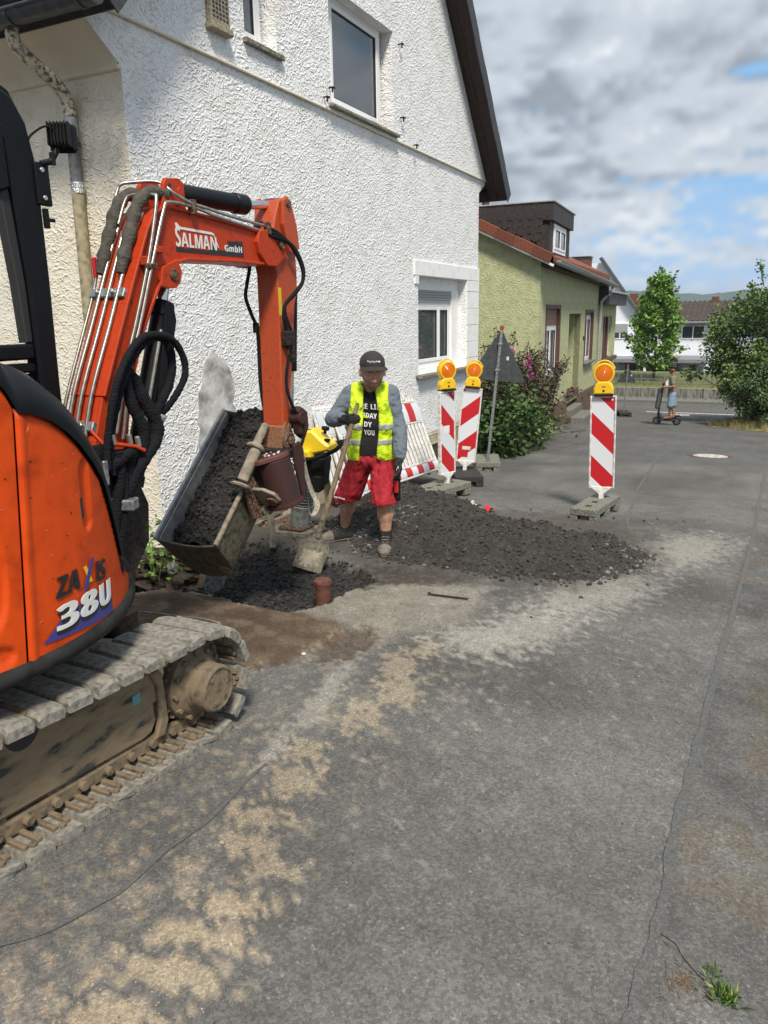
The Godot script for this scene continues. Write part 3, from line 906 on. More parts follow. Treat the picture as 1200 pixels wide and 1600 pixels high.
func tar_band(pts: Array, hw: float, called := "tar_seam", m = null):
	var c := []
	for p in pts: c.append(Vector3(p[0], 0, p[1]))
	var d := curve(c, 8)
	var st := mb()
	st.set_smooth_group(1)
	var prev := []
	for i in d.size():
		var t: Vector3 = ((d[mini(i + 1, d.size() - 1)] as Vector3) - (d[maxi(i - 1, 0)] as Vector3)).normalized()
		var s := Vector3(-t.z, 0, t.x)
		var w := hw * (1.0 + nz.get_noise_2d(d[i].x * 6.0, d[i].z * 6.0) * 0.45)
		var off := nz.get_noise_2d(d[i].x * 4.0 + 9.0, d[i].z * 4.0) * hw * 0.35
		var row := []
		for k in [-1.0, 1.0]:
			var q: Vector3 = d[i] + s * (off + w * k)
			q.y = ground_y(q.x, q.z) + 0.0045
			row.append(q)
		if i > 0: quad(st, prev[0], prev[1], row[1], row[0])
		prev = row
	struct(called, done(st), m if m else M.tar)

# ---------------------------------------------------------------- houses
# one face of a wall across x (z runs along it), with real openings; reveals go "deep" inwards
func wall_x(st: SurfaceTool, x: float, zs: Array, bottom: Callable, top: Callable, open: Array, deep := 0.2, out := 1.0):
	var br := zs.duplicate()
	for o in open:
		br.append(o[0]); br.append(o[1])
	br.sort()
	for i in br.size() - 1:
		var a: float = br[i]
		var b: float = br[i + 1]
		if b - a < 0.0005: continue
		var mid := (a + b) / 2
		var cuts := []
		for o in open:
			if mid > o[0] and mid < o[1]: cuts.append([o[2], o[3]])
		cuts.sort_custom(func(p, q): return p[0] < q[0])
		var ya: float = bottom.call(a + 0.0001)
		var yb: float = bottom.call(b - 0.0001)
		for c in cuts:
			quad(st, Vector3(x, ya, a), Vector3(x, c[0], a), Vector3(x, c[0], b), Vector3(x, yb, b))
			ya = c[1]; yb = c[1]
		quad(st, Vector3(x, ya, a), Vector3(x, top.call(a + 0.0001), a), Vector3(x, top.call(b - 0.0001), b), Vector3(x, yb, b))
	for o in open:
		var xi := x - deep * out
		quad(st, Vector3(x, o[2], o[0]), Vector3(xi, o[2], o[0]), Vector3(xi, o[3], o[0]), Vector3(x, o[3], o[0]))
		quad(st, Vector3(x, o[2], o[1]), Vector3(x, o[3], o[1]), Vector3(xi, o[3], o[1]), Vector3(xi, o[2], o[1]))
		quad(st, Vector3(x, o[3], o[0]), Vector3(xi, o[3], o[0]), Vector3(xi, o[3], o[1]), Vector3(x, o[3], o[1]))
		quad(st, Vector3(x, o[2], o[0]), Vector3(x, o[2], o[1]), Vector3(xi, o[2], o[1]), Vector3(xi, o[2], o[0]))

# a dark room behind an opening, so that the pane has something to look into
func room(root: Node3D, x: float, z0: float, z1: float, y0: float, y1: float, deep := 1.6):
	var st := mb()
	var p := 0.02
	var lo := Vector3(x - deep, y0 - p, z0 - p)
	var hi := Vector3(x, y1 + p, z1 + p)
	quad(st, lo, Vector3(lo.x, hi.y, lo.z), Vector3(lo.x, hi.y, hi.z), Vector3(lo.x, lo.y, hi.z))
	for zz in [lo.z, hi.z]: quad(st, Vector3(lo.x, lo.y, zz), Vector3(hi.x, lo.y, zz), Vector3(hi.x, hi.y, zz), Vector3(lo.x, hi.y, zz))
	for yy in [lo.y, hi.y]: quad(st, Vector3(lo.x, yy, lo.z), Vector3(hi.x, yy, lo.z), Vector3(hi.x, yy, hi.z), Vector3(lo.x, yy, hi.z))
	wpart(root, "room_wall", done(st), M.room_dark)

# window standing in the plane x: frame bars, casements with gasket and panes
func window_x(root: Node3D, x: float, z0: float, z1: float, y0: float, y1: float, splits: Array, m, fw := 0.055, cw := 0.045):
	var st := mb()
	var t := 0.06
	bx(st, Vector3(x - t, y0, z0), Vector3(x, y1, z0 + fw)); bx(st, Vector3(x - t, y0, z1 - fw), Vector3(x, y1, z1))
	bx(st, Vector3(x - t, y0, z0 + fw), Vector3(x, y0 + fw, z1 - fw)); bx(st, Vector3(x - t, y1 - fw, z0 + fw), Vector3(x, y1, z1 - fw))
	var w := wpart(root, "window", done(st), m)
	var cuts := [z0 + fw]
	for s in splits: cuts.append(s)
	cuts.append(z1 - fw)
	for i in cuts.size() - 1:
		var a: float = cuts[i] + 0.004
		var b: float = cuts[i + 1] - 0.004
		var cs := mb()
		var xo := x + 0.012
		var yl := y0 + fw + 0.004
		var yh := y1 - fw - 0.004
		bx(cs, Vector3(xo - t, yl, a), Vector3(xo, yh, a + cw), 0.006); bx(cs, Vector3(xo - t, yl, b - cw), Vector3(xo, yh, b), 0.006)
		bx(cs, Vector3(xo - t, yl, a + cw), Vector3(xo, yl + cw, b - cw), 0.006); bx(cs, Vector3(xo - t, yh - cw, a + cw), Vector3(xo, yh, b - cw), 0.006)
		part(w, "casement", done(cs), m)
		var gs := mb()
		for q in [[a + cw, a + cw + 0.008, yl + cw, yh - cw], [b - cw - 0.008, b - cw, yl + cw, yh - cw], [a + cw + 0.008, b - cw - 0.008, yl + cw, yl + cw + 0.008], [a + cw + 0.008, b - cw - 0.008, yh - cw - 0.008, yh - cw]]:
			bx(gs, Vector3(xo - 0.04, q[2], q[0]), Vector3(xo - 0.008, q[3], q[1]), 0.001)
		part(w, "gasket", done(gs), M.gasket)
		part(w, "pane", bxm(Vector3(xo - 0.030, yl + cw - 0.003, a + cw - 0.003), Vector3(xo - 0.024, yh - cw + 0.003, b - cw + 0.003), 0.0), M.glass)
	return w

func white_house():
	var R := thing("white_house", "white rough plastered gable house behind the excavator and the worker", "house", Vector3(-4.235, SL * -8.0, -8.26))
	var X := -4.235
	var XU := -4.205
	var ZN := -4.48
	var ZF := -12.05
	var LG := 3.62
	var roof_y := func(z: float) -> float: return minf(3.645 + 1.125 * (z + 12.24), 3.645 + 1.125 * (-4.28 - z))
	# lower gable wall
	var lo := func(z: float) -> float: return -1.1
	var lw := [-11.50, -9.65, 0.76, 2.07]
	var cellar := [-10.66, -9.90, -0.62, -0.285]
	var st := mb()
	var top_lo := func(z: float) -> float:
		if z > ZN: return minf(LG, 3.645)
		return LG
	var bot_lo := func(z: float) -> float:
		if z > ZN: return 3.28 + (z - ZN) * 0.745
		if z < ZF: return 3.40 + (ZF - z) * 0.55
		return -0.10
	wall_x(st, X, [ZF - 0.37, ZF, ZN, ZN + 0.42], bot_lo, top_lo, [lw], 0.22)
	wpart(R, "gable_wall", done(st), M.plaster)
	st = mb()
	var up_open := [[-8.89, -7.40, 3.66, 4.74], [-6.44, -5.95, 3.86, 4.80]]
	wall_x(st, XU, [-12.272, -8.26, -4.247], func(z: float) -> float: return LG - 0.012, roof_y, up_open, 0.20)
	# drip lip below the jutting upper coat
	quad(st, Vector3(X, LG - 0.002, -12.272), Vector3(XU, LG - 0.012, -12.272), Vector3(XU, LG - 0.012, -4.247), Vector3(X, LG - 0.002, -4.247))
	wpart(R, "upper_gable_wall", done(st), M.plaster)
	wpart(R, "ledge", bxm(Vector3(XU - 0.02, LG - 0.03, -12.30), Vector3(XU + 0.006, LG - 0.012, -4.26), 0.004), M.render_smooth)
	# plinth with the cellar opening, a little proud
	st = mb()
	wall_x(st, X + 0.018, [ZF - 0.018, ZN + 0.018], lo, func(z: float) -> float: return -0.10 + (z + 7.5) * 0.018 + nz.get_noise_2d(z * 3.0, 0.0) * 0.01, [cellar], 0.34)
	quad(st, Vector3(X + 0.018, -0.16, ZF), Vector3(X - 0.02, -0.09, ZF), Vector3(X - 0.02, -0.03, ZN), Vector3(X + 0.018, -0.06, ZN))
	wpart(R, "plinth", done(st), M.plinth)
	wpart(R, "cellar_lintel", bxm(Vector3(X - 0.3, -0.283, -10.72), Vector3(X + 0.03, -0.262, -9.84), 0.004), M.plinth)
	wpart(R, "cellar_back", bxm(Vector3(X - 0.36, -0.64, -10.7), Vector3(X - 0.325, -0.27, -9.86), 0.0), M.room_dark)
	# side wall to the left with its cove and gutter
	st = mb()
	quad(st, Vector3(X, -1.0, ZN), Vector3(-10.5, -1.0, ZN), Vector3(-10.5, 3.29, ZN), Vector3(X, 3.29, ZN))
	wpart(R, "side_wall", done(st), M.plaster_cream)
	st = mb()
	st.set_smooth_group(3)
	var cove := [[ZN + 0.03, 3.285], [ZN + 0.035, 3.33], [ZN + 0.10, 3.40], [ZN + 0.22, 3.48], [ZN + 0.42, 3.60]]
	for i in cove.size() - 1:
		quad(st, Vector3(X, cove[i][1], cove[i][0]), Vector3(-10.5, cove[i][1], cove[i][0]), Vector3(-10.5, cove[i + 1][1], cove[i + 1][0]), Vector3(X, cove[i + 1][1], cove[i + 1][0]))
	wpart(R, "eave_cove", done(st), M.render_smooth)
	st = mb()
	zy_prism(st, [[ZN, 3.30], [ZN + 0.03, 3.30], [ZN + 0.035, 3.34], [ZN + 0.10, 3.408], [ZN + 0.22, 3.49], [ZN + 0.42, 3.61], [ZN + 0.42, 3.64], [ZN, 3.64]], -4.56, X - 0.002, 0.006)
	wpart(R, "cove_end", done(st), M.plaster_cream)
	wpart(R, "cove_ledge", bxm(Vector3(-10.5, 3.255, ZN - 0.01), Vector3(X + 0.006, 3.287, ZN + 0.038), 0.006), M.render_smooth)
	# back and far walls, so that the house is a closed body
	st = mb()
	quad(st, Vector3(X, -1.2, ZF), Vector3(X, 3.62, ZF), Vector3(-10.5, 3.62, ZF), Vector3(-10.5, -1.2, ZF))
	quad(st, Vector3(X, 3.40, ZF), Vector3(X, 3.62, ZF - 0.37), Vector3(-10.5, 3.62, ZF - 0.37), Vector3(-10.5, 3.40, ZF))
	quad(st, Vector3(-10.5, -1.2, ZF), Vector3(-10.5, 8.1, -8.26), Vector3(-10.5, -1.2, ZN), Vector3(-10.5, -1.2, ZN))
	wpart(R, "rear_wall", done(st), M.plaster)
	# roof
	for sgn in [-1.0, 1.0]:
		var e: float = -8.26 + sgn * 4.24
		var ridge := Vector3(0, 8.16, -8.26)
		st = mb()
		var dirv := Vector3(0, -1.125, sgn).normalized()
		var nrm := Vector3(0, sgn * dirv.z, -sgn * dirv.y)
		var a := Vector3(-3.92, 8.14, -8.26)
		var l := (4.24 if sgn < 0.0 else 4.10) / absf(dirv.z)
		var b := a + dirv * l
		for q in [[0.0, 0.05]]:
			var up := nrm * 0.16
			quad(st, a + up, b + up, b + up - Vector3(7, 0, 0), a + up - Vector3(7, 0, 0))
			quad(st, a, a + up, b + up, b)
			quad(st, b, b + up, b + up - Vector3(7, 0, 0), b - Vector3(7, 0, 0))
		wpart(R, "roof", done(st), M.tile_grey)
		# boarded soffit under the verge
		st = mb()
		for k in 2:
			var x0 := -3.93 - k * 0.145
			quad(st, Vector3(x0, a.y, a.z) - nrm * (0.004 + 0.006 * k), Vector3(x0, b.y, b.z) - nrm * (0.004 + 0.006 * k), Vector3(x0 - 0.143, b.y, b.z) - nrm * (0.004 + 0.006 * k), Vector3(x0 - 0.143, a.y, a.z) - nrm * (0.004 + 0.006 * k))
		wpart(R, "verge_soffit", done(st), M.verge_wood)
		# slate pieces lapped along the verge
		var ns := 13
		for k in ns:
			var p0 := a + dirv * (l * k / ns)
			var s2 := mb()
			var pc := p0 + dirv * (l / ns * 0.55) + nrm * 0.055 + Vector3(0.012 + 0.004 * (k % 2), 0, 0)
			box(s2, Transform3D(Basis(dirv, nrm, dirv.cross(nrm)), pc), Vector3(l / ns * 1.16, 0.21, 0.014), 0.003)
			wpart(R, "verge_slate", done(s2), M.slate)
		wpart(R, "eave_board", bxm(Vector3(-10.5, b.y - 0.05, minf(b.z, b.z + sgn * 0.02)), Vector3(-3.93, b.y + 0.10, maxf(b.z, b.z + sgn * 0.02)), 0.002), M.verge_wood)
	# corrugated roof covering seen past the gutter
	st = mb()
	for k in 28:
		var xk := -4.0 - k * 0.13
		var p0 := Vector3(xk, 3.60, -3.93)
		var p1 := Vector3(xk, 4.28, -4.53)
		tube(st, [p0, p1], 0.045, 8)
	wpart(R, "roof_rib", done(st), M.tile_grey)
	# gutter at the near eave, half round with brackets
	st = mb()
	var gz := -3.97
	var gy := 3.52
	st.set_smooth_group(2)
	for k in 8:
		var a0 := PI + PI * k / 8
		var a1 := PI + PI * (k + 1) / 8
		quad(st, Vector3(-3.90, gy + sin(a0) * 0.075, gz + cos(a0) * 0.075), Vector3(-10.5, gy + sin(a0) * 0.075, gz + cos(a0) * 0.075), Vector3(-10.5, gy + sin(a1) * 0.075, gz + cos(a1) * 0.075), Vector3(-3.90, gy + sin(a1) * 0.075, gz + cos(a1) * 0.075))
	st.set_smooth_group(-1)
	for k in 8:
		var a0 := PI + PI * k / 8
		var a1 := PI + PI * (k + 1) / 8
		tri(st, Vector3(-3.90, gy, gz), Vector3(-3.90, gy + sin(a0) * 0.075, gz + cos(a0) * 0.075), Vector3(-3.90, gy + sin(a1) * 0.075, gz + cos(a1) * 0.075))
	tube(st, [Vector3(-3.895, gy, gz + 0.08), Vector3(-10.5, gy, gz + 0.08)], 0.012, 8)
	var gut := wpart(R, "gutter", done(st), M.zinc_dark)
	for k in 5:
		var s2 := mb()
		var xk := -4.02 - k * 0.62
		var arc := []
		for q in 9: arc.append(Vector3(xk, gy + sin(PI + PI * q / 8.0) * 0.079, gz + cos(PI + PI * q / 8.0) * 0.079))
		for q in 8: bar(s2, arc[q], arc[q + 1], 0.03, 0.006, Vector3.RIGHT, 0.001)
		part(gut, "gutter_bracket", done(s2), M.zinc_dark)
	# painted downpipe, peeling, mended with foil tape
	var dp := curve([Vector3(-4.73, 3.47, -4.02), Vector3(-4.725, 3.37, -4.03), Vector3(-4.705, 3.28, -4.14), Vector3(-4.70, 3.20, -4.30), Vector3(-4.705, 3.11, -4.40), Vector3(-4.707, 3.0, -4.42)], 6)
	st = mb()
	tube(st, dp, 0.046, 14)
	var pipe := wpart(R, "downpipe", done(st), M.peeling)
	part(pipe, "pipe_run", rodm(Vector3(-4.707, 3.01, -4.42), Vector3(-4.714, 2.52, -4.42), 0.044, 14), M.pipe_grey)
	part(pipe, "pipe_run", rodm(Vector3(-4.714, 2.53, -4.42), Vector3(-4.79, -0.2, -4.42), 0.046, 14), M.pipe_ochre)
	for q in [[2.99, 2.86], [2.55, 2.475]]:
		var s2 := mb()
		var rr := []
		var pp := []
		for k in 9:
			pp.append(Vector3(-4.709, lerpf(q[0], q[1], k / 8.0), -4.42))
			rr.append(0.0485 + 0.003 * sin(k * 2.3))
		tube(s2, pp, rr, 14)
		part(pipe, "foil_tape", done(s2), M.foil)
	part(pipe, "pipe_clamp", rodm(Vector3(-4.709, 2.83, -4.42), Vector3(-4.709, 2.80, -4.42), 0.054, 14), M.rusty)
	# upper windows
	window_x(R, XU - 0.13, -8.80, -7.33, 3.68, 4.75, [-7.62], M.pvc, 0.06, 0.05)
	room(R, XU - 0.22, -8.89, -7.40, 3.66, 4.74)
	wpart(R, "window_sill", bxm(Vector3(XU - 0.16, 3.625, -8.97), Vector3(XU + 0.05, 3.66, -7.35), 0.006), M.sill_stone)
	window_x(R, XU - 0.13, -6.38, -5.90, 3.88, 4.82, [], M.pvc, 0.05, 0.05)
	room(R, XU - 0.22, -6.44, -5.95, 3.86, 4.80)
	wpart(R, "window_sill", bxm(Vector3(XU - 0.16, 3.815, -6.50), Vector3(XU + 0.045, 3.858, -5.92), 0.006), M.sill_stone)
	# lower window with stone surround, roller shutter half a hand down
	window_x(R, X - 0.15, -11.20, -9.64, 0.83, 1.74, [-10.72], M.pvc, 0.06, 0.05)
	room(R, X - 0.24, -11.50, -9.65, 0.76, 2.07)
	wpart(R, "shutter_box", bxm(Vector3(X - 0.24, 1.90, -11.50), Vector3(X - 0.13, 2.068, -9.655), 0.004), M.trim_white)
	for k in 5:
		wpart(R, "shutter_slat", bxm(Vector3(X - 0.150 - 0.012, 1.728 + k * 0.036, -11.19), Vector3(X - 0.132, 1.762 + k * 0.036, -9.66), 0.006), M.shutter_grey)
	wpart(R, "window_post", bxm(Vector3(X - 0.24, 0.76, -11.50), Vector3(X - 0.12, 1.90, -11.20), 0.004), M.trim_white)
	wpart(R, "window_rail", bxm(Vector3(X - 0.22, 0.762, -11.20), Vector3(X - 0.11, 0.83, -9.66), 0.004), M.pvc)
	wpart(R, "window_sill", bxm(Vector3(X - 0.12, 0.705, -11.56), Vector3(X + 0.10, 0.758, -9.56), 0.008), M.sill_stone)
	# plants standing behind the pane
	var lg := RandomNumberGenerator.new()
	lg.seed = 12
	var lp := []
	for i in 420: lp.append([Vector3(X - 0.34 + lg.randfn() * 0.04, 0.86 + absf(lg.randfn()) * 0.20, -10.1 + lg.randfn() * 0.17), 0.085, Vector3(0.3, 0.6, 0)])
	wpart(R, "house_plant", leaf_mesh(lp, [Color(0.09, 0.15, 0.05), Color(0.13, 0.19, 0.08), Color(0.3, 0.3, 0.26)], lg), M.leaf_mid).set_meta("kind", "stuff")
	# surround: head and corner stones
	wpart(R, "surround_head", bxm(Vector3(X - 0.05, 2.072, ZF - 0.006), Vector3(X + 0.024, 2.262, -9.50), 0.004), M.trim_white)
	var yy := 2.069
	for k in 7:
		var h2 := 0.255 if k else 0.17
		wpart(R, "corner_stone", bxm(Vector3(X - 0.05, yy - h2 + 0.006, ZF - 0.006 + 0.002 * (k % 2)), Vector3(X + 0.022 - 0.002 * (k % 2), yy, -11.505), 0.004), M.trim_white)
		yy -= h2
	wpart(R, "corner_stone", bxm(Vector3(X - 0.05, 1.96, -9.645), Vector3(X + 0.02, 2.07, -9.52), 0.004), M.trim_white)
	# grey repair of the plaster low on the wall
	st = mb()
	var pp := PackedVector2Array([Vector2(-5.02, -0.1), Vector2(-4.98, 0.35), Vector2(-4.98, 0.62), Vector2(-5.04, 0.95), Vector2(-5.12, 1.15), Vector2(-5.22, 1.30), Vector2(-5.40, 1.22), Vector2(-5.52, 1.02), Vector2(-5.48, 0.80), Vector2(-5.60, 0.62), Vector2(-5.72, 0.38), Vector2(-5.75, -0.1)])
	var pl := []
	for q in pp.size():
		var u := pp[q]
		var w := pp[(q + 1) % pp.size()]
		for k in 5:
			var t := u.lerp(w, k / 5.0)
			pl.append([t.x + nz.get_noise_2d(t.x * 8, t.y * 8) * 0.04, t.y + nz.get_noise_2d(t.x * 8 + 9, t.y * 8) * 0.04])
	zy_prism(st, pl, X + 0.001, X + 0.010, 0.003)
	wpart(R, "repair_patch", done(st), M.patch_grey)
	# vent box, hooks and a screw
	var vb := wpart(R, "vent_box", bxm(Vector3(XU - 0.01, 3.83, -5.68), Vector3(XU + 0.055, 4.10, -5.44), 0.006), M.vent)
	part(vb, "vent_tray", bxm(Vector3(XU, 3.775, -5.70), Vector3(XU + 0.075, 3.828, -5.42), 0.008), M.vent)
	for i in 7:
		for k in 5:
			part(vb, "vent_hole", bxm(Vector3(XU + 0.05, 3.865 + i * 0.032, -5.655 + k * 0.042), Vector3(XU + 0.0565, 3.885 + i * 0.032, -5.63 + k * 0.042), 0.0), M.gasket)
	for h in [[3.69, -7.25], [3.635, -9.47], [4.655, -9.05], [3.87, -9.08], [3.80, -7.36]]:
		var hs := mb()
		rod(hs, Vector3(XU - 0.01, h[0], h[1]), Vector3(XU + 0.05, h[0], h[1]), 0.008, 8)
		bx(hs, Vector3(XU + 0.04, h[0] - 0.012, h[1] - 0.035), Vector3(XU + 0.058, h[0] + 0.006, h[1] + 0.02), 0.003)
		bx(hs, Vector3(XU + 0.04, h[0] - 0.05, h[1] + 0.005), Vector3(XU + 0.056, h[0], h[1] + 0.02), 0.003)
		wpart(R, "shutter_hook", done(hs), M.battery_black)
	wpart(R, "wall_plug", rodm(Vector3(X - 0.01, 2.55, -4.72), Vector3(X + 0.02, 2.55, -4.72), 0.014, 8), M.battery_black)

func green_house():
	var R := thing("green_house", "pale green plastered house with red verge tiles and a dark slate dormer", "house", Vector3(-4.405, -1.05, -16.55), "", deg_to_rad(3.0))
	offs[R] = Vector3(0, 1.05, 0)
	var ZE := -8.95
	var rise := func(x: float) -> float: return 2.70 - 0.48 * x
	var w1 := [-2.35, -0.72, 0.12, 1.68]
	var dr := [-5.58, -3.72, -1.35, 1.54]
	var w2 := [-7.93, -6.42, 0.12, 1.58]
	var st := mb()
	var base_top := func(z: float) -> float: return -0.66 + z * 0.010
	wall_x(st, 0.0, [ZE, 0.0], base_top, func(z: float) -> float: return 2.70, [w1, [dr[0], dr[1], -0.80, dr[3]], w2], 0.16)
	wpart(R, "street_wall", done(st), M.green_wall)
	st = mb()
	var vents := [[-1.15, -0.85, -0.98, -0.80], [-6.55, -6.25, -1.16, -0.88], [-7.75, -7.45, -1.18, -0.88]]
	wall_x(st, 0.03, [ZE, 0.02], func(z: float) -> float: return -2.4, base_top, [[dr[0], dr[1], -2.0, -0.5]] + vents, 0.2)
	quad(st, Vector3(0.03, -0.66, 0.02), Vector3(-0.01, -0.63, 0.02), Vector3(-0.01, -0.72, ZE), Vector3(0.03, -0.75, ZE))
	quad(st, Vector3(0.03, -2.4, 0.02), Vector3(-6, -2.4, 0.02), Vector3(-6, -0.66, 0.02), Vector3(0.03, -0.66, 0.02))
	wpart(R, "base_course", done(st), M.green_base)
	for v in vents: wpart(R, "cellar_vent", bxm(Vector3(-0.2, v[2], v[0]), Vector3(-0.15, v[3], v[1]), 0.0), M.room_dark)
	# gable end
	st = mb()
	quad(st, Vector3(0, -1.2, 0), Vector3(-5.2, -1.2, 0), Vector3(-5.2, 5.196, 0), Vector3(0, 2.70, 0))
	quad(st, Vector3(-5.2, -1.2, 0), Vector3(-9.6, -1.2, 0), Vector3(-9.6, 3.0, 0), Vector3(-5.2, 5.19, 0))
	wpart(R, "gable_wall", done(st), M.green_wall)
	st = mb()
	quad(st, Vector3(-0.04, -2.4, -14.2), Vector3(-9.6, -2.4, -14.2), Vector3(-9.6, 1.9, -14.2), Vector3(-0.04, 1.84, -14.2))
	wpart(R, "far_wall", done(st), M.green_wall)
	# roof slabs
	st = mb()
	for q in [[0.30, -5.2], [-9.9, -5.2]]:
		var y0: float = rise.call(0.30) if q[0] > 0 else rise.call(0.30)
		var yr: float = rise.call(-5.2)
		quad(st, Vector3(q[0], y0 + 0.14, 0.22), Vector3(q[1], yr + 0.14, 0.22), Vector3(q[1], yr + 0.14, ZE - 0.1), Vector3(q[0], y0 + 0.14, ZE - 0.1))
		quad(st, Vector3(q[0], y0 - 0.02, 0.22), Vector3(q[1], yr - 0.02, 0.22), Vector3(q[1], yr - 0.02, ZE - 0.1), Vector3(q[0], y0 - 0.02, ZE - 0.1))
		quad(st, Vector3(q[0], y0 - 0.02, 0.22), Vector3(q[0], y0 + 0.14, 0.22), Vector3(q[0], y0 + 0.14, ZE - 0.1), Vector3(q[0], y0 - 0.02, ZE - 0.1))
	wpart(R, "roof", done(st), M.tile_red)
	# verge tiles on the gable, each lapped over the next
	for k in 13:
		var x := 0.26 - k * 0.40
		var s2 := mb()
		var dirv := Vector3(-1, 0.48, 0).normalized()
		var nr := Vector3(0.48, 1, 0).normalized()
		var c := Vector3(x - 0.2, rise.call(x - 0.2) + 0.085 + 0.012 * (k % 2), 0.235)
		box(s2, Transform3D(Basis(dirv, nr, Vector3(0, 0, 1)), c), Vector3(0.455, 0.20, 0.035), 0.006)
		box(s2, Transform3D(Basis(dirv, nr, Vector3(0, 0, 1)), c + nr * 0.09 - Vector3(0, 0, 0.12)), Vector3(0.455, 0.025, 0.25), 0.006)
		wpart(R, "verge_tile", done(s2), M.tile_red if k % 2 else M.tile_red_dark)
	st = mb()
	bar(st, Vector3(0.31, rise.call(0.31) - 0.035, 0.21), Vector3(-5.2, rise.call(-5.2) - 0.035, 0.21), 0.035, 0.05, Vector3(0, 0, 1))
	wpart(R, "verge_trim", done(st), M.pvc)
	st = mb()
	quad(st, Vector3(0.0, 2.52, -0.02), Vector3(0.30, 2.50, 0.2), Vector3(0.30, 2.36, ZE), Vector3(0, 2.38, ZE))
	wpart(R, "eave_soffit", done(st), M.verge_wood)
	# gutter with bands, falling to the downpipe
	st = mb()
	st.set_smooth_group(2)
	var g0 := Vector3(0.38, 2.62, 0.16)
	var g1 := Vector3(0.38, 2.42, ZE - 1.1)
	for k in 8:
		var a0 := PI + PI * k / 8
		var a1 := PI + PI * (k + 1) / 8
		var o0 := Vector3(cos(a0) * 0.085, sin(a0) * 0.085, 0)
		var o1 := Vector3(cos(a1) * 0.085, sin(a1) * 0.085, 0)
		quad(st, g0 + o0, g1 + o0, g1 + o1, g0 + o1)
		tri(st, g0, g0 + o0, g0 + o1)
	tube(st, [g0 + Vector3(0.085, 0, 0), g1 + Vector3(0.085, 0, 0)], 0.012, 6)
	var gut := wpart(R, "gutter", done(st), M.zinc)
	for k in 14:
		var s2 := mb()
		var c := g0.lerp(g1, (k + 0.5) / 14.0)
		var arc := []
		for q in 7: arc.append(c + Vector3(cos(PI + PI * q / 6.0) * 0.09, sin(PI + PI * q / 6.0) * 0.09, 0))
		for q in 6: bar(s2, arc[q], arc[q + 1], 0.03, 0.006, Vector3(0, 0, 1), 0.001)
		part(gut, "gutter_bracket", done(s2), M.zinc)
	var dp := curve([Vector3(0.38, 2.36, ZE - 0.35), Vector3(0.38, 2.24, ZE - 0.33), Vector3(0.28, 2.10, ZE - 0.1), Vector3(0.12, 1.92, ZE + 0.02), Vector3(0.09, 1.78, ZE + 0.06), Vector3(0.09, 1.4, ZE + 0.06)], 6)
	dp.append(Vector3(0.09, -1.75, ZE + 0.06))
	st = mb()
	tube(st, dp, 0.055, 12)
	wpart(R, "downpipe", done(st), M.zinc)
	# windows with brown reveals and sills
	for w in [w1, w2]:
		st = mb()
		var x0 := -0.17
		var x1 := 0.018
		bx(st, Vector3(x0, w[2], w[0] - 0.09), Vector3(x1, w[3] + 0.07, w[0] + 0.03)); bx(st, Vector3(x0, w[2], w[1] - 0.03), Vector3(x1, w[3] + 0.07, w[1] + 0.05))
		bx(st, Vector3(x0, w[3] - 0.02, w[0] + 0.03), Vector3(x1 - 0.002, w[3] + 0.07, w[1] - 0.03))
		wpart(R, "window_surround", done(st), M.brown_frame)
		var cut: float = w[3] - (0.40 if w == w1 else 0.10)
		window_x(R, -0.07, w[0] + 0.03, w[1] - 0.03, w[2] + 0.02, cut, [(w[0] + w[1]) / 2], M.pvc, 0.06, 0.055)
		var ns := 9 if w == w1 else 2
		for k in ns:
			wpart(R, "shutter_slat", bxm(Vector3(-0.085, cut + k * 0.043, w[0] + 0.03), Vector3(-0.055, cut + 0.041 + k * 0.043, w[1] - 0.03), 0.008), M.shutter_brown)
		room(R, -0.16, w[0], w[1], w[2], w[3], 1.0)
		for k in 2:
			var s2 := mb()
			s2.set_smooth_group(4)
			var z0: float = lerpf(w[0], w[1], 0.04 + 0.5 * k)
			var z1: float = z0 + (w[1] - w[0]) * 0.42
			var prev := Vector3.ZERO
			for i in 25:
				var zz := lerpf(z0, z1, i / 24.0)
				var p := Vector3(-0.26 + 0.018 * sin(i * 1.6), 0, zz)
				if i > 0: quad(s2, Vector3(prev.x, w[2], prev.z), Vector3(p.x, w[2], p.z), Vector3(p.x, cut, p.z), Vector3(prev.x, cut, prev.z))
				prev = p
			wpart(R, "curtain", done(s2), M.curtain)
		wpart(R, "window_sill", bxm(Vector3(-0.1, w[2] - 0.05, w[0] - 0.12), Vector3(0.12, w[2] + 0.012, w[1] + 0.08), 0.01), M.concrete)
	# recessed door, its jambs and the steps
	st = mb()
	var di := -0.55
	quad(st, Vector3(0, -1.5, dr[0]), Vector3(di, -1.5, dr[0]), Vector3(di, 1.54, dr[0]), Vector3(0, 1.54, dr[0]))
	quad(st, Vector3(0, -1.5, dr[1]), Vector3(di, -1.5, dr[1]), Vector3(di, 1.54, dr[1]), Vector3(0, 1.54, dr[1]))
	quad(st, Vector3(0, 1.541, dr[0]), Vector3(di, 1.541, dr[0]), Vector3(di, 1.541, dr[1]), Vector3(0, 1.541, dr[1]))
	wpart(R, "door_recess", done(st), M.green_wall)
	var door := wpart(R, "door", bxm(Vector3(di - 0.06, -0.95, dr[0]), Vector3(di, 1.54, dr[1]), 0.004), M.door_dark)
	part(door, "handle", rodm(Vector3(di, 0.0, dr[1] - 0.25), Vector3(di + 0.07, 0.0, dr[1] - 0.25), 0.03, 8), M.zinc)
	for k in 2:
		wpart(R, "step", bxm(Vector3(-0.6, -2.2, dr[0] + 0.05), Vector3(0.50 - k * 0.34, -1.16 + k * 0.20, dr[1] - 0.05), 0.012), M.concrete)
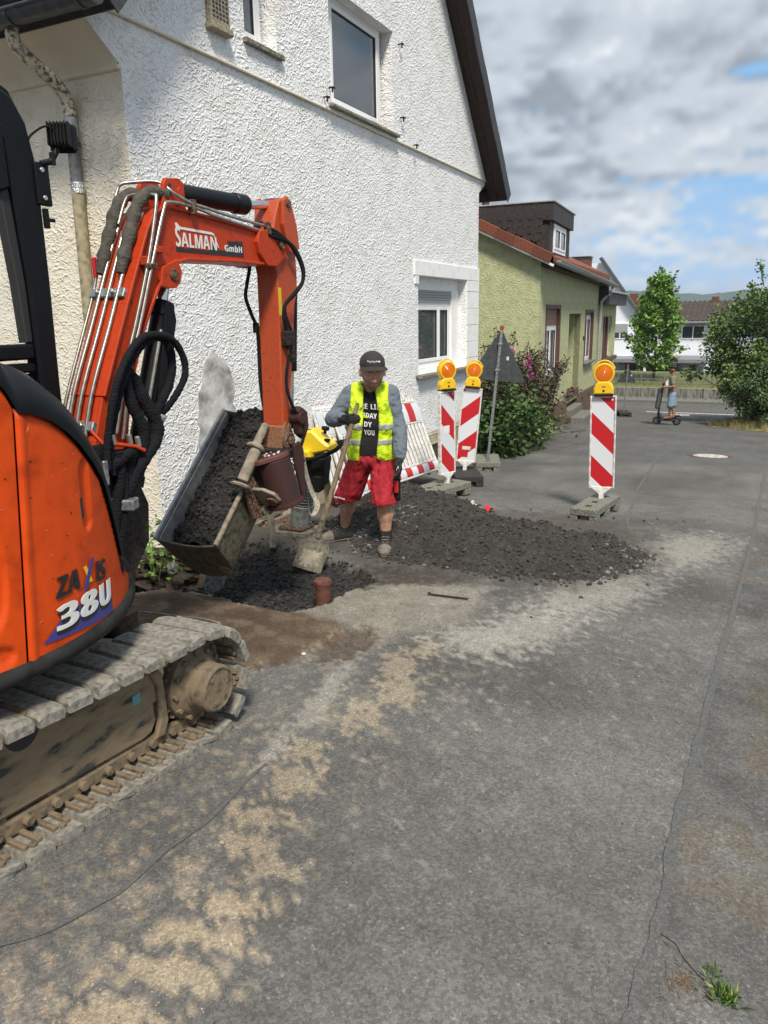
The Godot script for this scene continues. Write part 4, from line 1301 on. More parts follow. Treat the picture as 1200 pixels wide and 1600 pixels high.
	# bracket on the wall beside the door
	wpart(R, "wall_bracket", bxm(Vector3(0, 0.78, -6.2), Vector3(0.03, 0.90, -6.14), 0.004), M.battery_black)
	# dormer clad in slate
	var D := wpart(R, "dormer", dormer_core(), M.slate_brown)
	var zn := -1.45
	var zf := -4.05
	var xf := -0.15
	# vertical boards of the fascia
	for k in 26:
		var x0 := xf - k * 0.205
		part(D, "fascia_board", bxm(Vector3(x0 - 0.203, 3.60, zn), Vector3(x0, 3.985, zn + 0.075 + 0.004 * (k % 2)), 0.003), M.slate_brown)
	for k in 13:
		var z0 := zn + 0.07 - k * 0.207
		part(D, "fascia_board", bxm(Vector3(xf, 3.60, z0 - 0.205), Vector3(xf + 0.10 + 0.004 * (k % 2), 3.985, z0), 0.003), M.slate_brown)
	part(D, "roof_edge", bxm(Vector3(-5.6, 3.986, zf - 0.15), Vector3(xf + 0.125, 4.02, zn + 0.10), 0.006), M.zinc)
	# slates on the cheek and beside the window, hung in courses
	for row in 6:
		var y0 := 3.60 - (row + 1) * 0.155
		for k in 16:
			var x1 := xf - k * 0.235 - (0.11 if row % 2 else 0.0)
			if y0 + 0.17 < rise.call(x1 - 0.12) + 0.10: continue
			var s2 := mb()
			prism(s2, PackedVector2Array([Vector2(x1 - 0.232, y0 + 0.03), Vector2(x1 - 0.20, y0), Vector2(x1 - 0.05, y0 + 0.004), Vector2(x1, y0 + 0.07), Vector2(x1, y0 + 0.20), Vector2(x1 - 0.232, y0 + 0.20)]), 0.012, Transform3D(Basis(Vector3.RIGHT, 0.05), Vector3(0, 0.16, zn + 0.012 + 0.003 * (k % 2))), 0.002)
			part(D, "slate", done(s2), M.slate_brown)
	for row in 6:
		var y0 := 3.60 - (row + 1) * 0.155
		for q in [[-1.88, zn - 0.02], [zf + 0.02, -3.47]]:
			part(D, "slate", bxm(Vector3(xf, y0, q[0]), Vector3(xf + 0.014 + 0.004 * (row % 2), y0 + 0.152, q[1]), 0.002), M.slate_brown)
	part(D, "slate", bxm(Vector3(xf, 2.60, zf), Vector3(xf + 0.016, 2.92, zn), 0.002), M.slate_brown)
	window_x(R, xf + 0.03, -3.45, -1.90, 2.94, 3.58, [-2.68], M.pvc, 0.07, 0.055)
	# flue with cowl on the dormer roof
	st = mb()
	lathe(st, [Vector2(0.0, 4.0), Vector2(0.09, 4.0), Vector2(0.09, 4.14), Vector2(0.12, 4.15), Vector2(0.13, 4.20), Vector2(0.07, 4.23), Vector2(0.05, 4.24), Vector2(0.05, 4.34), Vector2(0.0, 4.34)], 12, Transform3D(Basis.IDENTITY, Vector3(-1.72, 0, -1.7)))
	wpart(R, "flue", done(st), M.zinc_dark)
	# chimney of the neighbour ridge
	var ch := wpart(R, "chimney", bxm(Vector3(-1.75, 2.5, -14.6), Vector3(-1.1, 3.55, -13.9), 0.01), M.brick)
	part(ch, "chimney_cap", bxm(Vector3(-1.80, 3.62, -14.65), Vector3(-1.05, 3.66, -13.85), 0.01), M.zinc)
	part(ch, "chimney_rim", bxm(Vector3(-1.77, 3.55, -14.62), Vector3(-1.08, 3.60, -13.88), 0.01), M.dark_far)
	# lower rear part of the house with a slate clad eave
	st = mb()
	wall_x(st, -0.04, [-14.2, ZE], func(z: float) -> float: return -2.4, func(z: float) -> float: return 1.84, [[-13.0, -10.9, -0.02, 1.42]], 0.18)
	wpart(R, "rear_wall", done(st), M.green_wall)
	wpart(R, "rear_sill_band", bxm(Vector3(-0.2, -0.16, -13.95), Vector3(0.10, -0.02, -9.7), 0.01), M.brown_frame)
	wpart(R, "rear_window_surround", bxm(Vector3(-0.2, -0.02, -10.92), Vector3(0.0, 1.42, -10.70), 0.004), M.brown_frame)
	wpart(R, "rear_window_surround", bxm(Vector3(-0.2, -0.02, -12.0), Vector3(-0.03, 1.42, -11.8), 0.004), M.brown_frame)
	window_x(R, -0.14, -13.0, -10.92, 0.0, 1.42, [-11.9], M.pvc, 0.06, 0.05)
	room(R, -0.22, -13.0, -10.9, 0.0, 1.42, 0.8)
	for k in 9:
		for r2 in 2:
			wpart(R, "eave_slate", bxm(Vector3(-0.04, 1.80 + r2 * 0.18, ZE - 0.10 - (k + 1) * 0.55), Vector3(0.34 + 0.006 * ((k + r2) % 2), 1.978 + r2 * 0.18, ZE - 0.105 - k * 0.55), 0.004), M.slate)
	wpart(R, "rear_roof", bxm(Vector3(-0.9, 2.17, -14.0), Vector3(0.42, 2.23, ZE - 0.05), 0.01), M.zinc)
	st = mb()
	quad(st, Vector3(-0.9, 1.8, ZE - 0.02), Vector3(0.30, 1.8, ZE - 0.02), Vector3(0.30, 2.42, ZE - 0.02), Vector3(-0.9, 3.0, ZE - 0.02))
	quad(st, Vector3(-0.05, -2.4, ZE), Vector3(0.0, -2.4, ZE), Vector3(0.0, 2.5, ZE), Vector3(-0.05, 2.5, ZE))
	wpart(R, "rear_cheek", done(st), M.slate_brown)

func dormer_core() -> ArrayMesh:
	var st := mb()
	bx(st, Vector3(-5.5, 2.4, -4.05), Vector3(-0.15, 3.99, -1.45), 0.004)
	return done(st)

func far_street():
	var gy := SL * -30.0
	# kerb and pavement across the end of the lane, the low wall with its verge
	var k := struct("kerb", bxm(Vector3(-30, gy - 0.2, -32.0), Vector3(40, gy + 0.11, -31.75), 0.02), M.concrete)
	struct("pavement", bxm(Vector3(-30, gy - 0.2, -33.0), Vector3(40, gy + 0.10, -32.002), 0.01), M.concrete_dark)
	var L := thing("low_wall", "low streaked concrete retaining wall under the grass verge across the road", "wall", Vector3(0, gy, -33.2))
	for i in 22:
		wpart(L, "wall_panel", bxm(Vector3(-26 + i * 2.4, gy - 0.2, -33.3), Vector3(-26 + i * 2.4 + 2.39, gy + 0.47 + 0.01 * (i % 2), -33.02), 0.015), M.wall_streak)
	var st := mb()
	st.set_smooth_group(1)
	for i in 40:
		for j in 6:
			var f := func(a: int, b: int) -> Vector3:
				var x := -26.0 + a * 1.4
				var z := -33.25 - b * 1.2
				return Vector3(x, gy + 0.46 + b * 0.03 + nz.get_noise_2d(x, z) * 0.05, z)
			quad(st, f.call(i, j), f.call(i + 1, j), f.call(i + 1, j + 1), f.call(i, j + 1))
	struct("grass_verge", done(st), M.verge)
	# white marks on the main road
	struct("road_marking", bxm(Vector3(-3.4, gy + 0.002, -27.3), Vector3(2.5, gy + 0.006, -27.17), 0.0), M.road_white).position.y = base_y(-27.2) - gy
	struct("road_marking", bxm(Vector3(-2.5, 0.002, -26.1), Vector3(-1.9, 0.006, -25.7), 0.0), M.road_white).position.y = base_y(-25.9) + 0.01
	# railing on the verge
	var F := thing("railing", "pale steel railing with thin bars along the verge across the road", "fence", Vector3(0, gy + 0.48, -34.4))
	for i in 24:
		wpart(F, "post", bxm(Vector3(-16 + i * 0.95 - 0.025, gy + 0.3, -34.42), Vector3(-16 + i * 0.95 + 0.025, gy + 1.0, -34.37), 0.004), M.galvanized)
	for h in [0.56, 0.72, 0.98]:
		wpart(F, "rail", bxm(Vector3(-16.1, gy + h - 0.02, -34.45), Vector3(6, gy + h + 0.015, -34.425), 0.004), M.galvanized)
	for h in 8:
		wpart(F, "wire", bxm(Vector3(-16.1, gy + 0.60 + h * 0.05, -34.475), Vector3(6, gy + 0.606 + h * 0.05, -34.465), 0.0), M.galvanized)
	far_house(gy)
	hills()

func far_house(gy: float):
	var R := thing("far_white_house", "distant white house with brown tiled roof behind the young tree", "house", Vector3(-4, gy, -47))
	var ZW := -46.5
	# main range with the roof falling towards the road
	wpart(R, "wall", bxm(Vector3(-9, gy - 0.5, -54), Vector3(6, 1.1, ZW), 0.02), M.white_far)
	var st := mb()
	quad(st, Vector3(-10, 0.98, ZW + 0.45), Vector3(6.5, 0.98, ZW + 0.45), Vector3(6.5, 2.12, -50.2), Vector3(-10, 2.12, -50.2))
	quad(st, Vector3(-10, 2.12, -50.2), Vector3(6.5, 2.12, -50.2), Vector3(6.5, 0.98, -54.5), Vector3(-10, 0.98, -54.5))
	var roof := wpart(R, "roof", done(st), M.tile_brown)
	# tile courses as real rolls
	for row in 9:
		var s2 := mb()
		var t0 := row / 9.0
		var t1 := (row + 1) / 9.0
		for i in 60:
			var x := -9.9 + i * 0.272
			var a := Vector3(x, lerpf(0.98, 2.12, t0) + 0.02, lerpf(ZW + 0.45, -50.2, t0))
			var b := Vector3(x, lerpf(0.98, 2.12, t1) + 0.0, lerpf(ZW + 0.45, -50.2, t1))
			tube(s2, [a, b], 0.085, 5, true)
		part(roof, "tile_course", done(s2), M.tile_brown)
	part(roof, "chimney", bxm(Vector3(-3.0, 1.9, -50.4), Vector3(-2.6, 2.38, -50.0), 0.01), M.brick)
	part(roof, "chimney", bxm(Vector3(-7.30, 1.8, -47.9), Vector3(-6.85, 2.62, -47.5), 0.01), M.brick)
	part(roof, "gutter", bxm(Vector3(-10, 0.90, ZW + 0.42), Vector3(6.5, 1.0, ZW + 0.55), 0.03), M.grey_far)
	# gable block on the left
	st = mb()
	zy_prism(st, [[0, 0]] if false else [[-45.7, gy - 0.5], [-45.7, 1.0], [-46.4, 1.0], [-46.4, gy - 0.5]], -13.0, -6.1)
	wpart(R, "gable_block_wall", done(st), M.white_far)
	st = mb()
	prism(st, PackedVector2Array([Vector2(-13, 0.9), Vector2(-6.1, 0.9), Vector2(-6.95, 2.05), Vector2(-8.6, 4.3), Vector2(-13, 4.3)]), 0.3, Transform3D(Basis.IDENTITY, Vector3(0, 0, -45.86)))
	wpart(R, "gable", done(st), M.white_far)
	st = mb()
	bar(st, Vector3(-5.85, 0.68, -45.55), Vector3(-8.7, 4.55, -45.55), 0.5, 0.16, Vector3(0, 0, 1))
	wpart(R, "verge", done(st), M.dark_far)
	# windows
	for w in [[-7.85, -7.02, 0.14, 0.92, -45.68, 0.62], [-4.15, -3.05, 0.10, 1.0, -46.48, 0.30], [-2.6, -1.2, 0.10, 1.0, -46.48, 0.4], [-7.4, -6.9, -1.3, -0.9, -45.68, 0.0]]:
		var s2 := mb()
		bx(s2, Vector3(w[0] - 0.06, w[2] - 0.06, w[4] - 0.02), Vector3(w[1] + 0.06, w[3] + 0.06, w[4] + 0.03), 0.01)
		var win := wpart(R, "window", done(s2), M.pvc)
		var mid: float = (w[0] + w[1]) / 2
		part(win, "pane", bxm(Vector3(w[0], w[2], w[4] + 0.026), Vector3(mid - 0.03, w[3], w[4] + 0.036), 0.0), M.far_pane)
		part(win, "pane", bxm(Vector3(mid + 0.03, w[2], w[4] + 0.026), Vector3(w[1], w[3], w[4] + 0.036), 0.0), M.far_pane)
		if w[5] > 0.0: part(win, "roller_shutter", bxm(Vector3(w[0], w[3] - (w[3] - w[2]) * w[5], w[4] + 0.037), Vector3(w[1], w[3], w[4] + 0.05), 0.004), M.shutter_grey)
	# flat canopy with posts, porch and garage front
	var c := wpart(R, "canopy", bxm(Vector3(-8.2, -1.08, -46.4), Vector3(-2.6, -0.86, -42.8), 0.02), M.grey_far)
	for x in [-7.9, -5.6, -4.1]:
		part(c, "canopy_post", bxm(Vector3(x - 0.07, gy, -43.1), Vector3(x + 0.07, -1.08, -42.95), 0.01), M.pvc)
	wpart(R, "garage_door", bxm(Vector3(-7.0, gy, -45.6), Vector3(-4.6, -1.15, -45.5), 0.01), M.grey_far)
	wpart(R, "porch_wall", bxm(Vector3(-4.0, gy - 0.4, -45.4), Vector3(-1.5, -1.0, -45.0), 0.02), M.white_far)
	wpart(R, "porch_window", bxm(Vector3(-3.5, -1.62, -45.0), Vector3(-3.15, -1.27, -44.97), 0.01), M.dark_far)
	st = mb()
	prism(st, PackedVector2Array([Vector2(-4.5, gy), Vector2(-4.05, gy), Vector2(-4.05, -1.75), Vector2(-4.13, -1.58), Vector2(-4.27, -1.5), Vector2(-4.42, -1.58), Vector2(-4.5, -1.75)]), 0.06, Transform3D(Basis.IDENTITY, Vector3(0.1, 0, -44.95)))
	wpart(R, "porch_door", done(st), M.dark_far)

func hills():
	var st := mb()
	st.set_smooth_group(1)
	var rows := 7
	var cols := 220
	var P := []
	var Cc := []
	for j in rows:
		var rp := []
		var rc := []
		for i in cols:
			var x := lerpf(-1100, 700, i / float(cols - 1))
			var crest := 36.0 + nz2.get_noise_2d(x * 0.0035, 3.0) * 7.0 + nz.get_noise_2d(x * 0.02, 7.0) * 2.4 + nz.get_noise_2d(x * 0.11, 1.0) * 1.6
			var t := j / float(rows - 1)
			var y := -4.0 + (crest + 4.0) * t * (1.0 if j == rows - 1 else 0.96) + nz.get_noise_2d(x * 0.06, j * 9.0) * 1.5
			rp.append(Vector3(x, y, -1250.0 - 250.0 * t - nz.get_noise_2d(x * 0.04, j * 5.0) * 30.0))
			var g := nz.get_noise_2d(x * 0.09, j * 3.7)
			rc.append(Color(0.040, 0.070, 0.032) * (1.0 + g * 0.5))
		P.append(rp)
		Cc.append(rc)
	for j in rows - 1:
		for i in cols - 1:
			for q in [[j, i], [j, i + 1], [j + 1, i + 1], [j, i], [j + 1, i + 1], [j + 1, i]]:
				var c: Color = Cc[q[0]][q[1]]
				c.a = 1.0
				st.set_color(c)
				st.add_vertex(P[q[0]][q[1]])
	struct("hills", done(st), M.hill)

# ---------------------------------------------------------------- plants
# many separate leaves in one crown: every leaf two faces folded along its rib
func leaf_mesh(pts: Array, tones: Array, g: RandomNumberGenerator, droop := 0.3, slim := 1.0) -> ArrayMesh:
	var n := pts.size()
	var V := PackedVector3Array(); V.resize(n * 4)
	var N := PackedVector3Array(); N.resize(n * 4)
	var K := PackedColorArray(); K.resize(n * 4)
	var I := PackedInt32Array(); I.resize(n * 6)
	for i in n:
		var p: Vector3 = pts[i][0]
		var s: float = pts[i][1]
		var out: Vector3 = pts[i][2]
		var d := (out + Vector3(g.randf_range(-1, 1), g.randf_range(-1, 1) - droop, g.randf_range(-1, 1)) * 0.9).normalized()
		var sd := d.cross(Vector3(g.randf_range(-1, 1), g.randf_range(0.2, 1.4), g.randf_range(-1, 1))).normalized()
		var nr := sd.cross(d)
		var w := s * g.randf_range(0.30, 0.42) * slim
		V[i * 4] = p
		V[i * 4 + 1] = p + d * s * 0.45 + sd * w + nr * s * 0.10
		V[i * 4 + 2] = p + d * s
		V[i * 4 + 3] = p + d * s * 0.45 - sd * w + nr * s * 0.10
		var c: Color = tones[g.randi() % tones.size()]
		c = c * g.randf_range(0.75, 1.3)
		c.a = 1.0
		for k in 4:
			N[i * 4 + k] = -nr
			K[i * 4 + k] = c
		var o := i * 4
		I[i * 6] = o; I[i * 6 + 1] = o + 1; I[i * 6 + 2] = o + 2
		I[i * 6 + 3] = o; I[i * 6 + 4] = o + 2; I[i * 6 + 5] = o + 3
	var A := []
	A.resize(Mesh.ARRAY_MAX)
	A[Mesh.ARRAY_VERTEX] = V
	A[Mesh.ARRAY_NORMAL] = N
	A[Mesh.ARRAY_COLOR] = K
	A[Mesh.ARRAY_INDEX] = I
	var m := ArrayMesh.new()
	m.add_surface_from_arrays(Mesh.PRIMITIVE_TRIANGLES, A)
	return m

func rv(g: RandomNumberGenerator) -> Vector3:
	return Vector3(g.randfn(), g.randfn(), g.randfn())

# leaves gathered in clumps along twigs
func twig_leaves(pts: Array, a: Vector3, b: Vector3, count: int, size: float, spread: float, g: RandomNumberGenerator):
	for i in count:
		var t := sqrt(g.randf())
		var p := a.lerp(b, t) + rv(g) * spread * (0.4 + 0.6 * t)
		pts.append([p, size * g.randf_range(0.65, 1.25), (b - a).normalized() * 0.5 + Vector3(0, 0.15, 0)])

func vegetation():
	var gy := SL * -30.0
	var g := RandomNumberGenerator.new()
	g.seed = 71
	# young tree on the verge
	var t := thing("young_tree", "young bright green broadleaf tree on the verge across the road", "tree", Vector3(-4.30, gy + 0.48, -36.0))
	var H := 4.75
	var st := mb()
	tube(st, [Vector3(0, -0.1, 0), Vector3(0.03, 1.2, 0), Vector3(-0.02, 2.6, 0.02), Vector3(0.02, 3.8, 0), Vector3(0.05, H - 0.15, 0)], [0.075, 0.06, 0.045, 0.025, 0.008], 8)
	var pts := []
	for i in 105:
		var f := i / 105.0
		var y := lerpf(0.55, H - 0.35, pow(f, 0.85))
		var rad := 1.55 * pow(1.0 - pow((y - 0.5) / (H - 0.35), 1.25), 0.8) * g.randf_range(0.55, 1.08)
		if y < 1.1: rad *= 0.75
		var an := i * 2.399 + g.randf_range(-0.3, 0.3)
		var a := Vector3(0.02, y, 0)
		var b := a + Vector3(cos(an) * rad, rad * g.randf_range(0.10, 0.55), sin(an) * rad)
		tube(st, [a, a.lerp(b, 0.5) + Vector3(0, -0.03, 0), b], [0.016, 0.010, 0.003], 4)
		twig_leaves(pts, a.lerp(b, 0.25), b, 34 + int(rad * 34.0), 0.165, 0.105, g)
	for i in 60: pts.append([Vector3(0.05, H - 0.35 + g.randf() * 0.45, 0) + rv(g) * 0.05, 0.13, Vector3(0, 1, 0)])
	part(t, "trunk", done(st), M.bark)
	part(t, "crown", leaf_mesh(pts, [Color(0.125, 0.235, 0.035), Color(0.155, 0.27, 0.04), Color(0.10, 0.20, 0.035), Color(0.19, 0.31, 0.06)], g), M.leaf_bright)
	# the big dark thicket right of the scooter, and the rounder shrub before it
	big_shrub("tall_thicket", "tall dark green thicket with loose upright shoots right of the scooter", Vector3(0.75, base_y(-22.6), -23.0), 2.45, 4.0, 1.9, 250, 190, 0.088, [Color(0.105, 0.175, 0.042), Color(0.075, 0.14, 0.036), Color(0.14, 0.21, 0.053), Color(0.06, 0.11, 0.03), Color(0.175, 0.23, 0.063)], M.leaf_mid, 5, 22)
	big_shrub("round_shrub", "rounded grey green shrub at the foot of the tall thicket", Vector3(0.38, base_y(-21.0), -21.5), 0.98, 1.75, 0.85, 95, 170, 0.060, [Color(0.12, 0.19, 0.075), Color(0.09, 0.155, 0.058), Color(0.155, 0.23, 0.09), Color(0.07, 0.12, 0.045)], M.leaf_dark, 6, 4)
	big_shrub("leaning_shrub", "olive green shrub leaning out over the dry bank", Vector3(2.3, base_y(-20.6), -20.8), 1.5, 2.0, 1.2, 60, 150, 0.075, [Color(0.09, 0.14, 0.04), Color(0.11, 0.16, 0.05), Color(0.07, 0.11, 0.03)], M.leaf_olive, 9, 6)
	# dry bank with long grass
	st = mb()
	st.set_smooth_group(1)
	var f := func(i: int, j: int) -> Vector3:
		var x := -1.15 + i * 0.16
		var z := -19.3 - j * 0.25
		var u := Vector2((x - 4.0) / 5.0, (z + 22.0) / 2.75).length() + nz.get_noise_2d(x * 1.1, z * 1.1) * 0.12
		return Vector3(x, base_y(z) + 0.75 * smoothstep(1.0, 0.35, u) - 0.06 * smoothstep(0.9, 1.1, u), z)
	for i in 66:
		for j in 22: quad(st, f.call(i, j), f.call(i + 1, j), f.call(i + 1, j + 1), f.call(i, j + 1))
	struct("bank", done(st), M.hay)
	var blade := mb()
	for k in 7:
		var an := k * 0.9
		var d := Vector3(cos(an), 0, sin(an))
		var s := Vector3(-sin(an), 0, cos(an)) * 0.012
		var o := d * 0.02
		var lean := 0.25 + 0.12 * (k % 3)
		quad(blade, o - s, o + s, o + s * 0.7 + d * lean * 0.3 + Vector3(0, 0.5, 0), o - s * 0.7 + d * lean * 0.3 + Vector3(0, 0.5, 0))
		tri(blade, o + s * 0.7 + d * lean * 0.3 + Vector3(0, 0.5, 0), o - s * 0.7 + d * lean * 0.3 + Vector3(0, 0.5, 0), o + d * lean + Vector3(0, 0.9, 0))
	var tuft := done(blade)
	var xs := []
	var cs := []
	for i in 4200:
		var x := g.randf_range(-1.1, 5.5)
		var z := g.randf_range(-24.0, -19.3)
		var u := Vector2((x - 4.0) / 5.0, (z + 22.0) / 2.75).length() + nz.get_noise_2d(x * 1.1, z * 1.1) * 0.12
		if u > 1.0: continue
		var y := base_y(z) + 0.75 * smoothstep(1.0, 0.35, u) - 0.03
		var h := g.randf_range(0.12, 0.30)
		xs.append(Transform3D(Basis(Vector3.UP, g.randf() * TAU).scaled(Vector3(h, h, h) * Vector3(1.3, 1, 1.3)), Vector3(x, y, z)))
		cs.append([Color(0.36, 0.30, 0.13), Color(0.30, 0.27, 0.11), Color(0.20, 0.24, 0.07), Color(0.42, 0.35, 0.17)][g.randi() % 4] * g.randf_range(0.7, 1.1))
	var bg := scatter(self, "bank_grass", tuft, M.grass, xs, cs, true)
	tag(bg, "long dry yellowish grass on the bank under the shrubs", "grass")
	bg.set_meta("kind", "stuff")
	# grass on the verge across the road
	xs = []
	cs = []
	for i in 5000:
		var x := g.randf_range(-12, 2)
		var z := g.randf_range(-38.5, -33.25)
		var h := g.randf_range(0.10, 0.22)
		xs.append(Transform3D(Basis(Vector3.UP, g.randf() * TAU).scaled(Vector3(h, h, h)), Vector3(x, gy + 0.44 + (-33.25 - z) * 0.025, z)))
		cs.append([Color(0.24, 0.25, 0.09), Color(0.17, 0.21, 0.06), Color(0.32, 0.30, 0.13)][g.randi() % 3])
	var vg := scatter(self, "verge_grass", tuft, M.grass, xs, cs, true)
	tag(vg, "short sunburnt grass on the verge behind the low wall", "grass")
	# shrubs between the two houses
	var pz := thing("purple_shrub", "dark reddish barberry shrub against the green gable wall", "shrub", Vector3(-4.50, base_y(-14.4), -14.4))
	shoots(pz, 210, Vector3(0.78, 0, 1.55), 2.28, 0.40, 0.062, [Color(0.075, 0.040, 0.030), Color(0.10, 0.055, 0.036), Color(0.055, 0.050, 0.026), Color(0.12, 0.075, 0.045), Color(0.06, 0.075, 0.03)], M.leaf_purple, 120, 31)
	var gs := thing("willowherb", "tall leafy green herbs with pink flowers beside the leaning triangular sign", "plant", Vector3(-3.92, base_y(-12.9), -12.9))
	shoots(gs, 110, Vector3(0.52, 0, 0.95), 1.42, 0.16, 0.10, [Color(0.065, 0.125, 0.030), Color(0.05, 0.10, 0.026), Color(0.085, 0.15, 0.038), Color(0.04, 0.075, 0.02)], M.leaf_mid, 46, 33)
	for q in [[Vector3(0.30, 1.78, 0.95), 46], [Vector3(0.42, 1.62, 0.35), 40], [Vector3(-0.05, 1.62, 0.8), 24], [Vector3(0.46, 1.42, 0.3), 26]]:
		var fp := []
		for i in q[1]: fp.append([q[0] + Vector3(g.randfn() * 0.018, g.randf_range(-0.10, 0.08), g.randfn() * 0.018), 0.05, Vector3(0, 0.3, 0)])
		part(gs, "flower", leaf_mesh(fp, [Color(0.42, 0.055, 0.24), Color(0.32, 0.04, 0.22), Color(0.5, 0.12, 0.32)], g), M.leaf_flower)
	var cov := thing("creeper", "low trailing green creeper at the corner of the green house", "plant", Vector3(-4.10, base_y(-14.9), -14.9))
	shoots(cov, 70, Vector3(0.34, 0, 0.95), 0.72, 0.5, 0.060, [Color(0.09, 0.15, 0.04), Color(0.065, 0.12, 0.03), Color(0.13, 0.17, 0.05)], M.leaf_olive, 34, 35)
	# weed at the foot of the house corner
	var wd := thing("wall_weed", "small light green weed growing at the white house corner", "plant", Vector3(-4.02, base_y(-4.1) + 0.05, -4.12))
	var wp := []
	for i in 130:
		var p := Vector3(g.randf_range(-0.16, 0.16), g.randf_range(-0.12, 0.30), g.randf_range(-0.2, 0.16))
		p.x *= 1.0 - p.y
		wp.append([p, g.randf_range(0.032, 0.062), Vector3(g.randf_range(-1, 1), 0.2, g.randf_range(-0.2, 1))])
	part(wd, "leaves", leaf_mesh(wp, [Color(0.17, 0.30, 0.05), Color(0.22, 0.36, 0.07), Color(0.12, 0.22, 0.04)], g), M.leaf_weed)
	st = mb()
	for k in 9: tube(st, [Vector3(0, -0.25, 0), Vector3(sin(k * 2.1) * 0.06, 0.0, cos(k * 2.1) * 0.06), Vector3(sin(k * 2.1) * 0.13, 0.2, cos(k * 2.1) * 0.13)], [0.006, 0.005, 0.003], 5)
	part(wd, "stem", done(st), M.leaf_stem)
	# grass growing in a crack at the lower right
	var tf := thing("grass_tuft", "small green grass tuft in the asphalt crack near the camera", "grass tuft", Vector3(0.070, ground_y(0.07, -1.70), -1.70))
	var tp := []
	for i in 130: tp.append([Vector3(g.randfn() * 0.015, g.randf() * 0.005, g.randfn() * 0.012), g.randf_range(0.015, 0.04), Vector3(g.randfn() * 0.5, 1.2, g.randfn() * 0.5)])
	for i in 30: tp.append([Vector3(-0.03 + g.randfn() * 0.012, 0.002, -0.05 + g.randfn() * 0.02), g.randf_range(0.015, 0.035), Vector3(g.randfn() * 0.5, 1.0, g.randfn() * 0.5)])
	part(tf, "blades", leaf_mesh(tp, [Color(0.16, 0.28, 0.05), Color(0.10, 0.20, 0.035), Color(0.24, 0.30, 0.10)], g, -0.3, 0.22), M.leaf_weed)
	# brown needles and straw swept beside it
	var ns := []
	var nc := []
	var nm := boxmesh(Vector3(0.022, 0.0012, 0.0012), 0.0)
	for i in 90:
		var x := -0.035 + g.randfn() * 0.030
		var z := -1.715 + g.randfn() * 0.045
		ns.append(Transform3D(Basis(Vector3.UP, g.randf() * TAU), Vector3(x, ground_y(x, z) + 0.003, z)))
		nc.append([Color(0.15, 0.09, 0.055), Color(0.22, 0.15, 0.09), Color(0.12, 0.08, 0.05)][g.randi() % 3])
	var nd := scatter(self, "dry_needles", nm, M.grass, ns, nc, true)
	tag(nd, "brown dry needles lying beside the grass tuft", "needles")

func shoots(root: Node3D, count: int, area: Vector3, h: float, arch: float, size: float, tones: Array, m, per: int, sd: int):
	var g := RandomNumberGenerator.new()
	g.seed = sd
	var st := mb()
	var pts := []
	for i in count:
		var a := Vector3(g.randf_range(-1, 1) * area.x * 0.8, 0.0, g.randf_range(-1, 1) * area.z)
		var edge := Vector2(a.x / area.x, a.z / area.z).length()
		var hh := h * g.randf_range(0.5, 1.05) * (1.0 - 0.28 * edge)
		var out := Vector3(a.x / area.x + g.randfn() * 0.5, 0, a.z / area.z * 0.4 + g.randfn() * 0.5) * arch
		var mid := a + Vector3(out.x * 0.25, hh * 0.6, out.z * 0.25)
		var b := a + Vector3(out.x, hh, out.z)
		var c := curve([a, mid, b], 4)
		tube(st, c, 0.006, 4)
		for k in per:
			var tt := g.randf_range(0.12, 1.0)
			var q: Vector3 = c[int(tt * (c.size() - 1))]
			pts.append([q + rv(g) * 0.05, size * g.randf_range(0.6, 1.3), Vector3(g.randfn(), 0.25, g.randfn())])
	part(root, "stems", done(st), M.bark)
	part(root, "leaves", leaf_mesh(pts, tones, g), m)

func big_shrub(called: String, label: String, at: Vector3, rx: float, h: float, rz: float, clumps: int, per: int, size: float, tones: Array, m, sd: int, spikes: int):
	var g := RandomNumberGenerator.new()
	g.seed = sd
	var root := thing(called, label, "shrub", at)
	var st := mb()
	var pts := []
	for i in clumps:
		var d := rv(g).normalized()
		var r := pow(g.randf(), 0.45)
		var c := Vector3(d.x * rx * r, h * 0.48 + d.y * h * 0.46 * r, d.z * rz * r)
		c += Vector3(nz.get_noise_2d(i * 1.7, 3.0), nz.get_noise_2d(i * 2.1, 8.0) * 0.7, 0) * 0.5
		c.y = maxf(c.y, 0.12)
		var root_p := Vector3(c.x * 0.25, 0, c.z * 0.25)
		var mid := root_p.lerp(c, 0.6) + Vector3(0, 0.12, 0)
		tube(st, [root_p, mid, c], [0.026, 0.014, 0.004], 5)
		var cr := g.randf_range(0.16, 0.34) * (rx / 1.6 if rx < 1.6 else 1.0)
		for k in per:
			var q := rv(g) * cr * 0.62
			q.y *= 0.75
			var p := c + q
			p.y = maxf(p.y, 0.03)
			pts.append([p, size * g.randf_range(0.6, 1.3), (q.normalized() + d * 0.4)])
	for i in spikes:
		var an := g.randf() * TAU
		var a := Vector3(cos(an) * rx * g.randf() * 0.85, h * g.randf_range(0.70, 0.9), sin(an) * rz * 0.6)
		var b := a + Vector3(g.randf_range(-0.3, 0.3), g.randf_range(0.35, 0.75), g.randf_range(-0.2, 0.2))
		tube(st, [a, b], [0.010, 0.003], 4)
		twig_leaves(pts, a, b, 70, size, 0.055, g)
	part(root, "trunk", done(st), M.bark)
	part(root, "crown", leaf_mesh(pts, tones, g), m)

# ---------------------------------------------------------------- excavator
const DC := Vector2(-2.74, -1.43)   # centre of the slewing upper body (x, z)
const DR := 0.86
func drum(a_deg: float, y: float, r := DR) -> Vector3:
	var a := deg_to_rad(a_deg)
	return Vector3(DC.x + r * cos(a), y, DC.y - r * sin(a))

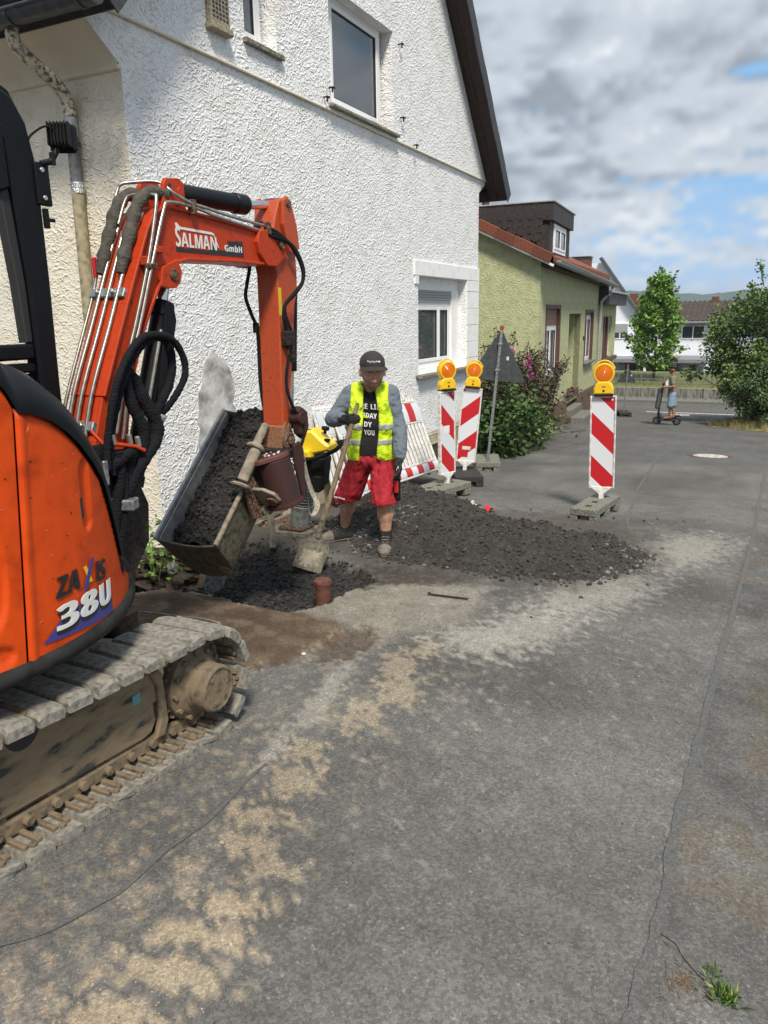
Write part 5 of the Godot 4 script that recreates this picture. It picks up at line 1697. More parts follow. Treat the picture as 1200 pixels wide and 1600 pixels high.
func pick(tab: Array, x: float) -> float:
	if x <= tab[0][0]: return tab[0][1]
	for i in tab.size() - 1:
		if x <= tab[i + 1][0]:
			return lerpf(tab[i][1], tab[i + 1][1], (x - tab[i][0]) / (tab[i + 1][0] - tab[i][0]))
	return tab[tab.size() - 1][1]

func sheet(st: SurfaceTool, nu: int, nv: int, fn: Callable):
	st.set_smooth_group(5)
	var P := []
	for j in nv + 1:
		var row := PackedVector3Array()
		for i in nu + 1: row.append(fn.call(i / float(nu), j / float(nv)))
		P.append(row)
	for j in nv:
		for i in nu: quad(st, P[j][i], P[j + 1][i], P[j + 1][i + 1], P[j][i + 1])
	st.set_smooth_group(-1)

func text_fit(s: String, w: float, h: float, depth: float, fn: Callable, font := "Droid Sans") -> ArrayMesh:
	var m := text_mesh(s, 1.0, 0.2, font)
	var bb := m.get_aabb()
	return bend(m, func(p: Vector3) -> Vector3:
		var q := (p - bb.position) / bb.size
		return fn.call(Vector3(q.x * w, q.y * h, q.z * depth)))

var TOP := [[-14.0, 1.47], [-8.0, 1.45], [-1.2, 1.379], [1.0, 1.312], [1.4, 1.306], [5.0, 1.294], [8.9, 1.268], [13.1, 1.225], [16.9, 1.176], [21.3, 1.106], [25.0, 1.037], [28.0, 0.925], [31.0, 0.80], [34.0, 0.66], [40.0, 0.62]]

func excavator():
	var base := Vector3(DC.x, base_y(DC.y), DC.y)
	var R := thing("excavator", "orange compact crawler excavator reaching over the trench with its tilted bucket", "excavator", base)
	crawler(R)
	upper_body(R)
	cab(R)
	boom_and_stick(R)
	hoses(R)
	tilt_head(R)
	bucket(R)

# ---- crawler: pads laid round sprocket and idler
func crawler(R: Node3D):
	var xo := -1.875
	var w := 0.30
	var S := Vector2(-2.19, 0.085)
	var D := Vector2(-0.62, 0.195)
	var r := 0.205
	# path of the pads' hinge line, in (z, y)
	var path := []
	var dn := (D - S).normalized()
	for k in 25:
		var a := lerpf(PI * 1.5, PI * 0.5, k / 24.0)
		path.append(S + Vector2(cos(a), sin(a)) * r)
	for k in 18: path.append((S + Vector2(0, r)).lerp(D + Vector2(0, r), (k + 1) / 19.0) + Vector2(0, -0.012 * sin(PI * (k + 1) / 19.0)))
	for k in 25:
		var a := lerpf(PI * 0.5, -PI * 0.5, k / 24.0)
		path.append(D + Vector2(cos(a), sin(a)) * r)
	for k in 18: path.append((D - Vector2(0, r)).lerp(S - Vector2(0, r), (k + 1) / 19.0))
	var tot := 0.0
	for i in path.size(): tot += (path[i] as Vector2).distance_to(path[(i + 1) % path.size()])
	var count := int(round(tot / 0.1125))
	# pad: rubber block with rounded, worn edges on a steel carrier
	var pad_mesh := pad_shape(w)
	var link := mb()
	box(link, Transform3D(Basis.IDENTITY, Vector3(-0.075, -0.035, 0)), Vector3(0.030, 0.060, 0.125), 0.008)
	box(link, Transform3D(Basis.IDENTITY, Vector3(0.005, -0.035, 0)), Vector3(0.030, 0.060, 0.125), 0.008)
	rod(link, Vector3(-0.10, -0.040, 0.045), Vector3(0.04, -0.040, 0.045), 0.018, 10)
	rod(link, Vector3(-0.062, -0.03, -0.02), Vector3(-0.048, -0.03, -0.02), 0.013, 6)
	var link_mesh := done(link)
	var rib := mb()
	for q in [-0.026, 0.024]: box(rib, Transform3D(Basis.IDENTITY, Vector3(0.03, -0.008, q)), Vector3(0.15, 0.018, 0.020), 0.004)
	rod(rib, Vector3(0.105, -0.012, 0.0), Vector3(0.105, 0.0, 0.0), 0.012, 6)
	var rib_mesh := done(rib)
	for side in 2:
		var root := Node3D.new()
		root.name = "crawler_track"
		R.add_child(root, true)
		root.position = -R.position + Vector3(-1.435 if side else 0.0, 0, 0)
		var seg := 0
		var acc := 0.0
		for k in count:
			var want := tot * (k + 0.37) / count
			while acc + (path[seg] as Vector2).distance_to(path[(seg + 1) % path.size()]) < want:
				acc += (path[seg] as Vector2).distance_to(path[(seg + 1) % path.size()])
				seg += 1
			var p: Vector2 = path[seg]
			var q: Vector2 = path[(seg + 1) % path.size()]
			var c := p.lerp(q, (want - acc) / p.distance_to(q))
			var t := (q - p).normalized()
			# local z runs along the track, local y points outwards
			var tz := Vector3(0, t.y, t.x)
			var oy := tz.cross(Vector3.RIGHT)
			if oy.dot(Vector3(0, c.y - (S.y + D.y) / 2, c.x - (S.x + D.x) / 2)) < 0: oy = -oy
			var bs := Basis(oy.cross(tz), oy, tz)
			var jig := Basis(Vector3.UP, nz2.get_noise_2d(k * 3.3, side) * 0.05)
			var xf := Transform3D(bs * jig, Vector3(xo - w / 2, c.y, c.x) + Vector3(nz2.get_noise_2d(k * 7.1, 4.0) * 0.006, 0, 0))
			part(root, "track_pad", pad_mesh[k % 4], M.rubber, xf)
			part(root, "track_link", link_mesh, M.mud, xf)
			part(root, "pad_carrier", rib_mesh, M.mud, xf)
		# frame between the runs
		var st := mb()
		var fr := [[-1.96, 0.255], [-1.90, 0.262], [-1.2, 0.335], [-0.75, 0.36], [-0.60, 0.30], [-0.60, 0.10], [-0.75, 0.05], [-1.2, 0.02], [-1.90, -0.045], [-1.96, -0.035], [-2.005, 0.03], [-2.015, 0.16], [-1.995, 0.22]]
		zy_prism(st, fr, -2.135, -2.000, 0.026)
		var f := part(root, "track_frame", done(st), M.mud_frame)
		# slot in the frame end, scraped paint and the round top roller
		part(f, "frame_slot", bxm(Vector3(-2.001, 0.035, -1.985), Vector3(-1.9985, 0.10, -1.965), 0.0008), M.gasket)
		part(f, "sticker", bxm(Vector3(-2.001, 0.135, -1.905), Vector3(-1.9988, 0.175, -1.865), 0.0005), M.decal_teal)
		st = mb()
		zy_prism(st, [[-2.02, 0.20], [-1.97, 0.275], [-1.94, 0.262], [-1.985, 0.16], [-1.985, 0.02], [-1.95, -0.05], [-2.0, -0.055], [-2.03, 0.0]], -2.010, -1.985, 0.006)
		part(f, "frame_guard", done(st), M.mud_frame)
		part(root, "top_roller", rodm(Vector3(-2.08, 0.338, -1.385), Vector3(-1.935, 0.338, -1.385), 0.042, 18), M.mud)
		st = mb()
		lathe(st, [Vector2(0, 0), Vector2(0.065, 0), Vector2(0.065, 0.001), Vector2(0, 0.001)], 20, Transform3D(Basis(Vector3(0, 1, 0), Vector3(1, 0, 0), Vector3(0, 0, 1)), Vector3(-1.9995, 0.285, -1.40)))
		part(f, "roller_opening", done(st), M.gasket)
		for k in 5: part(root, "bottom_roller", rodm(Vector3(-2.12, -0.025 + 0.03 * k, -1.80 + 0.27 * k), Vector3(-2.015, -0.025 + 0.03 * k, -1.80 + 0.27 * k), 0.062, 14), M.mud)
		# sprocket and travel motor
		st = mb()
		var teeth := PackedVector2Array()
		for k in 42:
			var a := TAU * k / 42.0
			var rr := 0.162 if k % 2 else 0.138
			teeth.append(Vector2(cos(a), sin(a)) * rr)
		prism(st, teeth, 0.035, Transform3D(Basis(Vector3(0, 0, 1), Vector3(0, 1, 0), Vector3(-1, 0, 0)), Vector3(-2.02, S.y, S.x)), 0.004)
		var sp := part(root, "sprocket", done(st), M.mud)
		st = mb()
		var hx := Transform3D(Basis(Vector3(0, 1, 0), Vector3(1, 0, 0), Vector3(0, 0, 1)), Vector3(-2.03, S.y, S.x))
		lathe(st, [Vector2(0, 0), Vector2(0.150, 0), Vector2(0.150, 0.05), Vector2(0.132, 0.062), Vector2(0.122, 0.075), Vector2(0.104, 0.085), Vector2(0.100, 0.10), Vector2(0.098, 0.168), Vector2(0.090, 0.176), Vector2(0.083, 0.176), Vector2(0.082, 0.172), Vector2(0.0, 0.172)], 36, hx)
		var hub := part(root, "travel_motor", done(st), M.mud)
		for k in 12:
			var a := TAU * k / 12.0
			part(hub, "bolt", rodm(Vector3(-1.99, S.y + sin(a) * 0.137, S.x + cos(a) * 0.137), Vector3(-1.955, S.y + sin(a) * 0.137, S.x + cos(a) * 0.137), 0.012, 6), M.mud)
		for k in 3:
			var a := TAU * k / 3.0 + 0.9
			part(hub, "plug", rodm(Vector3(-1.862, S.y + sin(a) * 0.06, S.x + cos(a) * 0.06), Vector3(-1.855, S.y + sin(a) * 0.06, S.x + cos(a) * 0.06), 0.009, 8), M.mud)
		st = mb()
		lathe(st, [Vector2(0, 0), Vector2(0.16, 0), Vector2(0.17, 0.02), Vector2(0.17, 0.10), Vector2(0.16, 0.12), Vector2(0, 0.12)], 24, Transform3D(Basis(Vector3(0, 1, 0), Vector3(1, 0, 0), Vector3(0, 0, 1)), Vector3(-2.08, D.y, D.x)))
		part(root, "idler", done(st), M.mud)
		# clods lying on the frame
		var xs := []
		var cs := []
		for k in 170:
			var z := rng.randf_range(-1.95, -0.8)
			var s := rng.randf_range(0.008, 0.032)
			xs.append(Transform3D(Basis(rv(rng).normalized(), rng.randf() * TAU).scaled(Vector3.ONE * s), Vector3(rng.randf_range(-2.12, -2.01), pick([[-1.96, 0.258], [-1.90, 0.268], [-1.2, 0.341], [-0.75, 0.36]], z), z)))
			cs.append(Color(0.20, 0.155, 0.11) * rng.randf_range(0.6, 1.2))
		scatter(root, "clods", stone_mesh(4), M.stone, xs, cs)
	# body between the tracks and the blade behind
	var ub := mb()
	bx(ub, Vector3(-3.35, 0.12, -1.9), Vector3(-2.13, 0.30, -0.95), 0.03)
	lathe(ub, [Vector2(0, 0.28), Vector2(0.36, 0.28), Vector2(0.36, 0.40), Vector2(0.40, 0.42), Vector2(0.40, 0.50), Vector2(0, 0.50)], 32, Transform3D(Basis.IDENTITY, Vector3(DC.x, 0, DC.y)))
	wpart(R, "undercarriage", done(ub), M.mud)

func pad_shape(w: float) -> Array:
	var out := []
	for v in 4:
		var st := mb()
		var g := RandomNumberGenerator.new()
		g.seed = 50 + v
		# cross-section along the track (z, y), lofted over the width with rounded ends
		var sec := [Vector2(-0.045, 0.0), Vector2(-0.050, 0.032), Vector2(-0.042, 0.045), Vector2(-0.015, 0.048), Vector2(0.015, 0.048), Vector2(0.042, 0.045), Vector2(0.049, 0.032), Vector2(0.045, 0.0)]
		var xs := [-w / 2, -w / 2 + 0.010, -w / 2 + 0.04, -w / 4, 0.0, w / 4, w / 2 - 0.035, w / 2 - 0.010, w / 2]
		var rows := []
		for i in xs.size():
			var e := minf(i, xs.size() - 1 - i)
			var k := [0.72, 0.97, 1.0, 1.0, 1.0][int(e)] as float
			var row := []
			for s in sec:
				var p := Vector3(xs[i], s.y * (k if s.y > 0.01 else 1.0), s.x * (0.9 + 0.1 * k))
				if s.y > 0.02:
					p.y += g.randf_range(-0.0012, 0.0010)
					p.z += g.randf_range(-0.0015, 0.0015)
					if v == 2 and i >= xs.size() - 3 and s.x > 0: p += Vector3(-0.010, -0.014, -0.008) * g.randf()
				row.append(p)
			rows.append(row)
		st.set_smooth_group(-1)
		for i in xs.size() - 1:
			for k in sec.size():
				var k2 := (k + 1) % sec.size()
				quad(st, rows[i][k], rows[i][k2], rows[i + 1][k2], rows[i + 1][k])
		st.set_smooth_group(-1)
		for row in [rows[0], rows[xs.size() - 1]]:
			for k in range(1, sec.size() - 1): tri(st, row[0], row[k], row[k + 1])
		out.append(done(st))
	return out

# ---- upper body: round covers, black fender, rubber skirt
func upper_body(R: Node3D):
	var seam := func(y: float) -> float: return -3.6 + (y - 0.56) * 6.2
	# relief pressed into the covers
	var rel := func(a: float, y: float) -> float:
		var d := 0.0
		var s: float = a - seam.call(y)
		# rounded edge of the panel beside the seam
		d -= 0.010 * smoothstep(0.55, 0.0, absf(s))
		d += 0.006 * smoothstep(2.6, 1.4, s) * smoothstep(0.2, 0.7, s)
		# handle trough
		var ua := (a - 18.0 + (1.0 - y) * 3.0) / 1.75
		var uy := absf(y - 1.0) - 0.085
		var q := Vector2(ua, maxf(uy, 0.0) / 0.032).length()
		d -= 0.012 * smoothstep(1.05, 0.6, q)
		# large pressing on the rear cover
		var q2 := Vector2((a + 9.2) / 3.6, (y - 0.86) / 0.17).length()
		d -= 0.014 * smoothstep(1.08, 0.92, q2)
		var q3 := Vector2((a + 9.0) / 3.2, (y - 0.60) / 0.030).length()
		d -= 0.012 * smoothstep(1.15, 0.75, q3)
		var q4 := Vector2((a + 5.6) / 2.2, (y - 1.27) / 0.05).length()
		d -= 0.010 * smoothstep(1.15, 0.8, q4)
		# edges curl in at the fender
		d -= 0.012 * smoothstep(0.02, 0.0, pick(TOP, a) - y)
		return d
	var st := mb()
	sheet(st, 90, 100, func(u: float, v: float) -> Vector3:
		var y := 0.556 + v * 0.9
		var s: float = seam.call(minf(y, 1.30))
		var a := lerpf(s + 0.22, 56.0, pow(u, 1.15))
		y = minf(y, pick(TOP, a))
		return drum(a, y, DR + rel.call(a, y)))
	var fp := wpart(R, "front_cover", done(st), M.orange)
	st = mb()
	sheet(st, 110, 80, func(u: float, v: float) -> Vector3:
		var y := 0.556 + v * 0.95
		var s: float = seam.call(minf(y, 1.32))
		var a := lerpf(s - 0.22, -75.0, pow(u, 1.6))
		y = minf(y, pick(TOP, a))
		return drum(a, y, DR + rel.call(a, y)))
	wpart(R, "side_cover", done(st), M.orange)
	st = mb()
	sheet(st, 60, 14, func(u: float, v: float) -> Vector3: return drum(lerpf(-75.5, -232.0, u), 0.556 + v * 0.86, DR - 0.05 * pow(maxf(v - 0.8, 0.0) * 5.0, 2.0)))
	wpart(R, "counterweight", done(st), M.orange)
	# slot of the lock in its trough
	st = mb()
	var slot := PackedVector2Array()
	for k in 20:
		var a := TAU * k / 20.0
		slot.append(Vector2(cos(a) * 0.0085, sin(a) * 0.0085 + (0.028 if sin(a) > 0 else -0.028)))
	var sp := drum(15.9, 0.963, DR - 0.006)
	var sn := (drum(15.9, 0.963, 2.0) - sp).normalized()
	prism(st, slot, 0.012, Transform3D(Basis(Vector3.UP.cross(sn), Vector3.UP, sn), sp), 0.001)
	part(fp, "lock_slot", done(st), M.gasket)
	# black fender over the covers
	st = mb()
	var prof := [[0.012, -0.012], [0.016, 0.012], [0.012, 0.05], [-0.012, 0.095], [-0.06, 0.128], [-0.14, 0.148], [-0.34, 0.155]]
	sheet(st, 80, prof.size() - 1, func(u: float, v: float) -> Vector3:
		var a := lerpf(-14.0, 41.0, u)
		var k := int(round(v * (prof.size() - 1)))
		var lift := 1.0 if a > 1.0 else lerpf(0.35, 1.0, smoothstep(-14.0, 1.0, a))
		var fall := smoothstep(24.0, 40.0, a)
		# where the rim drops steeply the fender turns outwards round the front
		var y: float = pick(TOP, a) + prof[k][1] * lift * (1.0 - 0.55 * fall)
		var aa: float = a + fall * maxf(prof[k][1], 0.0) * 38.0
		return drum(aa, y, DR + prof[k][0] * (1.0 - 0.3 * fall)))
	wpart(R, "fender", done(st), M.black_plastic)
	# skirt bumper
	st = mb()
	var sk := [[0.0, 0.560], [0.012, 0.556], [0.020, 0.542], [0.020, 0.522], [0.010, 0.508], [-0.03, 0.500], [-0.20, 0.498]]
	sheet(st, 110, sk.size() - 1, func(u: float, v: float) -> Vector3:
		var k := int(round(v * (sk.size() - 1)))
		return drum(lerpf(58.0, -235.0, u), sk[k][1], DR + sk[k][0]))
	wpart(R, "skirt", done(st), M.skirt)
	st = mb()
	lathe(st, [Vector2(0, 0.50), Vector2(0.70, 0.50), Vector2(0.72, 0.53), Vector2(0.70, 0.56), Vector2(0, 0.56)], 40, Transform3D(Basis.IDENTITY, Vector3(DC.x, 0, DC.y)))
	bx(st, Vector3(-3.45, 0.52, -2.30), Vector3(-2.45, 0.60, -1.9), 0.02)
	bx(st, Vector3(-2.72, 0.56, -2.05), Vector3(-2.25, 1.15, -1.3), 0.06)
	wpart(R, "deck", done(st), M.black_plastic)
	# grey catch on the fender edge
	wpart(R, "fender_catch", bxm(Vector3(-2.10, 0.965, -1.955), Vector3(-2.085, 1.055, -1.935), 0.003), M.galvanized)
	# lettering wrapped round the cover
	var on := func(a0: float, y0: float, slant: float, off: float) -> Callable:
		return func(p: Vector3) -> Vector3:
			return drum(a0 + rad_to_deg((p.x + slant * p.y) / DR), y0 + p.y, DR + off + p.z)
	var tri_lo := [[0.0, 0.592], [12.0, 0.576], [23.6, 0.563]]
	var tri_hi := [[0.0, 0.594], [5.0, 0.645], [8.0, 0.66], [22.0, 0.655], [23.6, 0.62]]
	st = mb()
	sheet(st, 40, 2, func(u: float, v: float) -> Vector3:
		var a := lerpf(0.0, 23.6, u)
		return drum(a, lerpf(pick(tri_lo, a), pick(tri_hi, a), v), DR + 0.0035))
	part(fp, "decal", done(st), M.decal_blue)
	for q in [["ZA", 0.104, 0.066, 4.4, 0.715, 0.22, M.decal_black], ["S", 0.036, 0.066, 19.0, 0.697, 0.22, M.decal_black], ["/", 0.046, 0.090, 12.4, 0.700, 0.30, M.decal_blue], ["\\", 0.036, 0.060, 13.4, 0.715, 0.0, M.decal_yellow], ["l", 0.014, 0.066, 17.5, 0.702, 0.22, M.decal_black]]:
		for k in 2: part(fp, "lettering", text_fit(q[0], q[1], q[2], 0.0012, on.call(q[3] + 0.35 * k, q[4], q[5], 0.0035 + (0.0015 if q[0] == "/" else 0.0) + 0.0002 * k)), q[6])
	for q in [["3", 0.088, 3.4, 0.0], ["8", 0.088, 10.4, 0.0], ["U", 0.070, 17.6, 0.004]]:
		for k in 3:
			part(fp, "lettering", text_fit(q[0], q[1], 0.076, 0.0010, on.call(q[2] + 0.1 + 0.32 * k, 0.598 - q[3], 0.12, 0.0040 + 0.0001 * k)), M.decal_black)
			part(fp, "lettering", text_fit(q[0], q[1], 0.078, 0.0014, on.call(q[2] + 0.32 * k, 0.612 - q[3], 0.12, 0.0053 + 0.0002 * k)), M.decal_white)
	# scratches down to the primer and small chips
	var sg := RandomNumberGenerator.new()
	sg.seed = 77
	var marks := [[-3.9, 1.278, 0.045, 0.004], [2.3, 1.235, 0.006, 0.022], [11.0, 1.10, 0.012, 0.004], [12.0, 0.955, 0.005, 0.014], [-6.0, 1.03, 0.03, 0.003]]
	for k in 46: marks.append([sg.randf_range(-8.0, 24.0), sg.randf_range(0.60, 1.15), sg.randf_range(0.002, 0.012), sg.randf_range(0.0015, 0.008)])
	for i in marks.size():
		var q: Array = marks[i]
		if absf(q[0] - seam.call(q[1])) < 1.2 or q[1] > pick(TOP, q[0]) - 0.03: continue
		var s2 := mb()
		var off: Callable = on.call(q[0], q[1], sg.randf_range(-0.8, 0.8), 0.0022 + rel.call(q[0], q[1]))
		quad(s2, off.call(Vector3(0, 0, 0)), off.call(Vector3(q[2], q[3] * 0.4, 0)), off.call(Vector3(q[2] * 0.9, q[3], 0)), off.call(Vector3(q[2] * 0.1, q[3] * 0.7, 0)))
		part(fp, "scratch", done(s2), M.chip_light if i % 3 else M.rusty_dark)

func cab(R: Node3D):
	var x0 := -2.88
	var x1 := -2.79
	# bent tube of the front pillar running up into the roof
	var outer := [[-2.398, 0.62], [-2.402, 1.28], [-2.416, 1.71], [-2.420, 2.07], [-2.415, 2.20], [-2.390, 2.335], [-2.335, 2.42], [-2.22, 2.475], [-2.05, 2.50], [-0.95, 2.50]]
	var inner := [[-0.95, 2.40], [-2.03, 2.40], [-2.15, 2.375], [-2.22, 2.32], [-2.262, 2.24], [-2.275, 2.14], [-2.285, 2.0], [-2.300, 1.70], [-2.300, 1.30], [-2.300, 0.62]]
	for side in 2:
		var dx := -0.74 * side
		var st := mb()
		zy_prism(st, outer + inner, x0 + dx, x1 + dx, 0.014)
		var p := wpart(R, "cab_pillar", done(st), M.black_paint)
		# inner rubber frame of the pane
		st = mb()
		zy_prism(st, [[-2.296, 1.46], [-2.296, 1.70], [-2.27, 2.14], [-2.255, 2.24], [-2.23, 2.30], [-2.19, 2.30], [-2.225, 2.12], [-2.255, 1.70], [-2.262, 1.46]], x0 + 0.02 + dx, x1 - 0.018 + dx, 0.005)
		part(p, "window_seal", done(st), M.gasket)
		wpart(R, "cab_rear_pillar", bxm(Vector3(x0 + dx, 0.6, -1.05), Vector3(x1 + dx, 2.45, -0.95), 0.012), M.black_paint)
		wpart(R, "cab_rail", bxm(Vector3(x0 + dx, 1.39, -2.29), Vector3(x1 - 0.004 + dx, 1.455, -1.05), 0.010), M.black_paint)
		wpart(R, "cab_rail", bxm(Vector3(x0 + 0.01 + dx, 1.335, -2.29), Vector3(x1 - 0.012 + dx, 1.375, -1.05), 0.008), M.black_paint)
		wpart(R, "cab_side_panel", bxm(Vector3(x0 + 0.03 + dx, 0.6, -2.29), Vector3(x1 - 0.03 + dx, 1.33, -1.05), 0.01), M.black_plastic)
		wpart(R, "cab_pane", bxm(Vector3(x0 + 0.04 + dx, 1.45, -2.28), Vector3(x0 + 0.045 + dx, 2.40, -1.05), 0.0), M.glass_clear)
	wpart(R, "cab_roof", bxm(Vector3(-3.62, 2.45, -2.16), Vector3(-2.79, 2.53, -0.92), 0.03), M.black_plastic)
	wpart(R, "cab_front_sill", bxm(Vector3(-3.55, 0.58, -2.39), Vector3(-2.87, 0.98, -2.33), 0.01), M.black_paint)
	# seat
	var st := mb()
	bx(st, Vector3(-3.42, 0.90, -1.75), Vector3(-2.98, 1.05, -1.25), 0.05)
	box(st, Transform3D(Basis(Vector3.RIGHT, 0.18), Vector3(-3.2, 1.34, -1.20)), Vector3(0.46, 0.66, 0.12), 0.05)
	wpart(R, "seat", done(st), M.black_plastic)
	st = mb()
	bx(st, Vector3(-2.98, 1.12, -2.05), Vector3(-2.92, 1.50, -1.55), 0.02)
	wpart(R, "console", done(st), M.black_plastic)
	# bracket plate, work lamp with fins and its cable
	st = mb()
	bx(st, Vector3(-2.80, 2.02, -2.462), Vector3(-2.776, 2.19, -2.390), 0.006)
	var bp := wpart(R, "lamp_bracket", done(st), M.black_paint)
	for y in [2.05, 2.16]: part(bp, "bolt", rodm(Vector3(-2.778, y, -2.42), Vector3(-2.768, y, -2.42), 0.011, 6), M.zinc_bolt)
	st = mb()
	zy_prism(st, [[-2.27, 2.07], [-2.22, 2.05], [-2.19, 2.08], [-2.19, 2.28], [-2.27, 2.32]], x0 - 0.01, x1 + 0.004, 0.01)
	wpart(R, "hinge_plate", done(st), M.black_paint)
	st = mb()
	zy_prism(st, [[-2.37, 2.37], [-2.33, 2.43], [-2.25, 2.46], [-2.30, 2.49], [-2.37, 2.46], [-2.405, 2.40], [-2.40, 2.30]], x0, x0 + 0.03, 0.008)
	wpart(R, "hinge_plate", done(st), M.black_paint)
	st = mb()
	var lx := Transform3D(Basis(Vector3.UP, 0.5) * Basis(Vector3.RIGHT, -0.1), Vector3(-2.745, 2.30, -2.515))
	box(st, lx * Transform3D(Basis.IDENTITY, Vector3(0, 0, -0.028)), Vector3(0.115, 0.115, 0.028), 0.012)
	for k in 7: box(st, lx * Transform3D(Basis.IDENTITY, Vector3(-0.042 + k * 0.014, 0.004, 0.012)), Vector3(0.006, 0.095, 0.055), 0.002)
	box(st, lx * Transform3D(Basis.IDENTITY, Vector3(0, 0.0, 0.0)), Vector3(0.08, 0.07, 0.05), 0.008)
	var wl := wpart(R, "work_lamp", done(st), M.battery_black)
	st = mb()
	tube(st, [Vector3(-2.76, 2.25, -2.50), Vector3(-2.77, 2.20, -2.47), Vector3(-2.785, 2.185, -2.43)], 0.014, 8)
	rod(st, Vector3(-2.765, 2.185, -2.475), Vector3(-2.765, 2.235, -2.475), 0.012, 8)
	part(wl, "lamp_foot", done(st), M.battery_black)
	part(wl, "cable", tubem(curve([Vector3(-2.75, 2.32, -2.49), Vector3(-2.76, 2.33, -2.45), Vector3(-2.79, 2.29, -2.40), Vector3(-2.80, 2.25, -2.38)], 5), 0.005, 6), M.hose)
	st = mb()
	bx(st, Vector3(-2.795, 1.93, -2.435), Vector3(-2.775, 2.01, -2.41), 0.004)
	rod(st, Vector3(-2.785, 1.965, -2.43), Vector3(-2.785, 1.965, -2.465), 0.008, 8)
	wpart(R, "mirror_stub", done(st), M.black_paint)

func boom_and_stick(R: Node3D):
	var xa := -2.80
	var xb := -2.60
	var out := [[-2.397, 0.554], [-2.360, 0.834], [-2.388, 1.030], [-2.459, 1.219], [-2.538, 1.382], [-2.652, 1.614], [-2.756, 1.818], [-2.825, 1.950], [-2.870, 2.015], [-2.930, 2.052], [-2.990, 2.066], [-3.153, 2.058], [-3.453, 2.038], [-3.736, 2.014], [-3.813, 2.024], [-3.895, 2.010], [-3.926, 1.960], [-3.921, 1.900], [-3.855, 1.850], [-3.664, 1.846], [-3.522, 1.848], [-3.082, 1.834], [-3.010, 1.815], [-2.936, 1.767], [-2.871, 1.703], [-2.812, 1.618], [-2.737, 1.494], [-2.649, 1.306], [-2.579, 1.092], [-2.534, 0.857], [-2.509, 0.617]]
	var st := mb()
	zy_prism(st, out, xa + 0.010, xb - 0.010, 0.004)
	var boom := wpart(R, "boom", done(st), M.orange_boom)
	# welded edge plates standing proud along back and belly
	for q in [[3, 15, 0.014], [18, 29, 0.016]]:
		st = mb()
		for i in range(q[0], q[1]):
			var a := Vector3(-2.70, out[i][1], out[i][0])
			var b := Vector3(-2.70, out[i + 1][1], out[i + 1][0])
			bar(st, a, b + (b - a).normalized() * 0.004, 0.21, q[2], Vector3.RIGHT, 0.003)
		part(boom, "flange", done(st), M.orange_boom)
	# knuckle cheeks round the stick pivot
	for x in [xa, xb]:
		st = mb()
		zy_prism(st, [[-3.70, 2.022], [-3.80, 2.034], [-3.90, 2.02], [-3.95, 1.96], [-3.94, 1.89], [-3.86, 1.835], [-3.76, 1.835], [-3.69, 1.90], [-3.67, 1.96]], x - 0.014, x + 0.014, 0.004)
		var ck := part(boom, "knuckle_plate", done(st), M.orange_boom)
		part(ck, "pin", rodm(Vector3(x - 0.03, 1.965, -3.905), Vector3(x + 0.03, 1.965, -3.905), 0.032, 14), M.rusty)
	# lug for the stick cylinder
	for x in [-2.775, -2.625]:
		st = mb()
		zy_prism(st, [[-2.952, 2.050], [-2.976, 2.170], [-2.995, 2.196], [-3.085, 2.207], [-3.118, 2.190], [-3.125, 2.060]], x - 0.012, x + 0.012, 0.003)
		var lg := part(boom, "lug", done(st), M.orange_boom)
		part(lg, "pin", rodm(Vector3(x - 0.018, 2.145, -3.085), Vector3(x + 0.018, 2.145, -3.085), 0.022, 12), M.orange_boom)
		part(lg, "lug_hole", rodm(Vector3(x - 0.014, 2.165, -3.015), Vector3(x + 0.0135, 2.165, -3.015), 0.013, 10), M.gasket)
	# boom cylinder lug at the belly
	for x in [-2.755, -2.605]:
		st = mb()
		zy_prism(st, [[-2.900, 1.79], [-3.010, 1.83], [-3.035, 1.77], [-3.020, 1.725], [-2.985, 1.695], [-2.93, 1.69], [-2.875, 1.70]], x - 0.012, x + 0.012, 0.003)
		var bl := part(boom, "cylinder_lug", done(st), M.orange_boom)
		part(bl, "pin", rodm(Vector3(x - 0.02, 1.755, -2.972), Vector3(x + 0.02, 1.755, -2.972), 0.030, 14), M.rusty)
	# stick cylinder: black barrel, chrome rod, eyes
	var c0 := Vector3(-2.70, 2.155, -3.10)
	var c1 := Vector3(-2.70, 2.165, -3.71)
	var c2 := Vector3(-2.70, 2.195, -4.01)
	st = mb()
	lathe(st, [Vector2(0, 0), Vector2(0.046, 0), Vector2(0.049, 0.006), Vector2(0.049, 0.50), Vector2(0.055, 0.505), Vector2(0.055, 0.60), Vector2(0.049, 0.61), Vector2(0, 0.61)], 24, along(c0 + Vector3(0, 0, -0.02), c1))
	var cy := wpart(R, "stick_cylinder", done(st), M.black_paint)
	part(cy, "piston_rod", rodm(c1, c2, 0.024, 16), M.chrome)
	part(cy, "rod_eye", rodm(c2 + Vector3(-0.05, 0, 0.01), c2 + Vector3(0.05, 0, 0.01), 0.038, 16), M.rusty)
	# boom cylinder under the belly
	var b0 := Vector3(-2.68, 1.74, -3.00)
	var b1 := Vector3(-2.68, 1.48, -2.92)
	var b2 := Vector3(-2.68, 0.66, -2.60)
	st = mb()
	lathe(st, [Vector2(0, 0), Vector2(0.052, 0), Vector2(0.056, 0.01), Vector2(0.056, 0.07), Vector2(0.050, 0.08), Vector2(0.050, 0.86), Vector2(0.056, 0.87), Vector2(0.056, 0.92), Vector2(0.0, 0.93)], 24, along(b1 + (b1 - b2) * 0.18, b2))
	var bc := wpart(R, "boom_cylinder", done(st), M.black_paint)
	part(bc, "piston_rod", rodm(b0, b1, 0.028, 16), M.chrome)
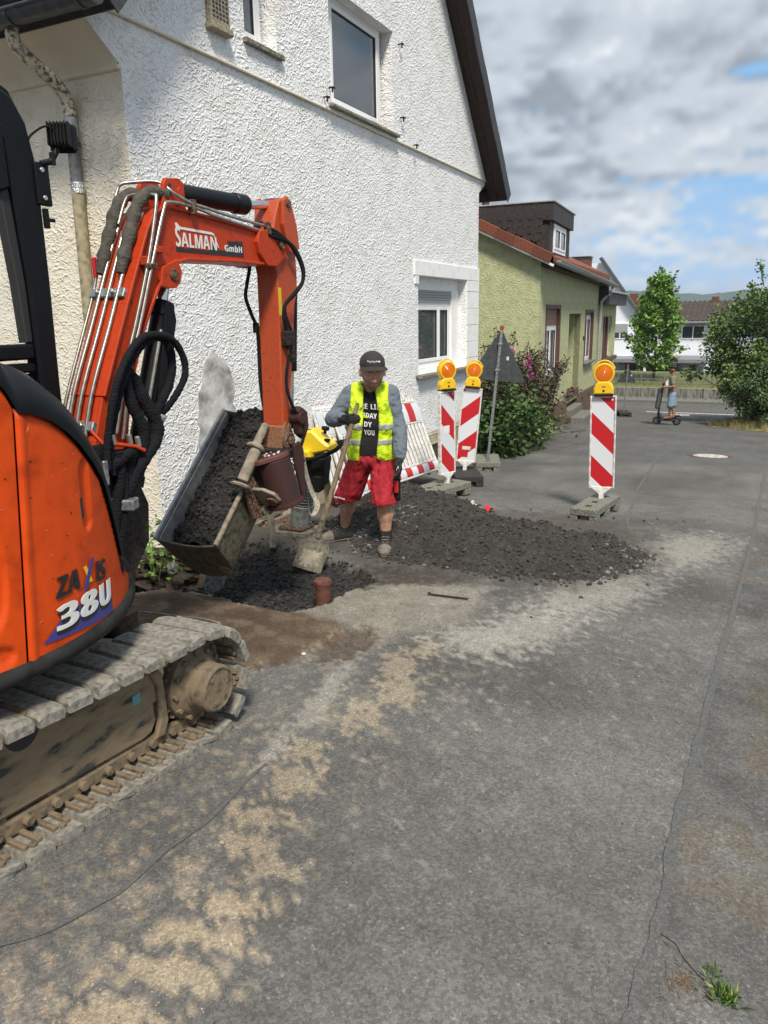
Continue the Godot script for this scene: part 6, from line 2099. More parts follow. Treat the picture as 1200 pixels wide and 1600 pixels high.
	part(bc, "rod_eye", rodm(b0 + Vector3(-0.06, 0, 0), b0 + Vector3(0.06, 0, 0), 0.045, 16), M.black_paint)
	st = mb()
	zy_prism(st, [[-2.935, 1.63], [-2.99, 1.60], [-3.0, 1.54], [-2.80, 0.95], [-2.76, 0.93]], -2.635, -2.625, 0.002)
	part(bc, "cylinder_guard", done(st), M.black_paint)
	part(bc, "supply_pipe", rodm(Vector3(-2.622, 1.50, -2.88), Vector3(-2.622, 0.85, -2.63), 0.009, 8), M.pipe_steel)
	# stick, slimmer downwards
	st = mb()
	zy_prism(st, [[-3.905, 2.13], [-3.943, 2.205], [-3.991, 2.228], [-4.030, 2.201], [-4.082, 2.091], [-4.100, 1.965], [-4.110, 1.836], [-4.106, 1.703], [-4.071, 1.627], [-4.021, 1.301], [-3.954, 0.951], [-3.930, 0.774], [-3.872, 0.768], [-3.884, 1.308], [-3.893, 1.80], [-3.86, 1.90], [-3.86, 2.02]], -2.765, -2.615, 0.007)
	var sk := wpart(R, "stick", done(st), M.orange_stick)
	st = mb()
	zy_prism(st, [[-3.950, 0.915], [-3.942, 0.86], [-3.934, 0.764], [-3.868, 0.758], [-3.869, 0.89], [-3.90, 0.935], [-3.925, 0.90]], -2.768, -2.612, 0.006)
	part(sk, "stick_tip", done(st), M.dirty_orange)
	for x in [-2.785, -2.600]:
		st = mb()
		zy_prism(st, [[-3.945, 2.08], [-3.96, 2.21], [-3.995, 2.238], [-4.035, 2.21], [-4.09, 2.08], [-4.11, 1.95], [-4.00, 1.92]], x - 0.012, x + 0.012, 0.003)
		part(sk, "stick_ear", done(st), M.orange_stick)
	part(sk, "stick_pin", rodm(Vector3(-2.81, 2.195, -4.0), Vector3(-2.575, 2.195, -4.0), 0.022, 12), M.rusty)
	part(sk, "warning_label", bxm(Vector3(-2.616, 1.56, -3.925), Vector3(-2.6142, 1.72, -3.895), 0.0005), M.decal_yellow)
	# bucket cylinder behind the stick
	st = mb()
	rod(st, Vector3(-2.66, 1.72, -4.10), Vector3(-2.66, 1.22, -4.05), 0.042, 16)
	var kc := wpart(R, "bucket_cylinder", done(st), M.black_paint)
	part(kc, "piston_rod", rodm(Vector3(-2.66, 1.22, -4.05), Vector3(-2.66, 0.86, -4.02), 0.022, 12), M.chrome)
	# company lettering on the boom's flank
	var xf := xb + 0.0005
	var put := func(z0: float, y0: float, tilt: float) -> Callable:
		return func(p: Vector3) -> Vector3: return Vector3(xf - 0.009 + p.z, y0 + p.y + p.x * tilt, z0 - p.x)
	var fl := func(pts: Array, th: float) -> ArrayMesh:
		var s2 := mb()
		zy_prism(s2, pts, xf - 0.0095, xf - 0.0095 + th, 0.0)
		return done(s2)
	part(boom, "lettering", text_fit("ALMAN", 0.272, 0.066, 0.0016, put.call(-3.062, 1.892, 0.0)), M.decal_white)
	part(boom, "lettering", text_fit("S", 0.036, 0.092, 0.0016, put.call(-3.022, 1.890, 0.0)), M.decal_white)
	part(boom, "decal", fl.call([[-3.024, 1.996], [-3.036, 2.002], [-3.060, 1.984], [-3.300, 1.978], [-3.318, 1.972], [-3.352, 1.906], [-3.346, 1.904], [-3.328, 1.934], [-3.318, 1.962], [-3.300, 1.966], [-3.058, 1.972], [-3.040, 1.978], [-3.034, 1.968]], 0.0016), M.decal_white)
	part(boom, "decal", fl.call([[-3.022, 1.886], [-3.270, 1.886], [-3.310, 1.920], [-3.345, 1.896], [-3.420, 1.894], [-3.432, 1.945], [-3.560, 1.952], [-3.566, 1.872], [-3.022, 1.868]], 0.0014), M.decal_black)
	part(boom, "lettering", text_fit("GmbH", 0.150, 0.034, 0.0020, put.call(-3.400, 1.892, 0.0)), M.decal_white)
	part(boom, "bracket", bxm(Vector3(-2.62, 1.85, -2.90), Vector3(-2.575, 1.88, -2.845), 0.003), M.orange_boom)
	part(boom, "bracket", bxm(Vector3(-2.62, 1.79, -2.80), Vector3(-2.585, 1.83, -2.755), 0.003), M.orange_boom)
	part(boom, "reflector", bxm(Vector3(-2.825, 1.74, -2.70), Vector3(-2.805, 1.83, -2.68), 0.004), M.film_red)
	# swing post at the boom's foot
	st = mb()
	zy_prism(st, [[-2.30, 0.36], [-2.30, 0.76], [-2.42, 0.86], [-2.56, 0.84], [-2.62, 0.70], [-2.60, 0.52], [-2.50, 0.40], [-2.46, 0.28]], -2.86, -2.54, 0.02)
	lathe(st, [Vector2(0, 0.10), Vector2(0.09, 0.10), Vector2(0.10, 0.12), Vector2(0.10, 0.20), Vector2(0.075, 0.22), Vector2(0.075, 0.33), Vector2(0.105, 0.34), Vector2(0.105, 0.42), Vector2(0, 0.44)], 20, Transform3D(Basis.IDENTITY, Vector3(-2.62, 0.02, -2.40)))
	wpart(R, "swing_post", done(st), M.rusty_dark)
	part(boom, "foot_pin", rodm(Vector3(-2.86, 0.64, -2.46), Vector3(-2.53, 0.64, -2.46), 0.045, 16), M.rusty_dark)

func hoses(R: Node3D):
	var H := func(called: String, pts: Array, r: float, m, per := 6) -> MeshInstance3D:
		return wpart(R, called, tubem(curve(pts, per), r, 10), m)
	# rigid oil pipes up the boom's back
	H.call("oil_pipe", [Vector3(-2.815, 1.00, -2.375), Vector3(-2.815, 1.197, -2.435), Vector3(-2.815, 1.65, -2.655), Vector3(-2.815, 1.809, -2.715), Vector3(-2.81, 2.12, -2.865), Vector3(-2.80, 2.165, -2.885), Vector3(-2.76, 2.178, -2.92), Vector3(-2.66, 2.180, -2.99), Vector3(-2.595, 2.130, -3.02), Vector3(-2.585, 2.098, -3.12), Vector3(-2.59, 2.088, -3.25), Vector3(-2.60, 2.072, -3.45), Vector3(-2.60, 2.050, -3.80)], 0.0085, M.pipe_steel)
	for q in [[-2.765, 0.0], [-2.715, 0.006], [-2.655, 0.0]]:
		H.call("oil_pipe", [Vector3(q[0], 0.95, -2.345), Vector3(q[0], 1.219, -2.435), Vector3(q[0], 1.52, -2.585), Vector3(q[0], 1.80, -2.722), Vector3(q[0], 1.93, -2.79 + q[1]), Vector3(q[0], 2.03, -2.86)], 0.010, M.pipe_steel)
	H.call("oil_pipe", [Vector3(-2.592, 1.05, -2.50), Vector3(-2.59, 1.35, -2.60), Vector3(-2.587, 1.546, -2.685), Vector3(-2.587, 1.818, -2.800), Vector3(-2.595, 2.075, -2.892), Vector3(-2.62, 2.110, -2.900), Vector3(-2.72, 2.112, -2.872), Vector3(-2.745, 2.085, -2.850), Vector3(-2.75, 1.98, -2.80)], 0.0085, M.pipe_steel)
	H.call("oil_pipe", [Vector3(-2.588, 1.02, -2.53), Vector3(-2.585, 1.35, -2.625), Vector3(-2.583, 1.546, -2.71), Vector3(-2.583, 1.819, -2.825), Vector3(-2.590, 2.040, -2.930), Vector3(-2.590, 2.085, -2.975), Vector3(-2.59, 2.082, -3.152), Vector3(-2.595, 2.056, -3.348), Vector3(-2.60, 2.018, -3.775)], 0.0085, M.pipe_steel)
	# woven sleeves round the upper bundle
	for q in [-2.785, -2.66]:
		var rad := []
		var pts := curve([Vector3(q, 1.755, -2.69), Vector3(q, 1.83, -2.722), Vector3(q, 1.95, -2.78), Vector3(q, 2.05, -2.83), Vector3(q + 0.01, 2.12, -2.90), Vector3(q + 0.03, 2.125, -3.00)], 6)
		for i in pts.size(): rad.append(0.030 + 0.004 * sin(i * 1.3) if i > 5 else 0.018 + 0.002 * i)
		wpart(R, "hose_sleeve", tubem(pts, rad, 10), M.sleeve)
	for q in [[1.665, -2.665], [1.09, -2.40]]:
		var st := mb()
		box(st, Transform3D(Basis(Vector3.RIGHT, -0.45), Vector3(-2.72, q[0], q[1])), Vector3(0.21, 0.045, 0.03), 0.004)
		var cl := wpart(R, "pipe_clamp", done(st), M.galvanized)
		for x in [-2.77, -2.675]: part(cl, "bolt", rodm(Vector3(x, q[0] + 0.005, q[1] + 0.012), Vector3(x, q[0] + 0.012, q[1] + 0.032), 0.011, 6), M.zinc_bolt)
	wpart(R, "pipe_clamp", bxm(Vector3(-2.615, 2.045, -3.155), Vector3(-2.572, 2.115, -3.130), 0.004), M.rusty)
	wpart(R, "pipe_clamp", bxm(Vector3(-2.615, 2.005, -3.80), Vector3(-2.575, 2.075, -3.775), 0.004), M.rusty)
	wpart(R, "pipe_clamp", bxm(Vector3(-2.61, 1.775, -2.845), Vector3(-2.572, 1.80, -2.775), 0.004), M.rusty)
	# big black loop of covered hoses beside the boom
	var wr := func(called: String, ctrl: Array, r0: float):
		var pts := curve(ctrl, 9)
		var rad := []
		for i in pts.size(): rad.append(r0 * (1.0 + 0.07 * sin(i * 2.6) + 0.05 * sin(i * 0.9)))
		wpart(R, called, tubem(pts, rad, 12), M.sleeve_dark)
	wr.call("covered_hose", [Vector3(-2.45, 0.93, -2.29), Vector3(-2.45, 1.050, -2.307), Vector3(-2.42, 1.25, -2.345), Vector3(-2.42, 1.36, -2.41), Vector3(-2.42, 1.45, -2.50), Vector3(-2.42, 1.482, -2.60), Vector3(-2.42, 1.455, -2.725), Vector3(-2.42, 1.37, -2.79), Vector3(-2.42, 1.281, -2.785), Vector3(-2.45, 1.182, -2.727), Vector3(-2.50, 1.115, -2.690)], 0.0165)
	wr.call("covered_hose", [Vector3(-2.47, 0.90, -2.33), Vector3(-2.47, 1.05, -2.34), Vector3(-2.45, 1.25, -2.40), Vector3(-2.44, 1.386, -2.480), Vector3(-2.46, 1.465, -2.620), Vector3(-2.47, 1.455, -2.735), Vector3(-2.47, 1.355, -2.765), Vector3(-2.47, 1.254, -2.735), Vector3(-2.48, 1.193, -2.697), Vector3(-2.50, 1.12, -2.665)], 0.0205)
	wr.call("covered_hose", [Vector3(-2.50, 1.33, -2.50), Vector3(-2.48, 1.28, -2.53), Vector3(-2.46, 1.199, -2.553), Vector3(-2.44, 1.09, -2.597), Vector3(-2.44, 1.01, -2.575), Vector3(-2.46, 0.90, -2.474), Vector3(-2.48, 0.80, -2.415)], 0.030)
	wr.call("covered_hose", [Vector3(-2.47, 1.30, -2.46), Vector3(-2.46, 1.18, -2.48), Vector3(-2.45, 1.07, -2.52), Vector3(-2.46, 0.95, -2.50), Vector3(-2.48, 0.86, -2.42)], 0.026)
	wr.call("covered_hose", [Vector3(-2.50, 1.03, -2.30), Vector3(-2.50, 0.93, -2.31), Vector3(-2.46, 0.955, -2.365), Vector3(-2.45, 0.985, -2.43), Vector3(-2.48, 0.90, -2.43), Vector3(-2.49, 0.80, -2.40), Vector3(-2.50, 0.607, -2.36), Vector3(-2.50, 0.48, -2.33)], 0.027)
	wr.call("covered_hose", [Vector3(-2.46, 1.00, -2.37), Vector3(-2.47, 0.90, -2.38), Vector3(-2.48, 0.80, -2.36), Vector3(-2.5, 0.62, -2.33), Vector3(-2.52, 0.45, -2.30)], 0.024)
	for k in 4: H.call("oil_hose", [Vector3(-2.46 - k * 0.018, 0.90, -2.40 + k * 0.01), Vector3(-2.47 - k * 0.016, 0.72, -2.385), Vector3(-2.50 - k * 0.012, 0.52, -2.36 + k * 0.012), Vector3(-2.53, 0.38, -2.34)], 0.011, M.hose)
	# hose clamps and couplings
	var st := mb()
	box(st, Transform3D(Basis(Vector3.UP, 0.4), Vector3(-2.50, 0.755, -2.385)), Vector3(0.15, 0.050, 0.075), 0.006)
	wpart(R, "hose_clamp", done(st), M.galvanized)
	st = mb()
	box(st, Transform3D(Basis(Vector3.UP, 0.6) * Basis(Vector3.BACK, -0.6), Vector3(-2.50, 1.105, -2.68)), Vector3(0.06, 0.045, 0.05), 0.008)
	wpart(R, "hose_coupling", done(st), M.galvanized)
	wpart(R, "coupling_rail", tubem([Vector3(-2.53, 1.09, -2.30), Vector3(-2.47, 1.035, -2.305), Vector3(-2.45, 1.03, -2.36), Vector3(-2.43, 1.01, -2.44), Vector3(-2.42, 0.985, -2.485)], 0.009, 6), M.orange_boom)
	for q in [Vector3(-2.455, 1.03, -2.345), Vector3(-2.44, 1.02, -2.425), Vector3(-2.432, 1.005, -2.465)]:
		wpart(R, "hose_fitting", rodm(q, q + Vector3(0, 0.045, 0.004), 0.013, 6), M.zinc_bolt)
	# hoses over the knuckle and down the stick
	for d in [0.0, 0.022, 0.045]:
		H.call("oil_hose", [Vector3(-2.595, 2.045 - d, -3.78), Vector3(-2.575, 2.02 - d * 0.6, -3.86), Vector3(-2.56, 1.955, -3.975 - d * 0.4), Vector3(-2.55, 1.85, -4.06 - d * 0.3), Vector3(-2.545, 1.76, -4.06), Vector3(-2.55, 1.69, -3.985 + d * 0.3), Vector3(-2.57, 1.62, -3.895), Vector3(-2.575, 1.55, -3.88 - d * 0.5), Vector3(-2.58, 1.47, -3.915 - d)], 0.011, M.hose)
	H.call("oil_hose", [Vector3(-2.72, 2.03, -3.80), Vector3(-2.70, 2.09, -3.90), Vector3(-2.69, 2.08, -3.97)], 0.011, M.hose)
	H.call("oil_hose", [Vector3(-2.76, 1.88, -3.84), Vector3(-2.79, 1.80, -3.85), Vector3(-2.80, 1.74, -3.84), Vector3(-2.80, 1.666, -3.821), Vector3(-2.785, 1.573, -3.845), Vector3(-2.778, 1.46, -3.89), Vector3(-2.775, 1.152, -3.885), Vector3(-2.765, 0.97, -3.90)], 0.011, M.hose)
	H.call("cable", [Vector3(-2.775, 1.50, -3.90), Vector3(-2.776, 1.2, -3.905), Vector3(-2.772, 0.95, -3.93)], 0.008, M.cable_yellow)
	H.call("oil_hose", [Vector3(-2.575, 1.33, -3.92), Vector3(-2.585, 1.20, -3.89), Vector3(-2.575, 1.10, -3.885), Vector3(-2.56, 0.998, -3.925), Vector3(-2.55, 0.93, -3.976), Vector3(-2.55, 0.82, -4.0), Vector3(-2.56, 0.74, -3.96)], 0.010, M.hose)
	st = mb()
	bx(st, Vector3(-2.615, 1.38, -3.985), Vector3(-2.565, 1.47, -3.895), 0.006)
	rod(st, Vector3(-2.585, 1.36, -3.93), Vector3(-2.585, 1.52, -3.92), 0.015, 8)
	rod(st, Vector3(-2.58, 1.28, -3.97), Vector3(-2.58, 1.44, -3.96), 0.018, 8)
	wpart(R, "valve_block", done(st), M.rusty_dark)
	wpart(R, "hose_fitting", bxm(Vector3(-2.80, 1.46, -3.90), Vector3(-2.768, 1.52, -3.87), 0.004), M.rusty_dark)

# ---- tilting quick hitch under the stick
func tilt_head(R: Node3D):
	var st := mb()
	for x in [[-2.79, -2.768], [-2.612, -2.585]]:
		lathe(st, [Vector2(0, 0), Vector2(0.052, 0), Vector2(0.060, 0.006), Vector2(0.060, absf(x[1] - x[0]) - 0.006), Vector2(0.052, absf(x[1] - x[0])), Vector2(0, absf(x[1] - x[0]))], 20, Transform3D(Basis(Vector3(0, 1, 0), Vector3(1, 0, 0), Vector3(0, 0, 1)), Vector3(x[0], 0.80, -3.905)))
	rod(st, Vector3(-2.80, 0.80, -3.905), Vector3(-2.57, 0.80, -3.905), 0.028, 14)
	var hitch := wpart(R, "hitch", done(st), M.rusty)
	# rocker link behind the stick
	st = mb()
	zy_prism(st, [[-3.93, 0.99], [-3.99, 1.01], [-4.06, 0.97], [-4.07, 0.87], [-4.02, 0.80], [-3.96, 0.84]], -2.605, -2.545, 0.012)
	rod(st, Vector3(-2.63, 0.94, -3.97), Vector3(-2.53, 0.94, -3.97), 0.040, 14)
	wpart(R, "rocker_link", done(st), M.red_dark)
	# upper bracket and rotary actuator
	var T0 := Vector3(-2.655, 0.705, -3.80)
	var B0 := Vector3(-2.60, 0.405, -3.84)
	st = mb()
	lathe(st, [Vector2(0, 0.0), Vector2(0.098, 0.0), Vector2(0.105, 0.01), Vector2(0.105, 0.28), Vector2(0.118, 0.285), Vector2(0.118, 0.305), Vector2(0.10, 0.312), Vector2(0, 0.312)], 32, along(T0, B0))
	var act := wpart(R, "tilt_actuator", done(st), M.red_dark)
	var fr := along(T0, B0)
	# flange stretched towards the bucket with its ring of bolts
	st = mb()
	var fp := PackedVector2Array()
	for k in 16:
		var a := lerpf(-PI / 2, PI / 2, k / 15.0)
		fp.append(Vector2(cos(a), sin(a)) * 0.108)
	fp.append(Vector2(-0.10, 0.10)); fp.append(Vector2(-0.165, 0.06)); fp.append(Vector2(-0.165, -0.06)); fp.append(Vector2(-0.10, -0.10))
	var yv := -fr.basis.y
	var xv := (Vector3(0.72, 0, -0.70) - yv * Vector3(0.72, 0, -0.70).dot(yv)).normalized()
	var flx := Transform3D(Basis(xv, yv.cross(xv), yv), T0 + yv * 0.012)
	prism(st, fp, 0.030, flx, 0.005)
	var fl := part(act, "flange", done(st), M.red_flange)
	for k in 9:
		var a := TAU * k / 9.0
		var q := flx * Vector3(cos(a) * 0.048, sin(a) * 0.048, 0.015)
		part(fl, "bolt", rodm(q, q + yv * 0.008, 0.0085, 6), M.decal_white)
	part(fl, "cover_disc", rodm(T0 + yv * 0.026, T0 + yv * 0.033, 0.036, 20), M.red_oxide)
	# cooling slots in the actuator's shell
	for k in 6:
		var side := (Vector3(0.80, 0, 0.10)).normalized()
		for rows in 1:
			var a := 0.25 + (k % 3) * 0.26
			var yy := 0.07 if k < 3 else 0.20
			var d := Vector3(cos(a - 0.5), 0, sin(a - 0.5))
			var dd := (d - fr.basis.y * d.dot(fr.basis.y)).normalized()
			var c := T0 + fr.basis.y * yy + dd * 0.1045
			var s2 := mb()
			box(s2, Transform3D(Basis(fr.basis.y.cross(dd), fr.basis.y, dd), c), Vector3(0.012, 0.055, 0.005), 0.001)
			part(act, "slot", done(s2), M.gasket)
	# side plate down to the actuator
	st = mb()
	zy_prism(st, [[-3.86, 0.78], [-3.93, 0.80], [-3.97, 0.74], [-3.98, 0.42], [-3.95, 0.41], [-3.88, 0.64]], -2.555, -2.535, 0.004)
	wpart(R, "side_plate", done(st), M.red_dark)
	st = mb()
	bx(st, Vector3(-2.78, 0.70, -3.96), Vector3(-2.56, 0.76, -3.83), 0.01)
	wpart(R, "hitch_block", done(st), M.rusty_dark)
	# hooked cross pins, caked with soil
	st = mb()
	rod(st, Vector3(-2.735, 0.60, -3.585), Vector3(-2.705, 0.80, -3.73), 0.034, 14)
	rod(st, Vector3(-2.72, 0.795, -3.72), Vector3(-2.735, 0.90, -3.86), 0.026, 12)
	lathe(st, [Vector2(0, 0), Vector2(0.062, 0.0), Vector2(0.068, 0.01), Vector2(0.05, 0.022), Vector2(0, 0.022)], 18, along(Vector3(-2.742, 0.565, -3.57), Vector3(-2.738, 0.60, -3.59)))
	lathe(st, [Vector2(0, 0), Vector2(0.056, 0.0), Vector2(0.062, 0.01), Vector2(0.05, 0.022), Vector2(0, 0.022)], 18, along(Vector3(-2.718, 0.775, -3.71), Vector3(-2.715, 0.80, -3.73)))
	wpart(R, "cross_pin", done(st), M.mud_pale)

# ---- ditch bucket, rolled on its side
const BL := Vector3(-3.235, 0.251, -3.347)
const BA := Vector3(-0.006, 0.677, -0.736)
const BC := Vector3(0.999, 0.037, 0.026)
const BN := Vector3(-0.045, 0.735, 0.676)
func bk(u: float, c: float, n: float) -> Vector3:
	return BL + BA * u + BC * c + BN * n

var BSEC := [Vector2(0.0, 0.0), Vector2(0.004, -0.16), Vector2(0.012, -0.30), Vector2(0.035, -0.37), Vector2(0.085, -0.412), Vector2(0.16, -0.425), Vector2(0.25, -0.412), Vector2(0.34, -0.372), Vector2(0.40, -0.315), Vector2(0.436, -0.25), Vector2(0.455, -0.16), Vector2(0.478, 0.0)]
func bucket(R: Node3D):
	var LN := 1.02
	var th := 0.013
	var mid := Vector2(0.24, -0.15)
	var inn := []
	for p in BSEC: inn.append((p as Vector2) + ((mid - p) as Vector2).normalized() * th)
	var st := mb()
	for i in BSEC.size() - 1:
		for q in [[BSEC, 0], [inn, 1]]:
			st.set_smooth_group(2 + q[1])
			var a: Vector2 = q[0][i]
			var b: Vector2 = q[0][i + 1]
			quad(st, bk(0, a.x, a.y), bk(LN, a.x, a.y), bk(LN, b.x, b.y), bk(0, b.x, b.y))
	st.set_smooth_group(-1)
	for k in [0, BSEC.size() - 1]:
		var a: Vector2 = BSEC[k]
		var b: Vector2 = inn[k]
		quad(st, bk(0, a.x, a.y), bk(LN, a.x, a.y), bk(LN, b.x, b.y), bk(0, b.x, b.y))
	var B := wpart(R, "bucket", done(st), M.bucket_steel)
	# end plates, their free edge dished
	for e in 2:
		st = mb()
		var poly := PackedVector2Array()
		for p in BSEC: poly.append(p)
		for k in range(1, 8):
			var t := k / 8.0
			poly.append(Vector2(0.478 * (1.0 - t), -0.045 * sin(PI * t)))
		var u := -0.006 if e == 0 else LN + 0.006
		prism(st, poly, 0.014, Transform3D(Basis(BC, BN, BC.cross(BN)), bk(u, 0, 0)), 0.003)
		part(B, "end_plate", done(st), M.bucket_steel)
	# bright worn lip, and the wide inner face of the cutting plate
	st = mb()
	box(st, Transform3D(Basis(BC, BA, BC.cross(BA)), bk(LN / 2, -0.002, 0.004)), Vector3(0.022, LN + 0.02, 0.03), 0.004)
	part(B, "cutting_edge", done(st), M.bucket_edge)
	st = mb()
	box(st, Transform3D(Basis(BC, BA, BC.cross(BA)), bk(LN / 2, 0.0185, -0.065)), Vector3(0.008, LN - 0.004, 0.115), 0.002)
	part(B, "wear_plate", done(st), M.bucket_edge)
	st = mb()
	box(st, Transform3D(Basis(BC, BA, BC.cross(BA)), bk(LN / 2, 0.474, 0.004)), Vector3(0.026, LN + 0.02, 0.022), 0.004)
	part(B, "rim", done(st), M.edge_rust)
	for k in 3:
		part(B, "wear_mark", rodm(bk(-0.013, 0.36, -0.30) + BC * 0.0, bk(-0.016, 0.36, -0.30), 0.04 - k * 0.012, 18), M.edge_rust)
	# hanger plates welded to the back
	for u in [0.42, 0.66]:
		st = mb()
		var hp := PackedVector2Array([Vector2(0.46, -0.02), Vector2(0.60, -0.02), Vector2(0.66, -0.06), Vector2(0.67, -0.13), Vector2(0.62, -0.20), Vector2(0.50, -0.30), Vector2(0.44, -0.27), Vector2(0.45, -0.15)])
		prism(st, hp, 0.022, Transform3D(Basis(BC, BN, BC.cross(BN)), bk(u, 0, 0)), 0.004)
		var hg := part(B, "hanger_plate", done(st), M.mud_pale)
		part(hg, "pin_boss", rodm(bk(u - 0.03, 0.62, -0.12), bk(u + 0.03, 0.62, -0.12), 0.038, 16), M.rusty)
	# triangular gusset by the pin, facing the camera
	st = mb()
	zy_prism(st, [[-3.60, 0.62], [-3.66, 0.64], [-3.80, 0.43], [-3.82, 0.385], [-3.79, 0.345], [-3.74, 0.335], [-3.66, 0.345], [-3.60, 0.50]], -2.745, -2.715, 0.006)
	var gs := part(B, "gusset", done(st), M.rusty)
	part(gs, "pin_boss", rodm(Vector3(-2.75, 0.385, -3.765), Vector3(-2.695, 0.385, -3.765), 0.036, 18), M.mud_pale)
	soil_load()

func soil_load():
	var L := thing("soil_load", "dark crumbly soil heaped in the excavator bucket", "soil", bk(0.5, 0.24, -0.1))
	var LN := 1.0
	var hgt := func(u: float, v: float) -> float:
		var n := nz.get_noise_2d(u * 5.0, v * 3.0 + 20.0) * 0.035 + nz.get_noise_2d(u * 16.0, v * 9.0) * 0.016
		var edge := -0.105 * (1.0 - v) - 0.03 * v
		return edge + 0.055 * sin(PI * v) + n + 0.05 * smoothstep(0.55, 1.0, u) - 0.035 * smoothstep(0.12, 0.0, u)
	var st := mb()
	sheet(st, 110, 50, func(u: float, v: float) -> Vector3: return bk(lerpf(0.012, 1.008, u), lerpf(0.022, 0.462, v), minf(hgt.call(u, v), 0.07)))
	wpart(L, "soil", done(st), M.soil)
	var lists := [[], [], []]
	var cols := [[], [], []]
	var g := RandomNumberGenerator.new()
	g.seed = 15
	for i in 5200:
		var u := g.randf()
		var v := g.randf_range(0.03, 0.97)
		var s := 0.007 + 0.028 * pow(g.randf(), 4.0)
		var p := bk(lerpf(0.02, 1.0, u), lerpf(0.03, 0.455, v), minf(hgt.call(u, v), 0.07) + s * 0.12)
		lists[i % 3].append(Transform3D(Basis(rv(g).normalized(), g.randf() * TAU).scaled(Vector3.ONE * s), p - L.position))
		cols[i % 3].append(Color(0.030, 0.028, 0.027) * g.randf_range(0.6, 1.9))
	for k in 3: scatter(L, "crumbs", stone_mesh(60 + k), M.stone, lists[k], cols[k])

# ---------------------------------------------------------------- earthworks
var HB := [[-2.98, -6.78, 0.80, 0.95, 0.34], [-2.25, -5.98, 1.05, 1.05, 0.24], [-1.55, -5.85, 1.0, 0.95, 0.18], [-1.1, -6.15, 0.55, 0.6, 0.11], [-2.6, -5.75, 0.6, 0.6, 0.12], [-3.35, -6.5, 0.5, 0.9, 0.13]]
func heap_h(x: float, z: float) -> float:
	var h := 0.0
	for b in HB:
		var d := Vector2((x - b[0]) / b[2], (z - b[1]) / b[3]).length()
		if d < 1.0: h = maxf(h, 0.0) + b[4] * pow(1.0 - d * d, 1.4) * 0.88
	# raked flat patch on the right
	var f := smoothstep(1.0, 0.5, Vector2((x + 1.65) / 0.62, (z + 6.35) / 0.36).length())
	h = lerpf(h, minf(h, 0.105), f)
	h += (nz.get_noise_2d(x * 2.2, z * 2.2) * 0.05 + nz.get_noise_2d(x * 7.0, z * 7.0) * 0.022) * clampf(h * 9.0, 0.0, 1.0) * (1.0 - 0.7 * f)
	return h - 0.035

